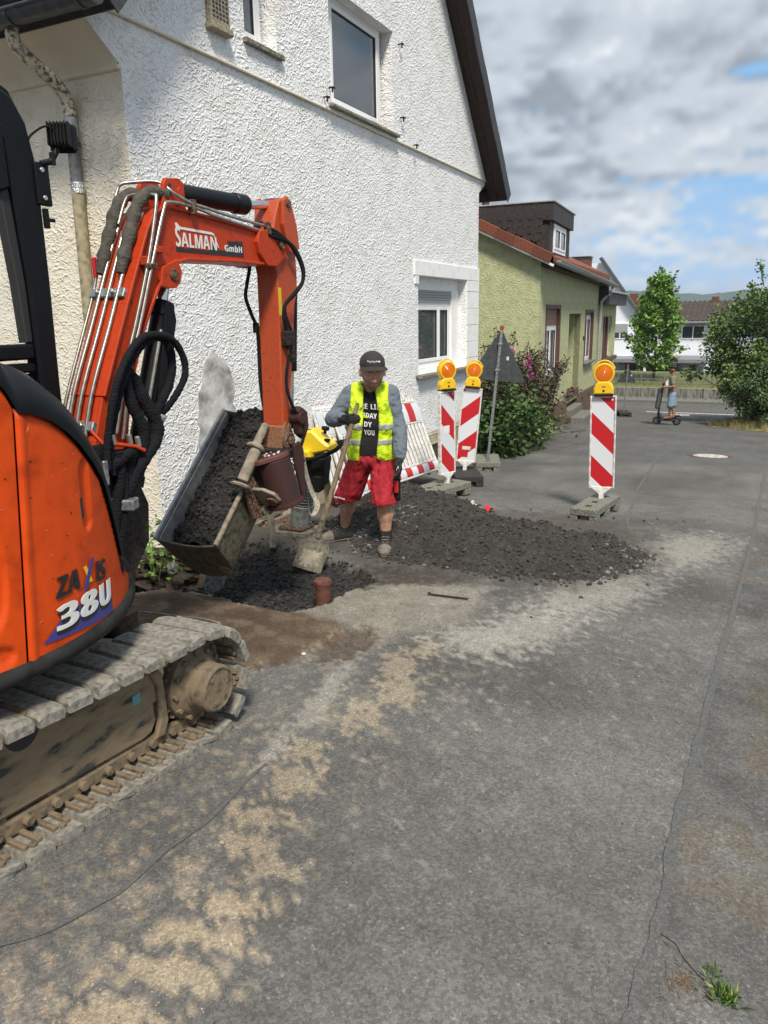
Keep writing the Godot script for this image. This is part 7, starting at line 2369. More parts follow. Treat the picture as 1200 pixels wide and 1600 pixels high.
func earthworks():
	var g := RandomNumberGenerator.new()
	g.seed = 202
	var H := thing("gravel_heap", "dark heap of soil and crushed stone spread across the lane", "gravel heap", Vector3(-2.1, base_y(-6.2), -6.2))
	var V := PackedVector3Array()
	var K := PackedColorArray()
	var I := PackedInt32Array()
	var nx := 150
	var nzc := 150
	for j in nzc:
		for i in nx:
			var x := lerpf(-3.95, -0.45, i / float(nx - 1))
			var z := lerpf(-8.0, -4.75, j / float(nzc - 1))
			V.append(Vector3(x, ground_y(x, z) + heap_h(x, z), z) - H.position)
			var n := nz.get_noise_2d(x * 6.0, z * 6.0)
			var c := Color(0.052, 0.047, 0.041) * (1.0 + n * 0.4)
			var f := smoothstep(1.0, 0.6, Vector2((x + 1.65) / 0.70, (z + 6.38) / 0.40).length() + n * 0.25)
			c = c.lerp(Color(0.115, 0.098, 0.072), f * 0.8)
			c.a = 1.0
			K.append(c)
	for j in nzc - 1:
		for i in nx - 1:
			var a := j * nx + i
			I.append_array(PackedInt32Array([a, a + nx, a + 1, a + 1, a + nx, a + nx + 1]))
	var A := []
	A.resize(Mesh.ARRAY_MAX)
	A[Mesh.ARRAY_VERTEX] = V
	A[Mesh.ARRAY_COLOR] = K
	A[Mesh.ARRAY_INDEX] = I
	var am := ArrayMesh.new()
	am.add_surface_from_arrays(Mesh.PRIMITIVE_TRIANGLES, A)
	var st := SurfaceTool.new()
	st.create_from(am, 0)
	st.generate_normals()
	part(H, "mound", st.commit(), M.soil_vc)
	var kinds := []
	for k in 5: kinds.append(stone_mesh(80 + k, 0.7))
	var xs := [[], [], [], [], []]
	var cs := [[], [], [], [], []]
	var big := []
	for i in 15500:
		var x := g.randf_range(-3.8, -0.5)
		var z := g.randf_range(-7.9, -4.75)
		var h := heap_h(x, z)
		var s := 0.010 + 0.030 * pow(g.randf(), 3.5)
		var rim := smoothstep(0.05, -0.03, h)
		if h < 0.0:
			if g.randf() > smoothstep(-0.036, 0.0, h) * 0.9 + (0.012 if x > -3.3 else 0.25): continue
		var flat := Vector2((x + 1.65) / 0.62, (z + 6.35) / 0.36).length()
		if flat < 0.9 and g.randf() < 0.72: continue
		if g.randf() < 0.05 * (0.4 + rim * 2.0): s = g.randf_range(0.03, 0.052)
		var p := Vector3(x, ground_y(x, z) + maxf(h, 0.0) + s * 0.16, z)
		var tone := Color(0.060, 0.056, 0.051) * g.randf_range(0.5, 1.7)
		# pale clean chippings at both ends of the heap
		var clean := smoothstep(-1.15, -0.8, x) * 0.55 + smoothstep(0.7, 0.2, Vector2((x + 2.98), (z + 5.72)).length()) * 0.75 + rim * 0.18
		if g.randf() < clean * 0.75: tone = Color(0.19, 0.185, 0.175) * g.randf_range(0.6, 1.5)
		var xf := Transform3D(Basis(rv(g).normalized(), g.randf() * TAU).scaled(Vector3(s, s * 0.8, s)), p - H.position)
		if s > 0.043 and big.size() < 150:
			big.append([xf, tone, i % 5])
			continue
		xs[i % 5].append(xf)
		cs[i % 5].append(tone)
	for k in 5: scatter(H, "crushed_stone", kinds[k], M.stone, xs[k], cs[k])
	var tones := []
	for k in 4: tones.append(mk("big_stone_%d" % k, lin(0.055, 0.052, 0.048) if k < 2 else lin(0.17, 0.165, 0.155), 0.92, {tex = "strong", scale = 9.0}))
	M["big_stone_1"].albedo_color = lin(0.085, 0.08, 0.074)
	M["big_stone_3"].albedo_color = lin(0.26, 0.25, 0.235)
	for b in big:
		var lum: float = b[1].g
		part(H, "stone", kinds[b[2]], tones[0 if lum < 0.06 else 1 if lum < 0.1 else 2 if lum < 0.2 else 3], b[0])
	# fill in the trench
	var F := thing("trench_fill", "black crushed stone filling the trench below the bucket", "gravel", Vector3(-3.1, base_y(-4.3) - 0.1, -4.3))
	var x2 := [[], [], [], [], []]
	var c2 := [[], [], [], [], []]
	for i in 12500:
		var x := g.randf_range(-4.25, -2.3)
		var z := g.randf_range(-5.15, -3.35)
		var d := poly_dist(trench, Vector2(x, z))
		if d > 0.02: continue
		var brown := smoothstep(-3.40, -3.65, x) * smoothstep(-4.75, -4.55, z)
		if brown > 0.5 and g.randf() < 0.8: continue
		var s := 0.010 + 0.030 * pow(g.randf(), 3.0)
		if z > -4.0 and g.randf() < 0.12: s = g.randf_range(0.025, 0.045)
		var y := ground_y(x, z)
		x2[i % 5].append(Transform3D(Basis(rv(g).normalized(), g.randf() * TAU).scaled(Vector3(s, s * 0.8, s)), Vector3(x, y + s * 0.15, z) - F.position))
		c2[i % 5].append(Color(0.034, 0.033, 0.032) * g.randf_range(0.5, 1.7) if brown < 0.5 else Color(0.11, 0.085, 0.06) * g.randf_range(0.5, 1.4))
	for k in 5: scatter(F, "crushed_stone", kinds[k], M.stone, x2[k], c2[k])
	# clay bank left standing under the house corner
	var C := thing("clay_bank", "lumpy brown clay bank dug out beneath the house corner", "earth", Vector3(-4.0, base_y(-4.3) - 0.3, -4.35))
	st = mb()
	sheet(st, 46, 40, func(u: float, v: float) -> Vector3:
		var a := lerpf(-0.2, 1.0, u)
		var z := lerpf(-3.95, -4.95, u)
		var top := base_y(z) + 0.10 - 0.10 * u
		var y := lerpf(top, base_y(z) - 0.42, v)
		var o := -4.235 + 0.30 * sin(v * 1.5) + 0.10 * nz.get_noise_2d(u * 5.0, v * 5.0) + 0.05 * nz.get_noise_2d(u * 16.0, v * 16.0) + 0.02
		return Vector3(o, y, z))
	wpart(C, "clay", done(st), M.clay)
	for q in [[Vector3(-3.90, base_y(-4.15) - 0.03, -4.17), 0.15, 1], [Vector3(-3.98, base_y(-4.5) + 0.0, -4.52), 0.12, 2]]:
		var s2 := part(C, "rubble", stone_mesh(int(q[2]) + 7), M.concrete, Transform3D(Basis(Vector3(0.3, 1, 0.2).normalized(), 1.0 + q[2]).scaled(Vector3(0.7, 1.2, 0.7) * q[1]), q[0] - C.position))
	# broken concrete lump below the bucket
	var cl := thing("concrete_lump", "pale broken concrete lump in the trench under the bucket", "rubble", Vector3(-3.34, base_y(-4.02) - 0.09, -4.0))
	st = mb()
	prism(st, PackedVector2Array([Vector2(-0.075, 0), Vector2(-0.08, 0.10), Vector2(-0.06, 0.17), Vector2(0.05, 0.18), Vector2(0.085, 0.16), Vector2(0.05, 0.05), Vector2(0.0, 0.01)]), 0.11, Transform3D(Basis(Vector3.UP, 0.5), Vector3.ZERO), 0.012)
	part(cl, "lump", done(st), M.concrete)
	# loose grit on the road
	var gx := [[], []]
	var gc := [[], []]
	for i in 5200:
		var z := -0.75 - 8.5 * pow(g.randf(), 1.5)
		var x := g.randf_range(-2.0, 0.75) + (z + 3.0) * 0.05
		if x < -1.85 and z > -2.6: continue
		var s := 0.0022 + 0.006 * pow(g.randf(), 5.0)
		if g.randf() < 0.03: s *= 1.8
		gx[i % 2].append(Transform3D(Basis(rv(g).normalized(), g.randf() * TAU).scaled(Vector3(s, s * 0.8, s) * (1.0 + absf(z) * 0.10)), Vector3(x, ground_y(x, z) + s * 0.25, z)))
		var r := g.randf()
		gc[i % 2].append((Color(0.33, 0.31, 0.27) if r < 0.4 else Color(0.09, 0.085, 0.08) if r < 0.75 else Color(0.30, 0.22, 0.12)) * g.randf_range(0.7, 1.3))
	# grains of the sand the crawler carried onto the lane
	for i in 5200:
		var z := -0.8 - 2.9 * pow(g.randf(), 1.3)
		var x := -1.36 - (z + 2.5) * -0.05 + g.randfn() * 0.13
		var c := ground_color(x, z)
		if c.r - c.b < 0.07: continue
		var s := g.randf_range(0.0025, 0.006)
		gx[i % 2].append(Transform3D(Basis(rv(g).normalized(), g.randf() * TAU).scaled(Vector3(s, s * 0.7, s) * (1.0 + absf(z) * 0.2)), Vector3(x, ground_y(x, z) + s * 0.2, z)))
		gc[i % 2].append(Color(0.44, 0.36, 0.24) * g.randf_range(0.7, 1.25))
	for k in 2:
		var gr := scatter(self, "grit", stone_mesh(120 + k), M.stone, gx[k], gc[k], true)
		tag(gr, ["fine pale and dark grit scattered over the asphalt", "tiny loose chippings strewn over the asphalt"][k], "grit")
	# single pebbles that catch the eye
	for q in [[-1.42, -1.63, 0.022], [-1.13, -1.60, 0.014], [-1.60, -3.33, 0.020], [-1.36, -3.52, 0.016], [-1.02, -1.92, 0.012], [-2.05, -3.12, 0.03], [-1.52, -1.28, 0.013]]:
		var pb := thing("pebble", ["flat ochre clay crumb on the lug prints in front of the crawler", "small ochre crumb right of the sandy lug prints", "pale chip on the edge of the sandy track near the slab", "pale crumb beside the scraped grey mark", "small ochre crumb in the middle of the lane", "white broken chip in the hole at the slab edge", "pale chip beside the left tar seam"][pebbles], "pebble", Vector3(q[0], ground_y(q[0], q[1]) + q[2] * 0.2, q[1]), "single pebbles on the asphalt")
		pebbles += 1
		part(pb, "stone", stone_mesh(140 + pebbles, 0.5), M.pebble if pebbles != 6 else M.plastic_white, Transform3D(Basis(Vector3.UP, pebbles * 1.3).scaled(Vector3(q[2], q[2] * 0.8, q[2] * 0.8)), Vector3.ZERO))
var pebbles := 0

# ---------------------------------------------------------------- site furniture
func film(root: Node3D, parent: Node3D, w: float, h: float, y0: float, z: float, slope: float, phase: float, band: float):
	var rect := PackedVector2Array([Vector2(-w / 2, y0), Vector2(w / 2, y0), Vector2(w / 2, y0 + h), Vector2(-w / 2, y0 + h)])
	var k := -4
	while k < 12:
		var yb := y0 + phase + k * band
		var s := PackedVector2Array([Vector2(-w, yb - slope * -w), Vector2(w, yb - slope * w), Vector2(w, yb + band - slope * w), Vector2(-w, yb + band - slope * -w)])
		for p in Geometry2D.intersect_polygons(rect, s):
			var st := mb()
			prism(st, p, 0.0016, Transform3D(Basis.IDENTITY, Vector3(0, 0, z)))
			part(parent, "film_stripe", done(st), M.film_red if posmod(k, 2) == 0 else M.film_white)
		k += 1

func base_block(root: Node3D, w: float, l: float, m) -> MeshInstance3D:
	var st := mb()
	bx(st, Vector3(-w / 2, 0.075, -l / 2), Vector3(w / 2, 0.150, l / 2), 0.008)
	var b := part(root, "base_block", done(st), m)
	for q in [[-1, -1], [1, -1], [-1, 1], [1, 1], [-1, 0], [1, 0]]:
		part(b, "foot", bxm(Vector3(q[0] * w * 0.36 - w * 0.14, 0, q[1] * l * 0.41 - l * 0.085), Vector3(q[0] * w * 0.36 + w * 0.14, 0.074, q[1] * l * 0.41 + l * 0.085), 0.006), m)
	part(b, "core", bxm(Vector3(-w * 0.16, 0.004, -l * 0.46), Vector3(w * 0.16, 0.074, l * 0.46), 0.004), m)
	for z in [-0.28, 0.05, 0.30]: part(b, "socket", bxm(Vector3(-0.03, 0.143, z * l - 0.035), Vector3(0.03, 0.1515, z * l + 0.035), 0.001), M.gasket)
	return b

func beacon(at: Vector3, turn: float, base_turn: float, peg_z: float, lean: float, slope: float, phase: float, bw: float, bl: float, bm, label: String, lamp_turn := 0.0) -> Node3D:
	var R := thing("warning_beacon", label, "traffic beacon", at, "red and white warning beacons", turn)
	var bb := base_block(R, bw, bl, bm)
	bb.transform = Transform3D(Basis(Vector3.UP, base_turn - turn), Basis(Vector3.UP, base_turn - turn) * Vector3(0, 0, -peg_z))
	var tilt := Transform3D(Basis(Vector3.BACK, lean), Vector3(0, 0.125, 0))
	var st := mb()
	# pointed foot and peg
	prism(st, PackedVector2Array([Vector2(-0.095, 0.135), Vector2(0.095, 0.135), Vector2(0.026, 0.075), Vector2(0.026, -0.06), Vector2(-0.026, -0.06), Vector2(-0.026, 0.075)]), 0.05, Transform3D.IDENTITY, 0.004)
	part(R, "foot_peg", done(st), M.plastic_white, tilt)
	# board with raised rim
	st = mb()
	var h := 0.975
	var w := 0.262
	box(st, Transform3D(Basis.IDENTITY, Vector3(0, 0.135 + h / 2, -0.006)), Vector3(w - 0.02, h - 0.02, 0.03), 0.004)
	for q in [[-w / 2, -w / 2 + 0.018, 0.135, 0.135 + h], [w / 2 - 0.018, w / 2, 0.135, 0.135 + h], [-w / 2 + 0.018, w / 2 - 0.018, 0.135, 0.153], [-w / 2 + 0.018, w / 2 - 0.018, 0.135 + h - 0.018, 0.135 + h]]:
		bx(st, Vector3(q[0], q[2], -0.03), Vector3(q[1], q[3], 0.022), 0.006)
	var bd := part(R, "board", done(st), M.plastic_white, tilt)
	film(R, bd, w - 0.037, h - 0.037, 0.1535, 0.0100, slope, phase, 0.226)
	part(bd, "sticker", rodm(Vector3(0.09, 0.135 + h - 0.04, 0.0105), Vector3(0.09, 0.135 + h - 0.04, 0.0125), 0.012, 12), M.plastic_white)
	# flashing lamp: battery case, round lens in its ring, carrying bow
	var lt := tilt * Transform3D(Basis(Vector3.UP, lamp_turn), Vector3(0, 0.135 + h, 0))
	st = mb()
	prism(st, PackedVector2Array([Vector2(-0.098, 0.016), Vector2(0.098, 0.016), Vector2(0.100, 0.075), Vector2(0.082, 0.118), Vector2(0.052, 0.148), Vector2(-0.052, 0.148), Vector2(-0.082, 0.118), Vector2(-0.100, 0.075)]), 0.105, Transform3D.IDENTITY, 0.014)
	var lamp := part(R, "lamp", done(st), M.plastic_yellow, lt)
	part(lamp, "battery_seat", bxm(Vector3(-0.098, 0.0, -0.055), Vector3(0.098, 0.015, 0.055), 0.004), M.battery_black)
	st = mb()
	var lx := Transform3D(Basis(Vector3.RIGHT, PI / 2), Vector3(0, 0.228, 0))
	lathe(st, [Vector2(0.084, -0.045), Vector2(0.104, -0.045), Vector2(0.106, -0.03), Vector2(0.106, 0.03), Vector2(0.100, 0.042), Vector2(0.086, 0.042), Vector2(0.084, -0.045)], 32, lx)
	var ring := part(lamp, "lens_ring", done(st), M.plastic_yellow)
	for s in [1.0, -1.0]:
		st = mb()
		var prof := []
		for k in 17:
			var r := 0.0845 * (1.0 - k / 16.0)
			prof.append(Vector2(r, 0.036 + 0.016 * (1.0 - pow(r / 0.0845, 2.0)) + (0.003 if k % 2 else 0.0)))
		lathe(st, prof, 32, Transform3D(Basis(Vector3.RIGHT, PI / 2 * s), Vector3(0, 0.228, 0)))
		part(lamp, "lens", done(st), M.amber_lens)
	var bow := []
	for k in 13:
		var a := lerpf(0.35, PI - 0.35, k / 12.0)
		bow.append(Vector3(cos(a) * 0.112, 0.228 + sin(a) * 0.128, -0.01))
	part(lamp, "bow", tubem(bow, 0.008, 8), M.plastic_yellow)
	part(lamp, "switch", rodm(Vector3(0.0, 0.055, 0.05), Vector3(0.0, 0.055, 0.057), 0.012, 10), M.battery_black)
	part(lamp, "type_mark", bxm(Vector3(-0.018, 0.090, 0.0515), Vector3(0.018, 0.100, 0.0535), 0.0005), M.battery_black)
	return R

func road_sign(called: String, label: String, at: Vector3, turn: float, lean: Vector3, h: float, side: float, bm):
	var R := thing(called, label, "road sign", at, "triangular road signs seen from behind", turn)
	var bb := base_block(R, 0.36, 0.72, bm)
	bb.rotation.y = -turn + 0.35
	var up := (Vector3.UP + lean).normalized()
	var st := mb()
	bar(st, Vector3(0, 0.05, 0), up * h, 0.042, 0.042, Vector3.RIGHT, 0.004)
	var post := part(R, "post", done(st), M.galvanized)
	part(post, "cap", boxmesh(Vector3(0.062, 0.055, 0.06), 0.006, up * (h + 0.01)), M.cap_red)
	st = mb()
	var hh := side * 0.866
	var tri_p := PackedVector2Array()
	for q in [[Vector2(0, hh), PI / 2], [Vector2(-side / 2, 0), PI * 7 / 6], [Vector2(side / 2, 0), PI * 11 / 6]]:
		for k in 6:
			var a: float = q[1] + lerpf(-PI / 3, PI / 3, k / 5.0)
			var c: Vector2 = q[0] + (Vector2(0, hh / 3) - q[0]).normalized() * 0.06
			tri_p.append(c + Vector2(cos(a), sin(a)) * 0.03)
	prism(st, tri_p, 0.006, Transform3D(Basis(Vector3.RIGHT.slide(up).normalized(), up, Vector3.RIGHT.slide(up).normalized().cross(up)), up * (h - hh - 0.01) + Vector3(0, 0, -0.028)), 0.001)
	part(R, "plate", done(st), M.sign_back)
	part(R, "plate_label", boxmesh(Vector3(0.035, 0.05, 0.002), 0.0, up * (h - hh * 0.58) + Vector3(0.13, 0, -0.0235)), M.plastic_white)
	for k in 2:
		part(R, "clamp", boxmesh(Vector3(0.07, 0.03, 0.055), 0.004, up * (h - hh * (0.3 + 0.5 * k)) + Vector3(0, 0, 0.0)), M.galvanized)

func barrier_panel(label: String, at: Vector3, lean: float, roll: float, length: float) -> Node3D:
	# length runs along world z, the panel leans towards the wall at -x
	var R := thing("safety_barrier", label, "barrier", at, "white barrier panels leaning on the house", 0.0)
	var X := Transform3D(Basis(Vector3.BACK, lean) * Basis(Vector3.RIGHT, roll), Vector3.ZERO)
	var st := mb()
	var H := 1.0
	for y in [0.03, 0.165, 0.70, H - 0.02]: rod(st, Vector3(0, y, 0), Vector3(0, y, length), 0.019, 10)
	for z in [0.02, length - 0.02]: rod(st, Vector3(0, 0.0, z), Vector3(0, H, z), 0.024, 10)
	part(R, "frame", done(st), M.plastic_white, X)
	var n := int(length / 0.112)
	for k in n:
		var z := 0.06 + (length - 0.12) * (k + 0.5) / n
		part(R, "slat", bxm(Vector3(-0.013, 0.17, z - 0.033), Vector3(0.013, 0.695, z + 0.033), 0.010), M.plastic_white, X)
	for q in [[0.715, H - 0.035, 0.19], [0.045, 0.152, 0.155]]:
		var m2 := int(length / q[2])
		for k in m2:
			var z0: float = length * k / m2
			var z1: float = length * (k + 1) / m2
			var s2 := mb()
			s2.set_smooth_group(3)
			var pr := Vector3.ZERO
			for i in 7:
				var t := i / 6.0
				var y := lerpf(q[0], q[1], t)
				var bul := 0.020 + 0.010 * sin(PI * t)
				var p := Vector3(bul, y, 0)
				if i > 0: quad(s2, Vector3(pr.x, pr.y, z0), Vector3(p.x, p.y, z0), Vector3(p.x, p.y, z1), Vector3(pr.x, pr.y, z1))
				pr = p
			part(R, "film_block", done(s2), M.film_red if k % 2 else M.film_white, X)
		part(R, "film_board", bxm(Vector3(-0.016, q[0], 0.02), Vector3(0.0185, q[1], length - 0.02), 0.006), M.plastic_white, X)
	for k in 3: part(R, "coupling_pin", rodm(Vector3(0, H - 0.01, 0.07 + k * 0.085), Vector3(0, H + 0.07 - 0.012 * k, 0.07 + k * 0.085), 0.023, 10), M.plastic_white, X)
	for z in [0.02, length - 0.02]: part(R, "rubber_foot", rodm(Vector3(0, -0.05, z), Vector3(0, 0.0, z), 0.022, 10), M.rubber_foot, X)
	return R

func site_things():
	# warning beacons
	var gy := base_y(-8.02)
	beacon(Vector3(-1.395, gy + 0.004, -8.0), 0.16, -0.14, -0.16, 0.03, 1.0, 0.0, 0.27, 0.78, M.base_plastic, "red and white beacon with amber lamp standing alone in the lane")
	beacon(Vector3(-3.20, base_y(-8.1) + 0.004, -8.12), 1.22, -0.28, -0.12, 0.015, 1.0, 0.03, 0.36, 0.72, M.base_plastic, "red and white beacon turned sideways, nearest the barrier panels", -0.35)
	var b2 := beacon(Vector3(-3.42, base_y(-9.3) + 0.004, -9.30), 0.30, 0.5, -0.1, -0.085, -0.85, 0.09, 0.36, 0.72, M.base_dark, "red and white beacon half hidden behind the sideways one")
	# the paper stickers
	var bd := b2.get_node("board")
	part(bd, "sticker", bxm(Vector3(-0.10, 0.20, 0.0115), Vector3(0.02, 0.29, 0.0125), 0.0), M.film_red)
	part(bd, "sticker", bxm(Vector3(-0.06, 0.30, 0.0115), Vector3(0.05, 0.345, 0.0125), 0.0), M.plastic_white)
	var b1 := get_node("warning_beacon_001").get_node("board")
	part(b1, "sticker", bxm(Vector3(-0.07, 0.62, 0.0115), Vector3(0.03, 0.71, 0.0125), 0.0), M.print_white)
	# signs
	road_sign("road_sign", "triangular road sign seen from behind on a leaning post by the shrub", Vector3(-3.57, base_y(-10.7), -10.7), 0.30, Vector3(0.085, 0, 0.0), 2.06, 0.86, M.base_plastic)
	road_sign("road_sign", "small distant triangular road sign seen from behind near the junction", Vector3(-3.72, base_y(-24.4), -24.4), 0.2, Vector3(0.03, 0, 0), 1.55, 0.58, M.base_dark)
	# barrier panels
	barrier_panel("front white barrier panel with red and white strips leaning behind the worker", Vector3(-3.72, base_y(-8.0) + 0.06, -9.16), 0.40, -0.055, 2.15)
	barrier_panel("second white barrier panel between the front panel and the wall", Vector3(-3.83, base_y(-8.0) + 0.07, -9.05), 0.36, -0.05, 2.15)
	barrier_panel("rearmost white barrier panel, flat against the house wall", Vector3(-3.93, base_y(-8.0) + 0.08, -8.93), 0.28, -0.045, 2.15)
	rammer()
	# clay pipe stub with its cap
	var P := thing("pipe_stub", "rust brown drain pipe stub with a cap standing in the trench", "pipe", Vector3(-2.49, base_y(-4.06) - 0.12, -4.06))
	var st := mb()
	lathe(st, [Vector2(0, -0.05), Vector2(0.052, -0.05), Vector2(0.052, 0.19), Vector2(0.050, 0.20)], 24)
	part(P, "pipe", done(st), M.clay_pipe)
	st = mb()
	lathe(st, [Vector2(0.0, 0.236), Vector2(0.050, 0.238), Vector2(0.058, 0.234), Vector2(0.060, 0.226), Vector2(0.060, 0.208), Vector2(0.056, 0.204), Vector2(0.056, 0.19), Vector2(0.05, 0.19)], 24)
	part(P, "cap", done(st), M.clay_pipe)
	# stake and batten
	st = mb()
	box(st, Transform3D(Basis(Vector3.UP, 0.3) * Basis(Vector3.BACK, 0.02), Vector3(0, 0.18, 0)), Vector3(0.055, 0.36, 0.026), 0.003)
	var tk := thing("timber_stake", "pale timber stake standing beside the rammer foot", "stake", Vector3(-3.60, base_y(-5.08) - 0.02, -5.08))
	part(tk, "stake", done(st), M.wood_pale)
	var bt := thing("batten", "short whitewashed batten lying at the wall behind the rammer", "batten", Vector3(-4.08, base_y(-5.9) + 0.05, -5.8))
	part(bt, "batten", boxmesh(Vector3(0.07, 0.06, 0.42), 0.004, Vector3(0, 0.08, 0)), M.concrete)
	part(bt, "bearer", boxmesh(Vector3(0.09, 0.06, 0.30), 0.004, Vector3(0.02, -0.01, 0.02)), M.wood)
	# barrier tape
	var tp := thing("barrier_tape", "crumpled red and white barrier tape lying behind the heap", "tape", Vector3(-2.72, base_y(-7.6), -7.62))
	for q in [[Vector3(-0.28, 0.02, -0.12), Vector3(0.0, 0.05, 0.02), 0], [Vector3(0.0, 0.05, 0.02), Vector3(0.10, 0.03, 0.10), 1], [Vector3(-0.1, 0.03, 0.08), Vector3(0.20, 0.045, 0.14), 1], [Vector3(0.20, 0.045, 0.14), Vector3(0.33, 0.03, 0.19), 0], [Vector3(-0.22, 0.02, -0.02), Vector3(0.02, 0.03, 0.10), 0]]:
		var s2 := mb()
		s2.set_smooth_group(2)
		var pr := []
		for i in 9:
			var t := i / 8.0
			var c: Vector3 = (q[0] as Vector3).lerp(q[1], t) + Vector3(0, 0.018 * sin(t * 9.0), 0)
			var sd := Vector3(0.2, 0.5 * sin(t * 5.0), -1).normalized() * 0.035
			if i > 0: quad(s2, pr[0], pr[1], c + sd, c - sd)
			pr = [c - sd, c + sd]
		part(tp, "tape_run", done(s2), M.film_red if q[2] == 0 else M.webbing)
	# manhole in the lane beyond the beacon
	var mh := thing("manhole_cover", "round manhole cover with pale concrete centre in the lane", "manhole cover", Vector3(-0.646, base_y(-14.19), -14.19))
	mh.rotation.x = -atan(SL)
	st = mb()
	lathe(st, [Vector2(0.29, 0.006), Vector2(0.31, 0.012), Vector2(0.365, 0.012), Vector2(0.38, 0.0)], 40)
	part(mh, "ring", done(st), M.iron)
	st = mb()
	lathe(st, [Vector2(0.0, 0.014), Vector2(0.27, 0.012), Vector2(0.285, 0.006)], 40)
	part(mh, "lid", done(st), M.manhole_lid)
	# flat slab scrap by the heap
	var fs := thing("steel_strip", "thin dirty strip lying on the asphalt in front of the heap", "strip", Vector3(-1.73, ground_y(-1.73, -4.40), -4.40))
	st = mb()
	bar(st, Vector3(-0.14, 0.006, -0.02), Vector3(0.13, 0.006, -0.04), 0.018, 0.008, Vector3(0, 0, 1))
	part(fs, "strip", done(st), M.rusty_dark)
	part(fs, "clod", stone_mesh(9), M.big_stone_0, Transform3D(Basis.IDENTITY.scaled(Vector3.ONE * 0.03), Vector3(-0.14, 0.012, -0.02)))

func rammer():
	var R := thing("rammer", "yellow and grey vibratory rammer standing on its foot plate by the wall", "rammer", Vector3(-3.66, base_y(-5.55), -5.55))
	var b := Vector3(-3.66, base_y(-5.55), -5.55)
	var X := Transform3D(Basis(Vector3.BACK, -0.16) * Basis(Vector3.UP, 0.15), Vector3(0.03, 0.03, 0))
	var st := mb()
	prism(st, PackedVector2Array([Vector2(-0.21, 0.0), Vector2(0.20, 0.0), Vector2(0.24, 0.03), Vector2(0.235, 0.045), Vector2(0.18, 0.05), Vector2(-0.18, 0.055), Vector2(-0.23, 0.04), Vector2(-0.235, 0.03)]), 0.28, Transform3D(Basis(Vector3.UP, 0.25), Vector3(0, 0.0, 0)), 0.008)
	var shoe := part(R, "foot_plate", done(st), M.steel_plate)
	part(shoe, "foot_block", bxm(Vector3(-0.13, 0.056, -0.11), Vector3(0.13, 0.085, 0.11), 0.008), M.rusty)
	for q in [[-0.10, 0.08], [0.10, 0.08], [0.10, -0.08], [-0.10, -0.08]]: part(shoe, "bolt", rodm(Vector3(q[0], 0.085, q[1]), Vector3(q[0], 0.105, q[1]), 0.014, 6), M.zinc_bolt)
	st = mb()
	lathe(st, [Vector2(0.0, 0.06), Vector2(0.086, 0.06), Vector2(0.094, 0.20), Vector2(0.100, 0.23), Vector2(0.104, 0.25), Vector2(0.09, 0.26), Vector2(0, 0.26)], 24, X)
	part(R, "ram_leg", done(st), M.rammer_grey)
	st = mb()
	var prof := [Vector2(0.086, 0.258)]
	for k in 6:
		prof.append(Vector2(0.104, 0.268 + k * 0.027))
		prof.append(Vector2(0.078, 0.281 + k * 0.027))
	prof.append(Vector2(0.08, 0.43))
	lathe(st, prof, 24, X)
	part(R, "bellows", done(st), M.bellows)
	st = mb()
	lathe(st, [Vector2(0.0, 0.42), Vector2(0.085, 0.42), Vector2(0.088, 0.46), Vector2(0.078, 0.60), Vector2(0.07, 0.70), Vector2(0, 0.70)], 20, X)
	part(R, "ram_body", done(st), M.rammer_body)
	st = mb()
	box(st, X * Transform3D(Basis.IDENTITY, Vector3(0.10, 0.60, -0.02)), Vector3(0.20, 0.30, 0.20), 0.03)
	box(st, X * Transform3D(Basis.IDENTITY, Vector3(0.15, 0.50, 0.03)), Vector3(0.09, 0.16, 0.12), 0.02)
	part(R, "engine", done(st), M.battery_black)
	# yellow hood and nose
	st = mb()
	prism(st, PackedVector2Array([Vector2(-0.06, 0.78), Vector2(-0.03, 0.94), Vector2(0.06, 0.97), Vector2(0.15, 0.91), Vector2(0.24, 0.86), Vector2(0.25, 0.82), Vector2(0.10, 0.76)]), 0.20, X, 0.02)
	part(R, "hood", done(st), M.rammer_yellow)
	st = mb()
	prism(st, PackedVector2Array([Vector2(-0.04, 0.66), Vector2(-0.05, 0.73), Vector2(0.00, 0.79), Vector2(0.08, 0.80), Vector2(0.10, 0.74), Vector2(0.04, 0.72), Vector2(0.02, 0.66)]), 0.12, X * Transform3D(Basis.IDENTITY, Vector3(0, 0, 0.10)), 0.014)
	part(R, "nose_guard", done(st), M.rammer_yellow)
	var bow := []
	for q in [Vector3(-0.05, 0.70, 0.17), Vector3(0.12, 0.74, 0.17), Vector3(0.30, 0.84, 0.15), Vector3(0.335, 0.89, 0.08), Vector3(0.335, 0.90, -0.06), Vector3(0.28, 0.87, -0.14), Vector3(0.05, 0.78, -0.15)]: bow.append(X * q)
	part(R, "handle_bar", tubem(curve(bow, 5), 0.019, 10), M.battery_black)
	st = mb()
	lathe(st, [Vector2(0, 0.94), Vector2(0.014, 0.94), Vector2(0.014, 0.965), Vector2(0.032, 0.972), Vector2(0.036, 0.985), Vector2(0.032, 1.0), Vector2(0, 1.006)], 16, X * Transform3D(Basis.IDENTITY, Vector3(0.15, 0, 0)))
	part(R, "tank_cap", done(st), M.battery_black)
	part(R, "throttle", boxmesh(Vector3(0.05, 0.03, 0.03), 0.006, X * Vector3(0.20, 0.90, 0.06)), M.battery_black)
	part(R, "hood_label", boxmesh(Vector3(0.06, 0.004, 0.05), 0.0, X * Vector3(0.01, 0.955, 0.03)), M.battery_black)
	# lifting sling hung over the handle
	var S := thing("webbing_sling", "dirty white webbing sling hanging from the rammer handle", "sling", Vector3(-3.42, base_y(-5.4) + 0.3, -5.38))
	st = mb()
	st.set_smooth_group(2)
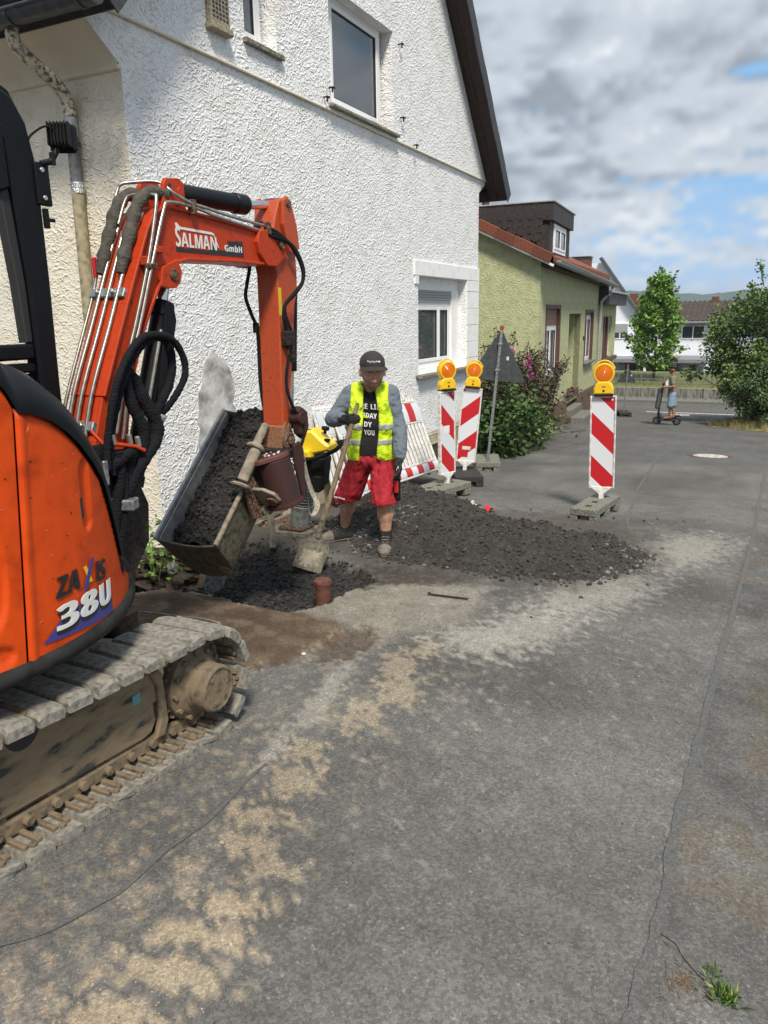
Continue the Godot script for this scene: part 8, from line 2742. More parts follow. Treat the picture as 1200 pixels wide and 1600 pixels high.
	var pts := [Vector3(-0.08, 0.62, -0.05), Vector3(-0.02, 0.56, 0.02), Vector3(0.02, 0.46, 0.05), Vector3(0.03, 0.30, 0.05), Vector3(0.035, 0.10, 0.045), Vector3(0.05, -0.02, 0.05), Vector3(0.06, -0.055, 0.055), Vector3(0.09, -0.03, 0.03), Vector3(0.10, 0.04, 0.0), Vector3(0.04, 0.12, -0.03), Vector3(-0.005, 0.26, -0.02), Vector3(-0.02, 0.42, 0.0), Vector3(-0.03, 0.52, 0.0)]
	var cv := curve(pts, 6)
	var pr := []
	for i in cv.size():
		var tw := 0.5 + 0.5 * sin(i * 0.09)
		var sd := Vector3(cos(tw), 0, sin(tw)) * 0.026
		var c: Vector3 = cv[i]
		if i > 0: quad(st, pr[0], pr[1], c + sd, c - sd)
		pr = [c - sd, c + sd]
	part(S, "webbing", done(st), M.webbing)

# ---------------------------------------------------------------- people
# field of tapered capsules joined with a smooth minimum, meshed as surface nets
func cap_d(p: Vector3, b: Array) -> float:
	var a: Vector3 = b[0]
	var ab: Vector3 = (b[1] as Vector3) - a
	var l2 := ab.length_squared()
	var t := 0.0 if l2 < 1e-9 else clampf((p - a).dot(ab) / l2, 0.0, 1.0)
	return p.distance_to(a + ab * t) - lerpf(b[2], b[3], t)

func field_at(p: Vector3, bones: Array, k: float) -> float:
	var d := 1e3
	for b in bones:
		var e := cap_d(p, b)
		var h := maxf(k - absf(d - e), 0.0) / k
		d = minf(d, e) - h * h * k * 0.25
	return d

func net(bones: Array, cell: float, k: float, grow := 0.0, carve = null, wr := 0.0, wf := Vector3.ONE) -> ArrayMesh:
	var lo := Vector3.ONE * 1e9
	var hi := -lo
	for b in bones:
		var r := maxf(b[2], b[3]) + grow + cell * 2.5
		for q in 2:
			lo = lo.min((b[q] as Vector3) - Vector3.ONE * r)
			hi = hi.max((b[q] as Vector3) + Vector3.ONE * r)
	var nx := int((hi.x - lo.x) / cell) + 2
	var ny := int((hi.y - lo.y) / cell) + 2
	var nzz := int((hi.z - lo.z) / cell) + 2
	var F := PackedFloat32Array()
	F.resize(nx * ny * nzz)
	F.fill(1e3)
	for b in bones:
		var r := maxf(b[2], b[3]) + grow + k + cell * 2.0
		var a0 := ((b[0] as Vector3).min(b[1]) - Vector3.ONE * r - lo) / cell
		var a1 := ((b[0] as Vector3).max(b[1]) + Vector3.ONE * r - lo) / cell
		var a: Vector3 = b[0]
		var ab: Vector3 = (b[1] as Vector3) - a
		var l2 := maxf(ab.length_squared(), 1e-9)
		var ra: float = b[2]
		var rb: float = b[3]
		for z in range(maxi(0, int(a0.z)), mini(nzz, int(a1.z) + 2)):
			for y in range(maxi(0, int(a0.y)), mini(ny, int(a1.y) + 2)):
				var o := (z * ny + y) * nx
				for x in range(maxi(0, int(a0.x)), mini(nx, int(a1.x) + 2)):
					var p := lo + Vector3(x, y, z) * cell
					var t := clampf((p - a).dot(ab) / l2, 0.0, 1.0)
					var e := p.distance_to(a + ab * t) - lerpf(ra, rb, t)
					var d := F[o + x]
					var h := maxf(k - absf(d - e), 0.0) / k
					F[o + x] = minf(d, e) - h * h * k * 0.25
	if carve != null or grow != 0.0:
		for z in nzz:
			for y in ny:
				var o := (z * ny + y) * nx
				for x in nx:
					var d := F[o + x] - grow
					if wr > 0.0 and d < cell * 4.0:
						var w := (lo + Vector3(x, y, z) * cell) * wf
						d += (absf(nz.get_noise_3d(w.x, w.y, w.z)) - 0.25) * wr
					if carve != null and d < cell * 3.0: d = maxf(d, carve.call(lo + Vector3(x, y, z) * cell))
					F[o + x] = d
	var ids := PackedInt32Array()
	ids.resize(nx * ny * nzz)
	ids.fill(-1)
	var V := PackedVector3Array()
	var sx := 1
	var sy := nx
	var sz := nx * ny
	var off := [0, sx, sy, sx + sy, sz, sz + sx, sz + sy, sz + sx + sy]
	var edges := [[0, 1], [2, 3], [4, 5], [6, 7], [0, 2], [1, 3], [4, 6], [5, 7], [0, 4], [1, 5], [2, 6], [3, 7]]
	for z in nzz - 1:
		for y in ny - 1:
			for x in nx - 1:
				var i := z * sz + y * sy + x
				if absf(F[i]) > cell * 3.2: continue
				var mask := 0
				for c in 8:
					if F[i + off[c]] < 0.0: mask |= 1 << c
				if mask == 0 or mask == 255: continue
				var s := Vector3.ZERO
				var n := 0
				for e in edges:
					var u := F[i + off[e[0]]]
					var v := F[i + off[e[1]]]
					if (u < 0.0) == (v < 0.0): continue
					var t := u / (u - v)
					var p0 := Vector3(e[0] & 1, (e[0] >> 1) & 1, e[0] >> 2)
					var p1 := Vector3(e[1] & 1, (e[1] >> 1) & 1, e[1] >> 2)
					s += p0.lerp(p1, t)
					n += 1
				ids[i] = V.size()
				V.append(lo + (Vector3(x, y, z) + s / n) * cell)
	var I := PackedInt32Array()
	for z in range(1, nzz - 1):
		for y in range(1, ny - 1):
			for x in range(1, nx - 1):
				var i := z * sz + y * sy + x
				if ids[i] < 0: continue
				var f0 := F[i] < 0.0
				for q in [[sx, sy, sz], [sy, sz, sx], [sz, sx, sy]]:
					var f1 := F[i + q[0]] < 0.0
					if f0 == f1: continue
					var a := ids[i]
					var b := ids[i - q[1]]
					var c := ids[i - q[1] - q[2]]
					var d := ids[i - q[2]]
					if b < 0 or c < 0 or d < 0: continue
					if f0: I.append_array(PackedInt32Array([a, c, b, a, d, c]))
					else: I.append_array(PackedInt32Array([a, b, c, a, c, d]))
	var A := []
	A.resize(Mesh.ARRAY_MAX)
	A[Mesh.ARRAY_VERTEX] = V
	A[Mesh.ARRAY_INDEX] = I
	var am := ArrayMesh.new()
	am.add_surface_from_arrays(Mesh.PRIMITIVE_TRIANGLES, A)
	var st := SurfaceTool.new()
	st.create_from(am, 0)
	st.generate_normals()
	return st.commit()

func join(meshes: Array) -> ArrayMesh:
	var st := SurfaceTool.new()
	for m in meshes: st.append_from(m, 0, Transform3D.IDENTITY)
	return st.commit()

# a glove: palm box of capsules and five bent fingers; fr: x to the thumb side, y along the fingers, z out of the palm's back
func hand_bones(fr: Transform3D, curl: float, size := 1.0, spread := 0.0) -> Array:
	var B := []
	var P := func(v: Vector3) -> Vector3: return fr * (v * size)
	for k in 4:
		var x := 0.030 - k * 0.020
		B.append([P.call(Vector3(x * 0.75, 0.0, 0)), P.call(Vector3(x, 0.082 - 0.005 * absf(k - 1.3), 0)), 0.0155 * size, 0.0125 * size])
		var ln: Array = [0.040, 0.045, 0.042, 0.033]
		var p := Vector3(x, 0.086 - 0.005 * absf(k - 1.3), 0)
		var a := 0.12
		for j in 3:
			a += curl * [0.7, 1.0, 0.8][j]
			var l: float = ln[k] * [1.0, 0.72, 0.58][j]
			var q := p + Vector3(spread * (1.5 - k) * 0.01, cos(a) * l, -sin(a) * l)
			B.append([P.call(p), P.call(q), (0.0112 - 0.0008 * j) * size, (0.0105 - 0.0010 * j) * size])
			p = q
	var t0 := Vector3(0.020, 0.012, -0.004)
	var t1 := Vector3(0.046, 0.040, -0.014)
	var t2 := Vector3(0.052 - 0.012 * curl, 0.066, -0.022 - 0.014 * curl)
	var t3 := Vector3(0.046 - 0.022 * curl, 0.086, -0.028 - 0.026 * curl)
	B.append([P.call(t0), P.call(t1), 0.017 * size, 0.0135 * size])
	B.append([P.call(t1), P.call(t2), 0.0130 * size, 0.0115 * size])
	B.append([P.call(t2), P.call(t3), 0.0115 * size, 0.0095 * size])
	B.append([P.call(Vector3(0, -0.05, 0)), P.call(Vector3(0, 0.02, 0)), 0.027 * size, 0.026 * size])
	return B

func frame(o: Vector3, y: Vector3, z: Vector3) -> Transform3D:
	var yy := y.normalized()
	var zz := (z - yy * z.dot(yy)).normalized()
	return Transform3D(Basis(yy.cross(zz), yy, zz), o)

func worker():
	var root := Vector3(-2.86, base_y(-5.42), -5.42)
	var W := thing("person", "worker in neon yellow vest, red shorts and dark cap leaning on a shovel", "person", root)
	var F := Vector3(0.36, 0, 0.933)
	var L := Vector3(0.933, 0, -0.36)
	var C := Vector3(-2.805, 0, -5.425)
	var at := func(s: float, y: float, f: float) -> Vector3: return C + L * s + F * f + Vector3(0, y, 0)
	var shR: Vector3 = at.call(-0.170, 0.945, -0.01)
	var shL: Vector3 = at.call(0.170, 0.945, -0.01)
	var elR := Vector3(-3.075, 0.745, -5.26)
	var wrR := Vector3(-2.885, 0.775, -5.11)
	var elL := Vector3(-2.570, 0.675, -5.47)
	var wrL := Vector3(-2.520, 0.455, -5.36)
	var hpR: Vector3 = at.call(-0.095, 0.42, 0)
	var hpL: Vector3 = at.call(0.095, 0.42, 0)
	var knR := Vector3(-3.045, 0.055, -5.44)
	var knL := Vector3(-2.655, 0.085, -5.33)
	var anR := Vector3(-3.165, -0.255, -5.56)
	var anL := Vector3(-2.655, -0.245, -5.36)
	# head: bowed and turned to the shovel
	var hc := Vector3(-2.735, 1.125, -5.335)
	var hf := (Vector3(0.56, -0.26, 0.82)).normalized()
	var hr := hf.cross(Vector3.UP).normalized()
	var hu := hr.cross(hf).normalized()
	var hd := func(x: float, y: float, z: float) -> Vector3: return hc + (hr * x + hu * y + hf * z) * 1.1
	var neck: Vector3 = at.call(0.005, 0.97, 0.01)
	var body := [
		[neck, hd.call(0, -0.06, -0.035), 0.056, 0.055],
		[at.call(-0.08, 0.86, 0), at.call(0.08, 0.86, 0), 0.07, 0.07],
		[at.call(-0.05, 0.60, 0), at.call(0.05, 0.60, 0), 0.07, 0.07],
		[at.call(0, 0.86, 0), at.call(0, 0.48, 0), 0.07, 0.08],
		[neck, at.call(0, 0.86, 0), 0.055, 0.06],
		[hpR, knR, 0.088, 0.062], [hpL, knL, 0.088, 0.062],
		[knR, knR.lerp(anR, 0.35) + Vector3(-0.004, 0, -0.012), 0.056, 0.060], [knR.lerp(anR, 0.35) + Vector3(-0.004, 0, -0.012), anR, 0.058, 0.038],
		[knL, knL.lerp(anL, 0.35) + Vector3(0, 0, -0.014), 0.057, 0.062], [knL.lerp(anL, 0.35) + Vector3(0, 0, -0.014), anL, 0.060, 0.038]]
	var head := [
		[hd.call(0, 0.035, -0.022), hd.call(0, 0.035, 0.010), 0.088, 0.084],
		[hd.call(-0.018, 0.01, 0.02), hd.call(0.018, 0.01, 0.02), 0.066, 0.066],
		[hd.call(-0.020, -0.055, 0.045), hd.call(0.020, -0.055, 0.045), 0.038, 0.038],
		[hd.call(0, -0.088, 0.062), hd.call(0, -0.088, 0.062), 0.024, 0.024],
		[hd.call(-0.052, -0.02, -0.01), hd.call(-0.035, -0.075, 0.035), 0.030, 0.022], [hd.call(0.052, -0.02, -0.01), hd.call(0.035, -0.075, 0.035), 0.030, 0.022],
		[hd.call(-0.032, 0.022, 0.078), hd.call(0.032, 0.022, 0.078), 0.016, 0.016],
		[hd.call(0, -0.004, 0.088), hd.call(0, -0.034, 0.106), 0.010, 0.014],
		[hd.call(-0.011, -0.038, 0.094), hd.call(0.011, -0.038, 0.094), 0.010, 0.010],
		[hd.call(-0.020, -0.062, 0.080), hd.call(0.020, -0.062, 0.080), 0.0085, 0.0085],
		[hd.call(-0.018, -0.072, 0.076), hd.call(0.018, -0.072, 0.076), 0.0085, 0.0085],
		[hd.call(-0.034, -0.018, 0.068), hd.call(-0.034, -0.018, 0.068), 0.026, 0.026], [hd.call(0.034, -0.018, 0.068), hd.call(0.034, -0.018, 0.068), 0.026, 0.026],
		[hd.call(-0.086, 0.012, -0.012), hd.call(-0.090, -0.026, -0.006), 0.013, 0.009], [hd.call(0.086, 0.012, -0.012), hd.call(0.090, -0.026, -0.006), 0.013, 0.009],
		[hd.call(0, -0.05, -0.03), neck, 0.056, 0.056]]
	for b in head:
		b[2] *= 1.1
		b[3] *= 1.1
	var bm := wpart(W, "body", join([net(body, 0.013, 0.03), net(head, 0.0042, 0.014)]), M.skin)
	for s in [-1.0, 1.0]:
		part(bm, "eye", rodm(hd.call(s * 0.030, 0.004, 0.083), hd.call(s * 0.030, 0.002, 0.0875), 0.0095, 10), M.eye)
		part(bm, "eyebrow", tubem([hd.call(s * 0.014, 0.026, 0.094), hd.call(s * 0.030, 0.031, 0.0925), hd.call(s * 0.046, 0.024, 0.082)], 0.0036, 6), M.beard)
	part(bm, "mouth", tubem([hd.call(-0.019, -0.068, 0.0845), hd.call(0, -0.0665, 0.0885), hd.call(0.019, -0.068, 0.0845)], 0.0026, 6), M.lip)
	# stubble on jaw and chin
	part(bm, "stubble", net(head, 0.0042, 0.014, 0.0014, func(p: Vector3) -> float:
		var q := (p - hc) / 1.1
		var y := q.dot(hu)
		var z := q.dot(hf)
		var x := absf(q.dot(hr))
		return maxf(maxf(y + 0.052 - 0.5 * maxf(0.0, x - 0.030) * 2.0, -0.145 - y), maxf(0.006 - z, -(Vector2(x / 0.024, (y + 0.066) / 0.012).length() - 1.0) * 0.01))), M.stubble)
	# cropped hair under the cap
	wpart(W, "hair", net([head[0]], 0.006, 0.01, 0.003, func(p: Vector3) -> float: return maxf((p - hc).dot(hf) + 0.0 - 0.02, -0.035 - (p - hc).dot(hu) - (p - hc).dot(hf) * 0.4)), M.beard)
	# cap with a curved peak
	var cap := wpart(W, "cap", net([[hd.call(0, 0.050, -0.026), hd.call(0, 0.052, 0.006), 0.102, 0.097]], 0.006, 0.01, 0.0, func(p: Vector3) -> float: return 0.052 - (p - hc).dot(hu) + 0.10 * ((p - hc).dot(hf))), M.cap)
	var st := mb()
	sheet(st, 20, 8, func(u: float, v: float) -> Vector3:
		var a := lerpf(-1.15, 1.15, u)
		var r := lerpf(0.084, 0.158, v)
		var x := sin(a) * (0.088 + (r - 0.088) * 0.35)
		var z := cos(a) * r - 0.006
		return hd.call(x, 0.070 - 0.012 * v * v - x * x * 2.6, z))
	part(cap, "peak", done(st), M.cap)
	for k in 9:
		var a := lerpf(-0.42, 0.55, k / 8.0)
		var c: Vector3 = hd.call(sin(a) * 0.086, 0.098 + 0.002 * (k % 3), 0.004 + cos(a) * 0.082)
		var nrm: Vector3 = (c - hd.call(0, 0.05, 0.0)).normalized()
		st = mb()
		if k == 0: rod(st, c - nrm * 0.002, c + nrm * 0.003, 0.0075, 10)
		else: box(st, frame(c, hu, nrm), Vector3(0.006 if k % 2 else 0.009, 0.012, 0.003), 0.0005)
		part(cap, "emblem", done(st), M.print_white)
	# T-shirt, jacket, vest
	var torso := [
		[at.call(-0.092, 0.86, 0.0), at.call(0.092, 0.86, 0.0), 0.106, 0.106],
		[at.call(-0.075, 0.70, 0.010), at.call(0.075, 0.70, 0.010), 0.108, 0.108],
		[at.call(-0.062, 0.55, 0.006), at.call(0.062, 0.55, 0.006), 0.108, 0.108],
		[at.call(-0.066, 0.46, 0.0), at.call(0.066, 0.46, 0.0), 0.112, 0.112],
		[shR + L * 0.05, neck, 0.058, 0.058], [shL - L * 0.05, neck, 0.058, 0.058]]
	var loc := func(p: Vector3) -> Vector3: return Vector3((p - C).dot(L), p.y, (p - C).dot(F))
	var shirt := wpart(W, "t_shirt", net(torso, 0.012, 0.05, 0.0, func(p: Vector3) -> float:
		var q: Vector3 = loc.call(p)
		return maxf(maxf(0.42 - q.y, q.y - 1.02), 0.062 - Vector2(Vector2(q.x, q.z - 0.055).length(), (q.y - 1.02) * 1.0).length()), 0.008, Vector3(9, 7, 9)), M.tshirt)
	var sleeves := [
		[shR, elR, 0.053, 0.039], [elR, wrR, 0.038, 0.030],
		[shL, elL, 0.052, 0.037], [elL, wrL, 0.037, 0.030]]
	# creases of the sleeves as rings of cloth
	for q in [[elR, wrR], [elL, wrL]]:
		for k in 4:
			var p: Vector3 = (q[0] as Vector3).lerp(q[1], 0.18 + k * 0.2)
			var dd: Vector3 = ((q[1] as Vector3) - q[0]).normalized() * 0.004
			sleeves.append([p - dd, p + dd + Vector3(0.004, 0, 0.004), 0.0425 - k * 0.003, 0.0415 - k * 0.003])
	var opening := func(q: Vector3, wider: float) -> float:
		# how far outside the open front a point lies: the edges run from the neck down
		var t := clampf((0.98 - q.y) / 0.52, 0.0, 1.0)
		var l := lerpf(-0.045, -0.060, t) - 0.030 * smoothstep(0.45, 1.0, t)
		var r := lerpf(0.050, 0.075, smoothstep(0.0, 0.35, t)) - 0.020 * smoothstep(0.55, 1.0, t)
		if q.z < 0.02: return -1.0
		return minf(q.x - (l - wider), (r + wider) - q.x)
	wpart(W, "jacket", net(torso + sleeves, 0.012, 0.035, 0.011, func(p: Vector3) -> float:
		var q: Vector3 = loc.call(p)
		var c := maxf(0.405 + 0.03 * q.x - q.y, q.y - 1.045)
		c = maxf(c, opening.call(q, 0.012))
		if q.y > 0.93: c = maxf(c, 0.060 - Vector2(q.x, q.z - 0.03).length())
		return c, 0.022, Vector3(7, 13, 7)), M.jacket)
	var vest_cut := func(p: Vector3, y0: float, y1: float) -> float:
		var q: Vector3 = loc.call(p)
		var c := maxf(y0 - q.y + 0.045 * smoothstep(0.0, 0.10, absf(q.x)) * (1.0 if y0 < 0.5 else 0.0) * (-1.0), q.y - y1)
		c = maxf(c, opening.call(q, 0.0))
		# arm holes
		if q.y > 0.70: c = maxf(c, absf(q.x) - lerpf(0.190, 0.150, smoothstep(0.70, 0.92, q.y)))
		if q.y > 0.92: c = maxf(c, 0.075 - Vector2(q.x, q.z - 0.02).length())
		return c
	var vest := wpart(W, "safety_vest", net(torso, 0.010, 0.05, 0.027, func(p: Vector3) -> float: return vest_cut.call(p, 0.46, 1.05), 0.022, Vector3(11, 6, 11)), M.vest)
	for y in [0.690, 0.565]:
		part(vest, "reflective_band", net(torso.slice(0, 4), 0.009, 0.05, 0.0305, func(p: Vector3) -> float: return vest_cut.call(p, y - 0.026, y + 0.026), 0.022, Vector3(11, 6, 11)), M.reflective)
	part(vest, "vest_tab", boxmesh(Vector3(0.05, 0.014, 0.004), 0.001, at.call(-0.03, 0.775, 0.128)), M.vest)
	# print on the shirt: set onto its cloth
	var rows := [["RE", 0.838, 0.055, 0.042, -0.042], ["LIK", 0.831, 0.080, 0.042, 0.052], ["IDAY", 0.765, 0.110, 0.040, 0.004], ["DY", 0.695, 0.060, 0.040, -0.012], ["YOU", 0.628, 0.085, 0.042, -0.004]]
	for r in rows:
		var m := text_fit(r[0], r[2], r[3], 0.001, func(v: Vector3) -> Vector3:
			var s: float = r[4] - r[2] / 2 + v.x
			var p: Vector3 = at.call(s, r[1] + v.y - v.x * 0.10, 0.25)
			for k in 24:
				var d := field_at(p, torso, 0.05) - 0.0045
				if d < 0.0005: break
				p -= F * d
			return p + F * v.z)
		part(shirt, "print", m, M.print_white)
	# shorts
	var sh := [
		[at.call(-0.070, 0.42, 0.0), at.call(0.070, 0.42, 0.0), 0.114, 0.114],
		[hpR + Vector3(0, -0.02, 0), hpR.lerp(knR, 0.95), 0.104, 0.098], [hpL + Vector3(0, -0.02, 0), hpL.lerp(knL, 0.95), 0.104, 0.096],
		[hpR.lerp(knR, 0.35), hpR.lerp(knR, 1.05) + Vector3(-0.012, 0, 0.01), 0.098, 0.104], [hpL.lerp(knL, 0.35), hpL.lerp(knL, 1.05) + Vector3(0.012, 0, 0.01), 0.098, 0.102]]
	for k in 5:
		sh.append([hpR.lerp(knR, 0.2 + 0.16 * k) + Vector3(-0.03, 0, 0.086), hpR.lerp(knR, 0.26 + 0.16 * k) + Vector3(0.06, 0.02, 0.082), 0.012, 0.010])
		sh.append([hpL.lerp(knL, 0.2 + 0.16 * k) + Vector3(-0.05, 0.015, 0.082), hpL.lerp(knL, 0.25 + 0.16 * k) + Vector3(0.04, 0, 0.086), 0.012, 0.010])
	var hem := func(p: Vector3) -> float: return maxf(0.045 + (p.x + 2.85) * 0.10 - p.y, p.y - 0.50)
	var shorts := wpart(W, "shorts", net(sh, 0.011, 0.022, 0.0, hem, 0.030, Vector3(8, 3.6, 8)), M.shorts_red)
	for k in 8:
		part(shorts, "emblem", boxmesh(Vector3(0.010, 0.010 + 0.004 * (k % 2), 0.002), 0.0, Vector3(-3.105 + k * 0.013, 0.085 - k * 0.0015, -5.318 + absf(k - 3.0) * 0.002)), M.print_white)
	st = mb()
	box(st, Transform3D(Basis(Vector3.UP, 0.4), Vector3(-2.545, 0.20, -5.36)), Vector3(0.05, 0.20, 0.09), 0.014)
	var pk := wpart(W, "holster_pocket", done(st), M.battery_black)
	part(pk, "pocket_tool", boxmesh(Vector3(0.03, 0.10, 0.03), 0.006, Vector3(-2.53, 0.22, -5.31)), M.film_red)
	part(pk, "pocket_tool", rodm(Vector3(-2.54, 0.28, -5.35), Vector3(-2.53, 0.36, -5.34), 0.008, 8), M.battery_black)
	# boots with grey scuffed toes, socks
	for q in [[anR, Vector3(-0.62, 0, 0.78), base_y(-5.5) - 0.005], [anL, Vector3(0.36, 0, 0.93), base_y(-5.25) + 0.0]]:
		var d := (q[1] as Vector3).normalized()
		var sd := d.cross(Vector3.UP)
		var g0: float = q[2]
		var heel := Vector3(q[0].x, g0 + 0.045, q[0].z) - d * 0.035
		var ball := Vector3(q[0].x, g0 + 0.040, q[0].z) + d * 0.13
		var toe := ball + d * 0.055
		var bn := [[Vector3(q[0].x, g0 + 0.165, q[0].z), heel, 0.052, 0.046], [heel - sd * 0.008, ball - sd * 0.014, 0.040, 0.042], [heel + sd * 0.008, ball + sd * 0.014, 0.040, 0.042], [Vector3(q[0].x, g0 + 0.10, q[0].z), ball, 0.046, 0.040], [ball - sd * 0.010, toe - sd * 0.006, 0.041, 0.034], [ball + sd * 0.010, toe + sd * 0.006, 0.041, 0.034]]
		var boot := wpart(W, "boot", net(bn, 0.009, 0.02, 0.0, func(p: Vector3) -> float: return maxf(g0 + 0.012 - p.y, p.y - g0 - 0.185)), M.boot)
		part(boot, "toe_cap", net(bn, 0.009, 0.02, 0.003, func(p: Vector3) -> float: return maxf(g0 + 0.02 - p.y, 0.115 - (p - (q[0] as Vector3)).dot(d))), M.boot_toe)
		part(boot, "sole", net(bn, 0.009, 0.02, 0.006, func(p: Vector3) -> float: return maxf(g0 - p.y, p.y - g0 - 0.024)), M.boot_toe)
		for k in 4: part(boot, "lace", rodm(heel + d * (0.075 + 0.018 * k) + Vector3(0, 0.105 - 0.018 * k, 0) - sd * 0.028, heel + d * (0.078 + 0.018 * k) + Vector3(0, 0.108 - 0.018 * k, 0) + sd * 0.028, 0.004, 6), M.boot_toe)
		wpart(W, "sock", rodm(Vector3(q[0].x, g0 + 0.15, q[0].z), Vector3(q[0].x, g0 + 0.215, q[0].z) + ((knR if q[0] == anR else knL) - q[0]) * 0.02, 0.047, 14), M.tshirt)
	# gloved hands
	var shaft_top := Vector3(-2.748, 0.905, -5.100)
	var shaft_low := Vector3(-2.985, -0.11, -4.835)
	var sdv := (shaft_top - shaft_low).normalized()
	var grip := shaft_low + sdv * (shaft_low.distance_to(shaft_top) * 0.885)
	# right hand closes round the shaft: fingers reach across it and curl back
	var kn := (grip - wrR).normalized()
	var acr := sdv.cross(F).normalized()
	var hR := frame(wrR + (grip - wrR) * 0.12 + F * 0.028, (grip - wrR) + F * 0.015, F)
	var gl := hand_bones(hR, 0.95, 1.02)
	wpart(W, "glove", net(gl, 0.0045, 0.008), M.glove)
	var hLf := frame(wrL + Vector3(0, -0.012, 0.004), Vector3(0.03, -0.10, 0.045), L)
	wpart(W, "glove", net(hand_bones(hLf, 0.34, 1.05, 0.4), 0.0045, 0.008), M.glove)
	shovel(shaft_top, shaft_low)

func shovel(top: Vector3, low: Vector3):
	var S := thing("shovel", "flat shovel with a long wooden shaft held by the worker", "shovel", Vector3(low.x, low.y - 0.22, low.z))
	var pts := []
	var rad := []
	for i in 12:
		var t := i / 11.0
		pts.append(low.lerp(top, t) + Vector3(0.006, 0, 0.004) * sin(t * 3.0))
		rad.append(0.0205 if i < 11 else 0.013)
	wpart(S, "shaft", tubem(pts, rad, 14), M.wood)
	var d := (low - top).normalized()
	var dd := (Vector3(-0.01, -0.205, 0.165)).normalized()
	var w := Vector3(0.895, 0.02, -0.446)
	w = (w - dd * w.dot(dd)).normalized()
	var n := w.cross(dd)
	if n.y < 0: n = -n
	var st := mb()
	rod(st, low - d * 0.14, low + d * 0.02, 0.0245, 14)
	var sock := wpart(S, "socket", done(st), M.shovel_blade)
	for side in [0.0, -0.003]:
		pass
	st = mb()
	var bl := func(u: float, v: float, off: float) -> Vector3:
		var half := 0.118 * (0.28 + 0.72 * smoothstep(0.0, 0.30, v)) * (1.0 - 0.02 * v)
		var x := (u - 0.5) * 2.0
		var dish := 0.026 * x * x * (1.0 - 0.55 * v) + 0.012 * smoothstep(0.3, 0.0, v) * (1.0 - x * x)
		return low + dd * (v * 0.295 - 0.005) + w * (x * half) + n * (dish + off - 0.012)
	sheet(st, 20, 20, func(u: float, v: float) -> Vector3: return bl.call(u, v, 0.0))
	sheet(st, 20, 20, func(u: float, v: float) -> Vector3: return bl.call(u, v, -0.0035))
	for i in 20:
		for e in [0.0, 1.0]:
			var a := i / 20.0
			var b := (i + 1) / 20.0
			quad(st, bl.call(a, e, 0.0), bl.call(b, e, 0.0), bl.call(b, e, -0.0035), bl.call(a, e, -0.0035))
			quad(st, bl.call(e, a, 0.0), bl.call(e, b, 0.0), bl.call(e, b, -0.0035), bl.call(e, a, -0.0035))
	wpart(S, "blade", done(st), M.shovel_blade)
	# soil sticking to the blade
	st = mb()
	sheet(st, 18, 14, func(u: float, v: float) -> Vector3:
		var vv := lerpf(0.42, 0.93, v)
		var uu := lerpf(0.14, 0.86, u)
		var e := minf(minf(u, 1.0 - u), minf(v, 1.0 - v)) * 4.0
		var h := 0.008 * smoothstep(0.0, 0.8, e + nz.get_noise_2d(u * 4.0, v * 4.0) * 0.8) + 0.004 * nz.get_noise_2d(u * 12.0, v * 12.0) - 0.002
		return bl.call(uu, vv, h))
	wpart(S, "clinging_soil", done(st), M.mud_pale)

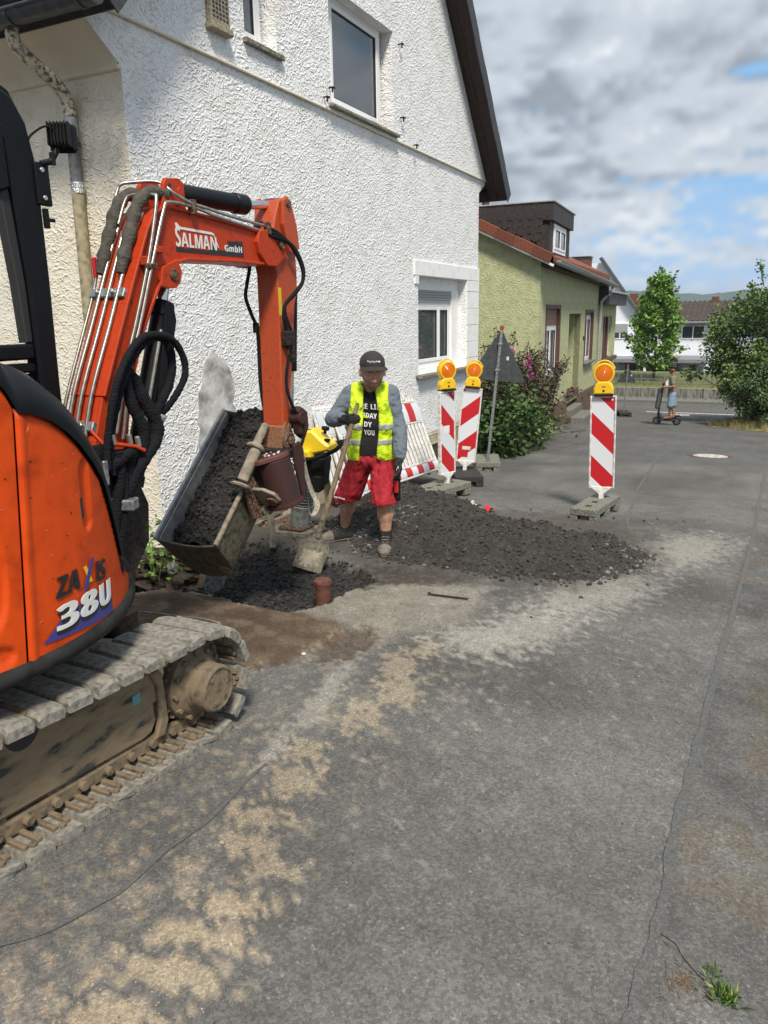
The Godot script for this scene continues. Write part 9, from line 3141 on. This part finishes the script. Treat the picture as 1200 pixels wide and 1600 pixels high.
func boy_on_scooter():
	var z := -21.4
	var g := base_y(z)
	# electric scooter, heading left
	var S := thing("electric_scooter", "black electric scooter ridden across the junction", "scooter", Vector3(-2.13, g, z), "", 0.05)
	offs[S] = Vector3.ZERO
	var st := mb()
	for x in [-0.255, 0.245]:
		var ws := mb()
		lathe(ws, [Vector2(0.065, -0.025), Vector2(0.095, -0.027), Vector2(0.108, -0.015), Vector2(0.110, 0.0), Vector2(0.108, 0.015), Vector2(0.095, 0.027), Vector2(0.065, 0.025)], 24, Transform3D(Basis(Vector3.RIGHT, PI / 2), Vector3(x, 0.110, 0)))
		var tyre := part(S, "wheel", done(ws), M.scooter_black)
		var hs := mb()
		lathe(hs, [Vector2(0, -0.02), Vector2(0.066, -0.018), Vector2(0.066, 0.018), Vector2(0, 0.02)], 16, Transform3D(Basis(Vector3.RIGHT, PI / 2), Vector3(x, 0.110, 0)))
		part(tyre, "rim", done(hs), M.bag_grey)
	box(st, Transform3D(Basis.IDENTITY, Vector3(0.0, 0.135, 0)), Vector3(0.44, 0.045, 0.15), 0.015)
	part(S, "deck", done(st), M.scooter_black)
	part(S, "stem", rodm(Vector3(-0.25, 0.11, 0), Vector3(-0.145, 1.10, 0), 0.024, 12), M.scooter_black)
	part(S, "stem_base", tubem([Vector3(-0.10, 0.14, 0), Vector3(-0.19, 0.22, 0), Vector3(-0.225, 0.34, 0)], [0.05, 0.05, 0.035], 10), M.scooter_black)
	part(S, "handlebar", rodm(Vector3(-0.155, 1.10, -0.24), Vector3(-0.125, 1.10, 0.24), 0.016, 10), M.scooter_black)
	part(S, "rear_mudguard", tubem([Vector3(0.15, 0.16, 0), Vector3(0.22, 0.245, 0), Vector3(0.30, 0.25, 0), Vector3(0.35, 0.21, 0)], [0.02, 0.03, 0.03, 0.02], 8), M.scooter_black)
	var bg := thing("carry_bag", "grey bag hanging on the scooter stem", "bag", Vector3(-2.13, g, z + 0.05))
	offs[bg] = Vector3.ZERO
	st = mb()
	box(st, Transform3D(Basis(Vector3.BACK, -0.11), Vector3(-0.235, 0.72, 0.05)), Vector3(0.11, 0.58, 0.14), 0.04)
	part(bg, "pouch", done(st), M.bag_grey)
	# rider: body, then clothes
	var B := thing("person", "boy with black hair in olive T-shirt and pale blue shorts riding a scooter", "person", Vector3(-2.10, g + 0.16, z))
	var o := Vector3(-2.09, g + 0.158, z)
	var P := func(x: float, y: float, zz: float) -> Vector3: return o + Vector3(x, y, zz)
	var hipA: Vector3 = P.call(0.06, 0.68, 0.075)
	var hipB: Vector3 = P.call(0.06, 0.68, -0.075)
	var kA: Vector3 = P.call(0.03, 0.37, 0.085)
	var kB: Vector3 = P.call(0.08, 0.37, -0.075)
	var aA: Vector3 = P.call(0.03, 0.055, 0.05)
	var aB: Vector3 = P.call(0.13, 0.055, -0.03)
	var sA: Vector3 = P.call(0.04, 1.10, 0.165)
	var sB: Vector3 = P.call(0.03, 1.10, -0.165)
	var eA: Vector3 = P.call(0.09, 0.88, 0.225)
	var eB: Vector3 = P.call(0.0, 0.88, -0.235)
	var wA: Vector3 = P.call(-0.10, 0.865, 0.215)
	var wB: Vector3 = P.call(-0.15, 0.925, -0.215)
	var hc: Vector3 = P.call(0.01, 1.30, 0.0)
	var bones := [
		[hc + Vector3(0.0, 0.035, 0.0), hc + Vector3(0.02, 0.035, 0), 0.085, 0.088], [hc + Vector3(-0.03, -0.03, 0), hc + Vector3(-0.04, -0.065, 0), 0.058, 0.034], [hc + Vector3(-0.092, -0.01, 0), hc + Vector3(-0.078, 0.02, 0), 0.013, 0.008], [hc + Vector3(0.02, 0.0, 0.088), hc + Vector3(0.02, -0.03, 0.088), 0.014, 0.012],
		[hc + Vector3(0.02, -0.06, 0), P.call(0.04, 1.12, 0), 0.045, 0.05], [P.call(0.04, 1.05, 0.07), P.call(0.04, 1.05, -0.07), 0.085, 0.085], [P.call(0.04, 1.0, 0), P.call(0.05, 0.72, 0), 0.10, 0.10],
		[sA, eA, 0.048, 0.038], [eA, wA, 0.038, 0.027], [sB, eB, 0.048, 0.038], [eB, wB, 0.038, 0.027],
		[hipA, kA, 0.075, 0.052], [kA, aA, 0.050, 0.032], [hipB, kB, 0.075, 0.052], [kB, aB, 0.050, 0.032],
		[aA, aA + Vector3(-0.13, -0.025, 0.02), 0.032, 0.024], [aB, aB + Vector3(-0.12, -0.025, -0.02), 0.032, 0.024]]
	for q in [[wA, 1.0], [wB, -1.0]]:
		var hnd: Vector3 = q[0] + Vector3(-0.05, 0.0, 0)
		bones.append([q[0], hnd, 0.026, 0.030])
		for k in 4: bones.append([hnd + Vector3(-0.012, 0.008, (k - 1.5) * 0.017), hnd + Vector3(-0.045, -0.014, (k - 1.5) * 0.017), 0.009, 0.008])
		bones.append([hnd + Vector3(0.0, -0.005, -0.025 * q[1]), hnd + Vector3(-0.03, -0.03, -0.018 * q[1]), 0.010, 0.009])
	var bm := wpart(B, "body", net(bones, 0.011, 0.022), M.skin_boy)
	part(bm, "eye", rodm(hc + Vector3(-0.066, 0.012, 0.030), hc + Vector3(-0.072, 0.012, 0.032), 0.009, 8), M.eye)
	part(bm, "mouth", tubem([hc + Vector3(-0.074, -0.055, 0.020), hc + Vector3(-0.080, -0.054, 0.0), hc + Vector3(-0.074, -0.055, -0.020)], 0.004, 6), M.lip)
	var hair := []
	var hg := RandomNumberGenerator.new()
	hg.seed = 3
	hair.append([hc + Vector3(0.0, 0.065, 0), hc + Vector3(0.03, 0.06, 0), 0.090, 0.092])
	for k in 26:
		var a := hg.randf() * TAU
		var e := hg.randf_range(0.1, 1.2)
		var dv := Vector3(cos(a) * cos(e), sin(e), sin(a) * cos(e))
		hair.append([hc + Vector3(0.015, 0.055, 0) + dv * 0.07, hc + Vector3(0.01, 0.055, 0) + dv * 0.103 + Vector3(-0.01, 0, 0), 0.024, 0.012])
	for k in 6: hair.append([hc + Vector3(-0.055, 0.11, -0.05 + k * 0.02), hc + Vector3(-0.088, 0.055 + 0.01 * (k % 2), -0.05 + k * 0.02), 0.020, 0.010])
	wpart(B, "hair", net(hair, 0.009, 0.012, 0.0, func(p: Vector3) -> float: return maxf(hc.y - 0.035 - p.y, -(p.x - hc.x + 0.085) - (p.y - hc.y - 0.045) * 2.0 if p.x < hc.x - 0.03 else -1.0)), M.hair)
	var tee := [[P.call(0.04, 1.07, 0.075), P.call(0.04, 1.07, -0.075), 0.095, 0.095], [P.call(0.04, 1.0, 0.03), P.call(0.05, 0.66, 0.03), 0.105, 0.115], [P.call(0.04, 1.0, -0.03), P.call(0.05, 0.66, -0.03), 0.105, 0.115], [sA, sA.lerp(eA, 0.62), 0.066, 0.062], [sB, sB.lerp(eB, 0.62), 0.066, 0.062]]
	var ts := wpart(B, "t_shirt", net(tee, 0.012, 0.03, 0.0, func(p: Vector3) -> float: return maxf(o.y + 0.60 - p.y, p.y - o.y - 1.15)), M.olive_shirt)
	# pale round print on the chest
	st = mb()
	lathe(st, [Vector2(0, 0.006), Vector2(0.095, 0)], 24, Transform3D(Basis(Vector3(0.35, 0, 1).normalized().cross(Vector3.UP).normalized(), Vector3(-0.42, 0.05, 0.9).normalized(), Vector3.UP), P.call(-0.035, 0.955, 0.122)))
	part(ts, "print", done(st), M.print_white)
	
	var sh := [[P.call(0.05, 0.66, 0.05), P.call(0.05, 0.66, -0.05), 0.105, 0.105], [hipA, kA, 0.098, 0.092], [hipB, kB, 0.098, 0.090]]
	var shc := func(lo: float, hi: float) -> Callable: return func(p: Vector3) -> float: return maxf(o.y + lo - p.y, p.y - o.y - hi)
	var so := wpart(B, "shorts", net(sh, 0.012, 0.02, 0.0, shc.call(0.36, 0.72)), M.blue_shorts)
	part(so, "hem", net(sh, 0.012, 0.02, 0.001, shc.call(0.31, 0.358)), M.teal_hem)
	for q in [aA, aB]:
		wpart(B, "sandal", boxmesh(Vector3(0.20, 0.018, 0.07), 0.006, Vector3(q.x - 0.055, g + 0.168, q.z)), M.scooter_black)
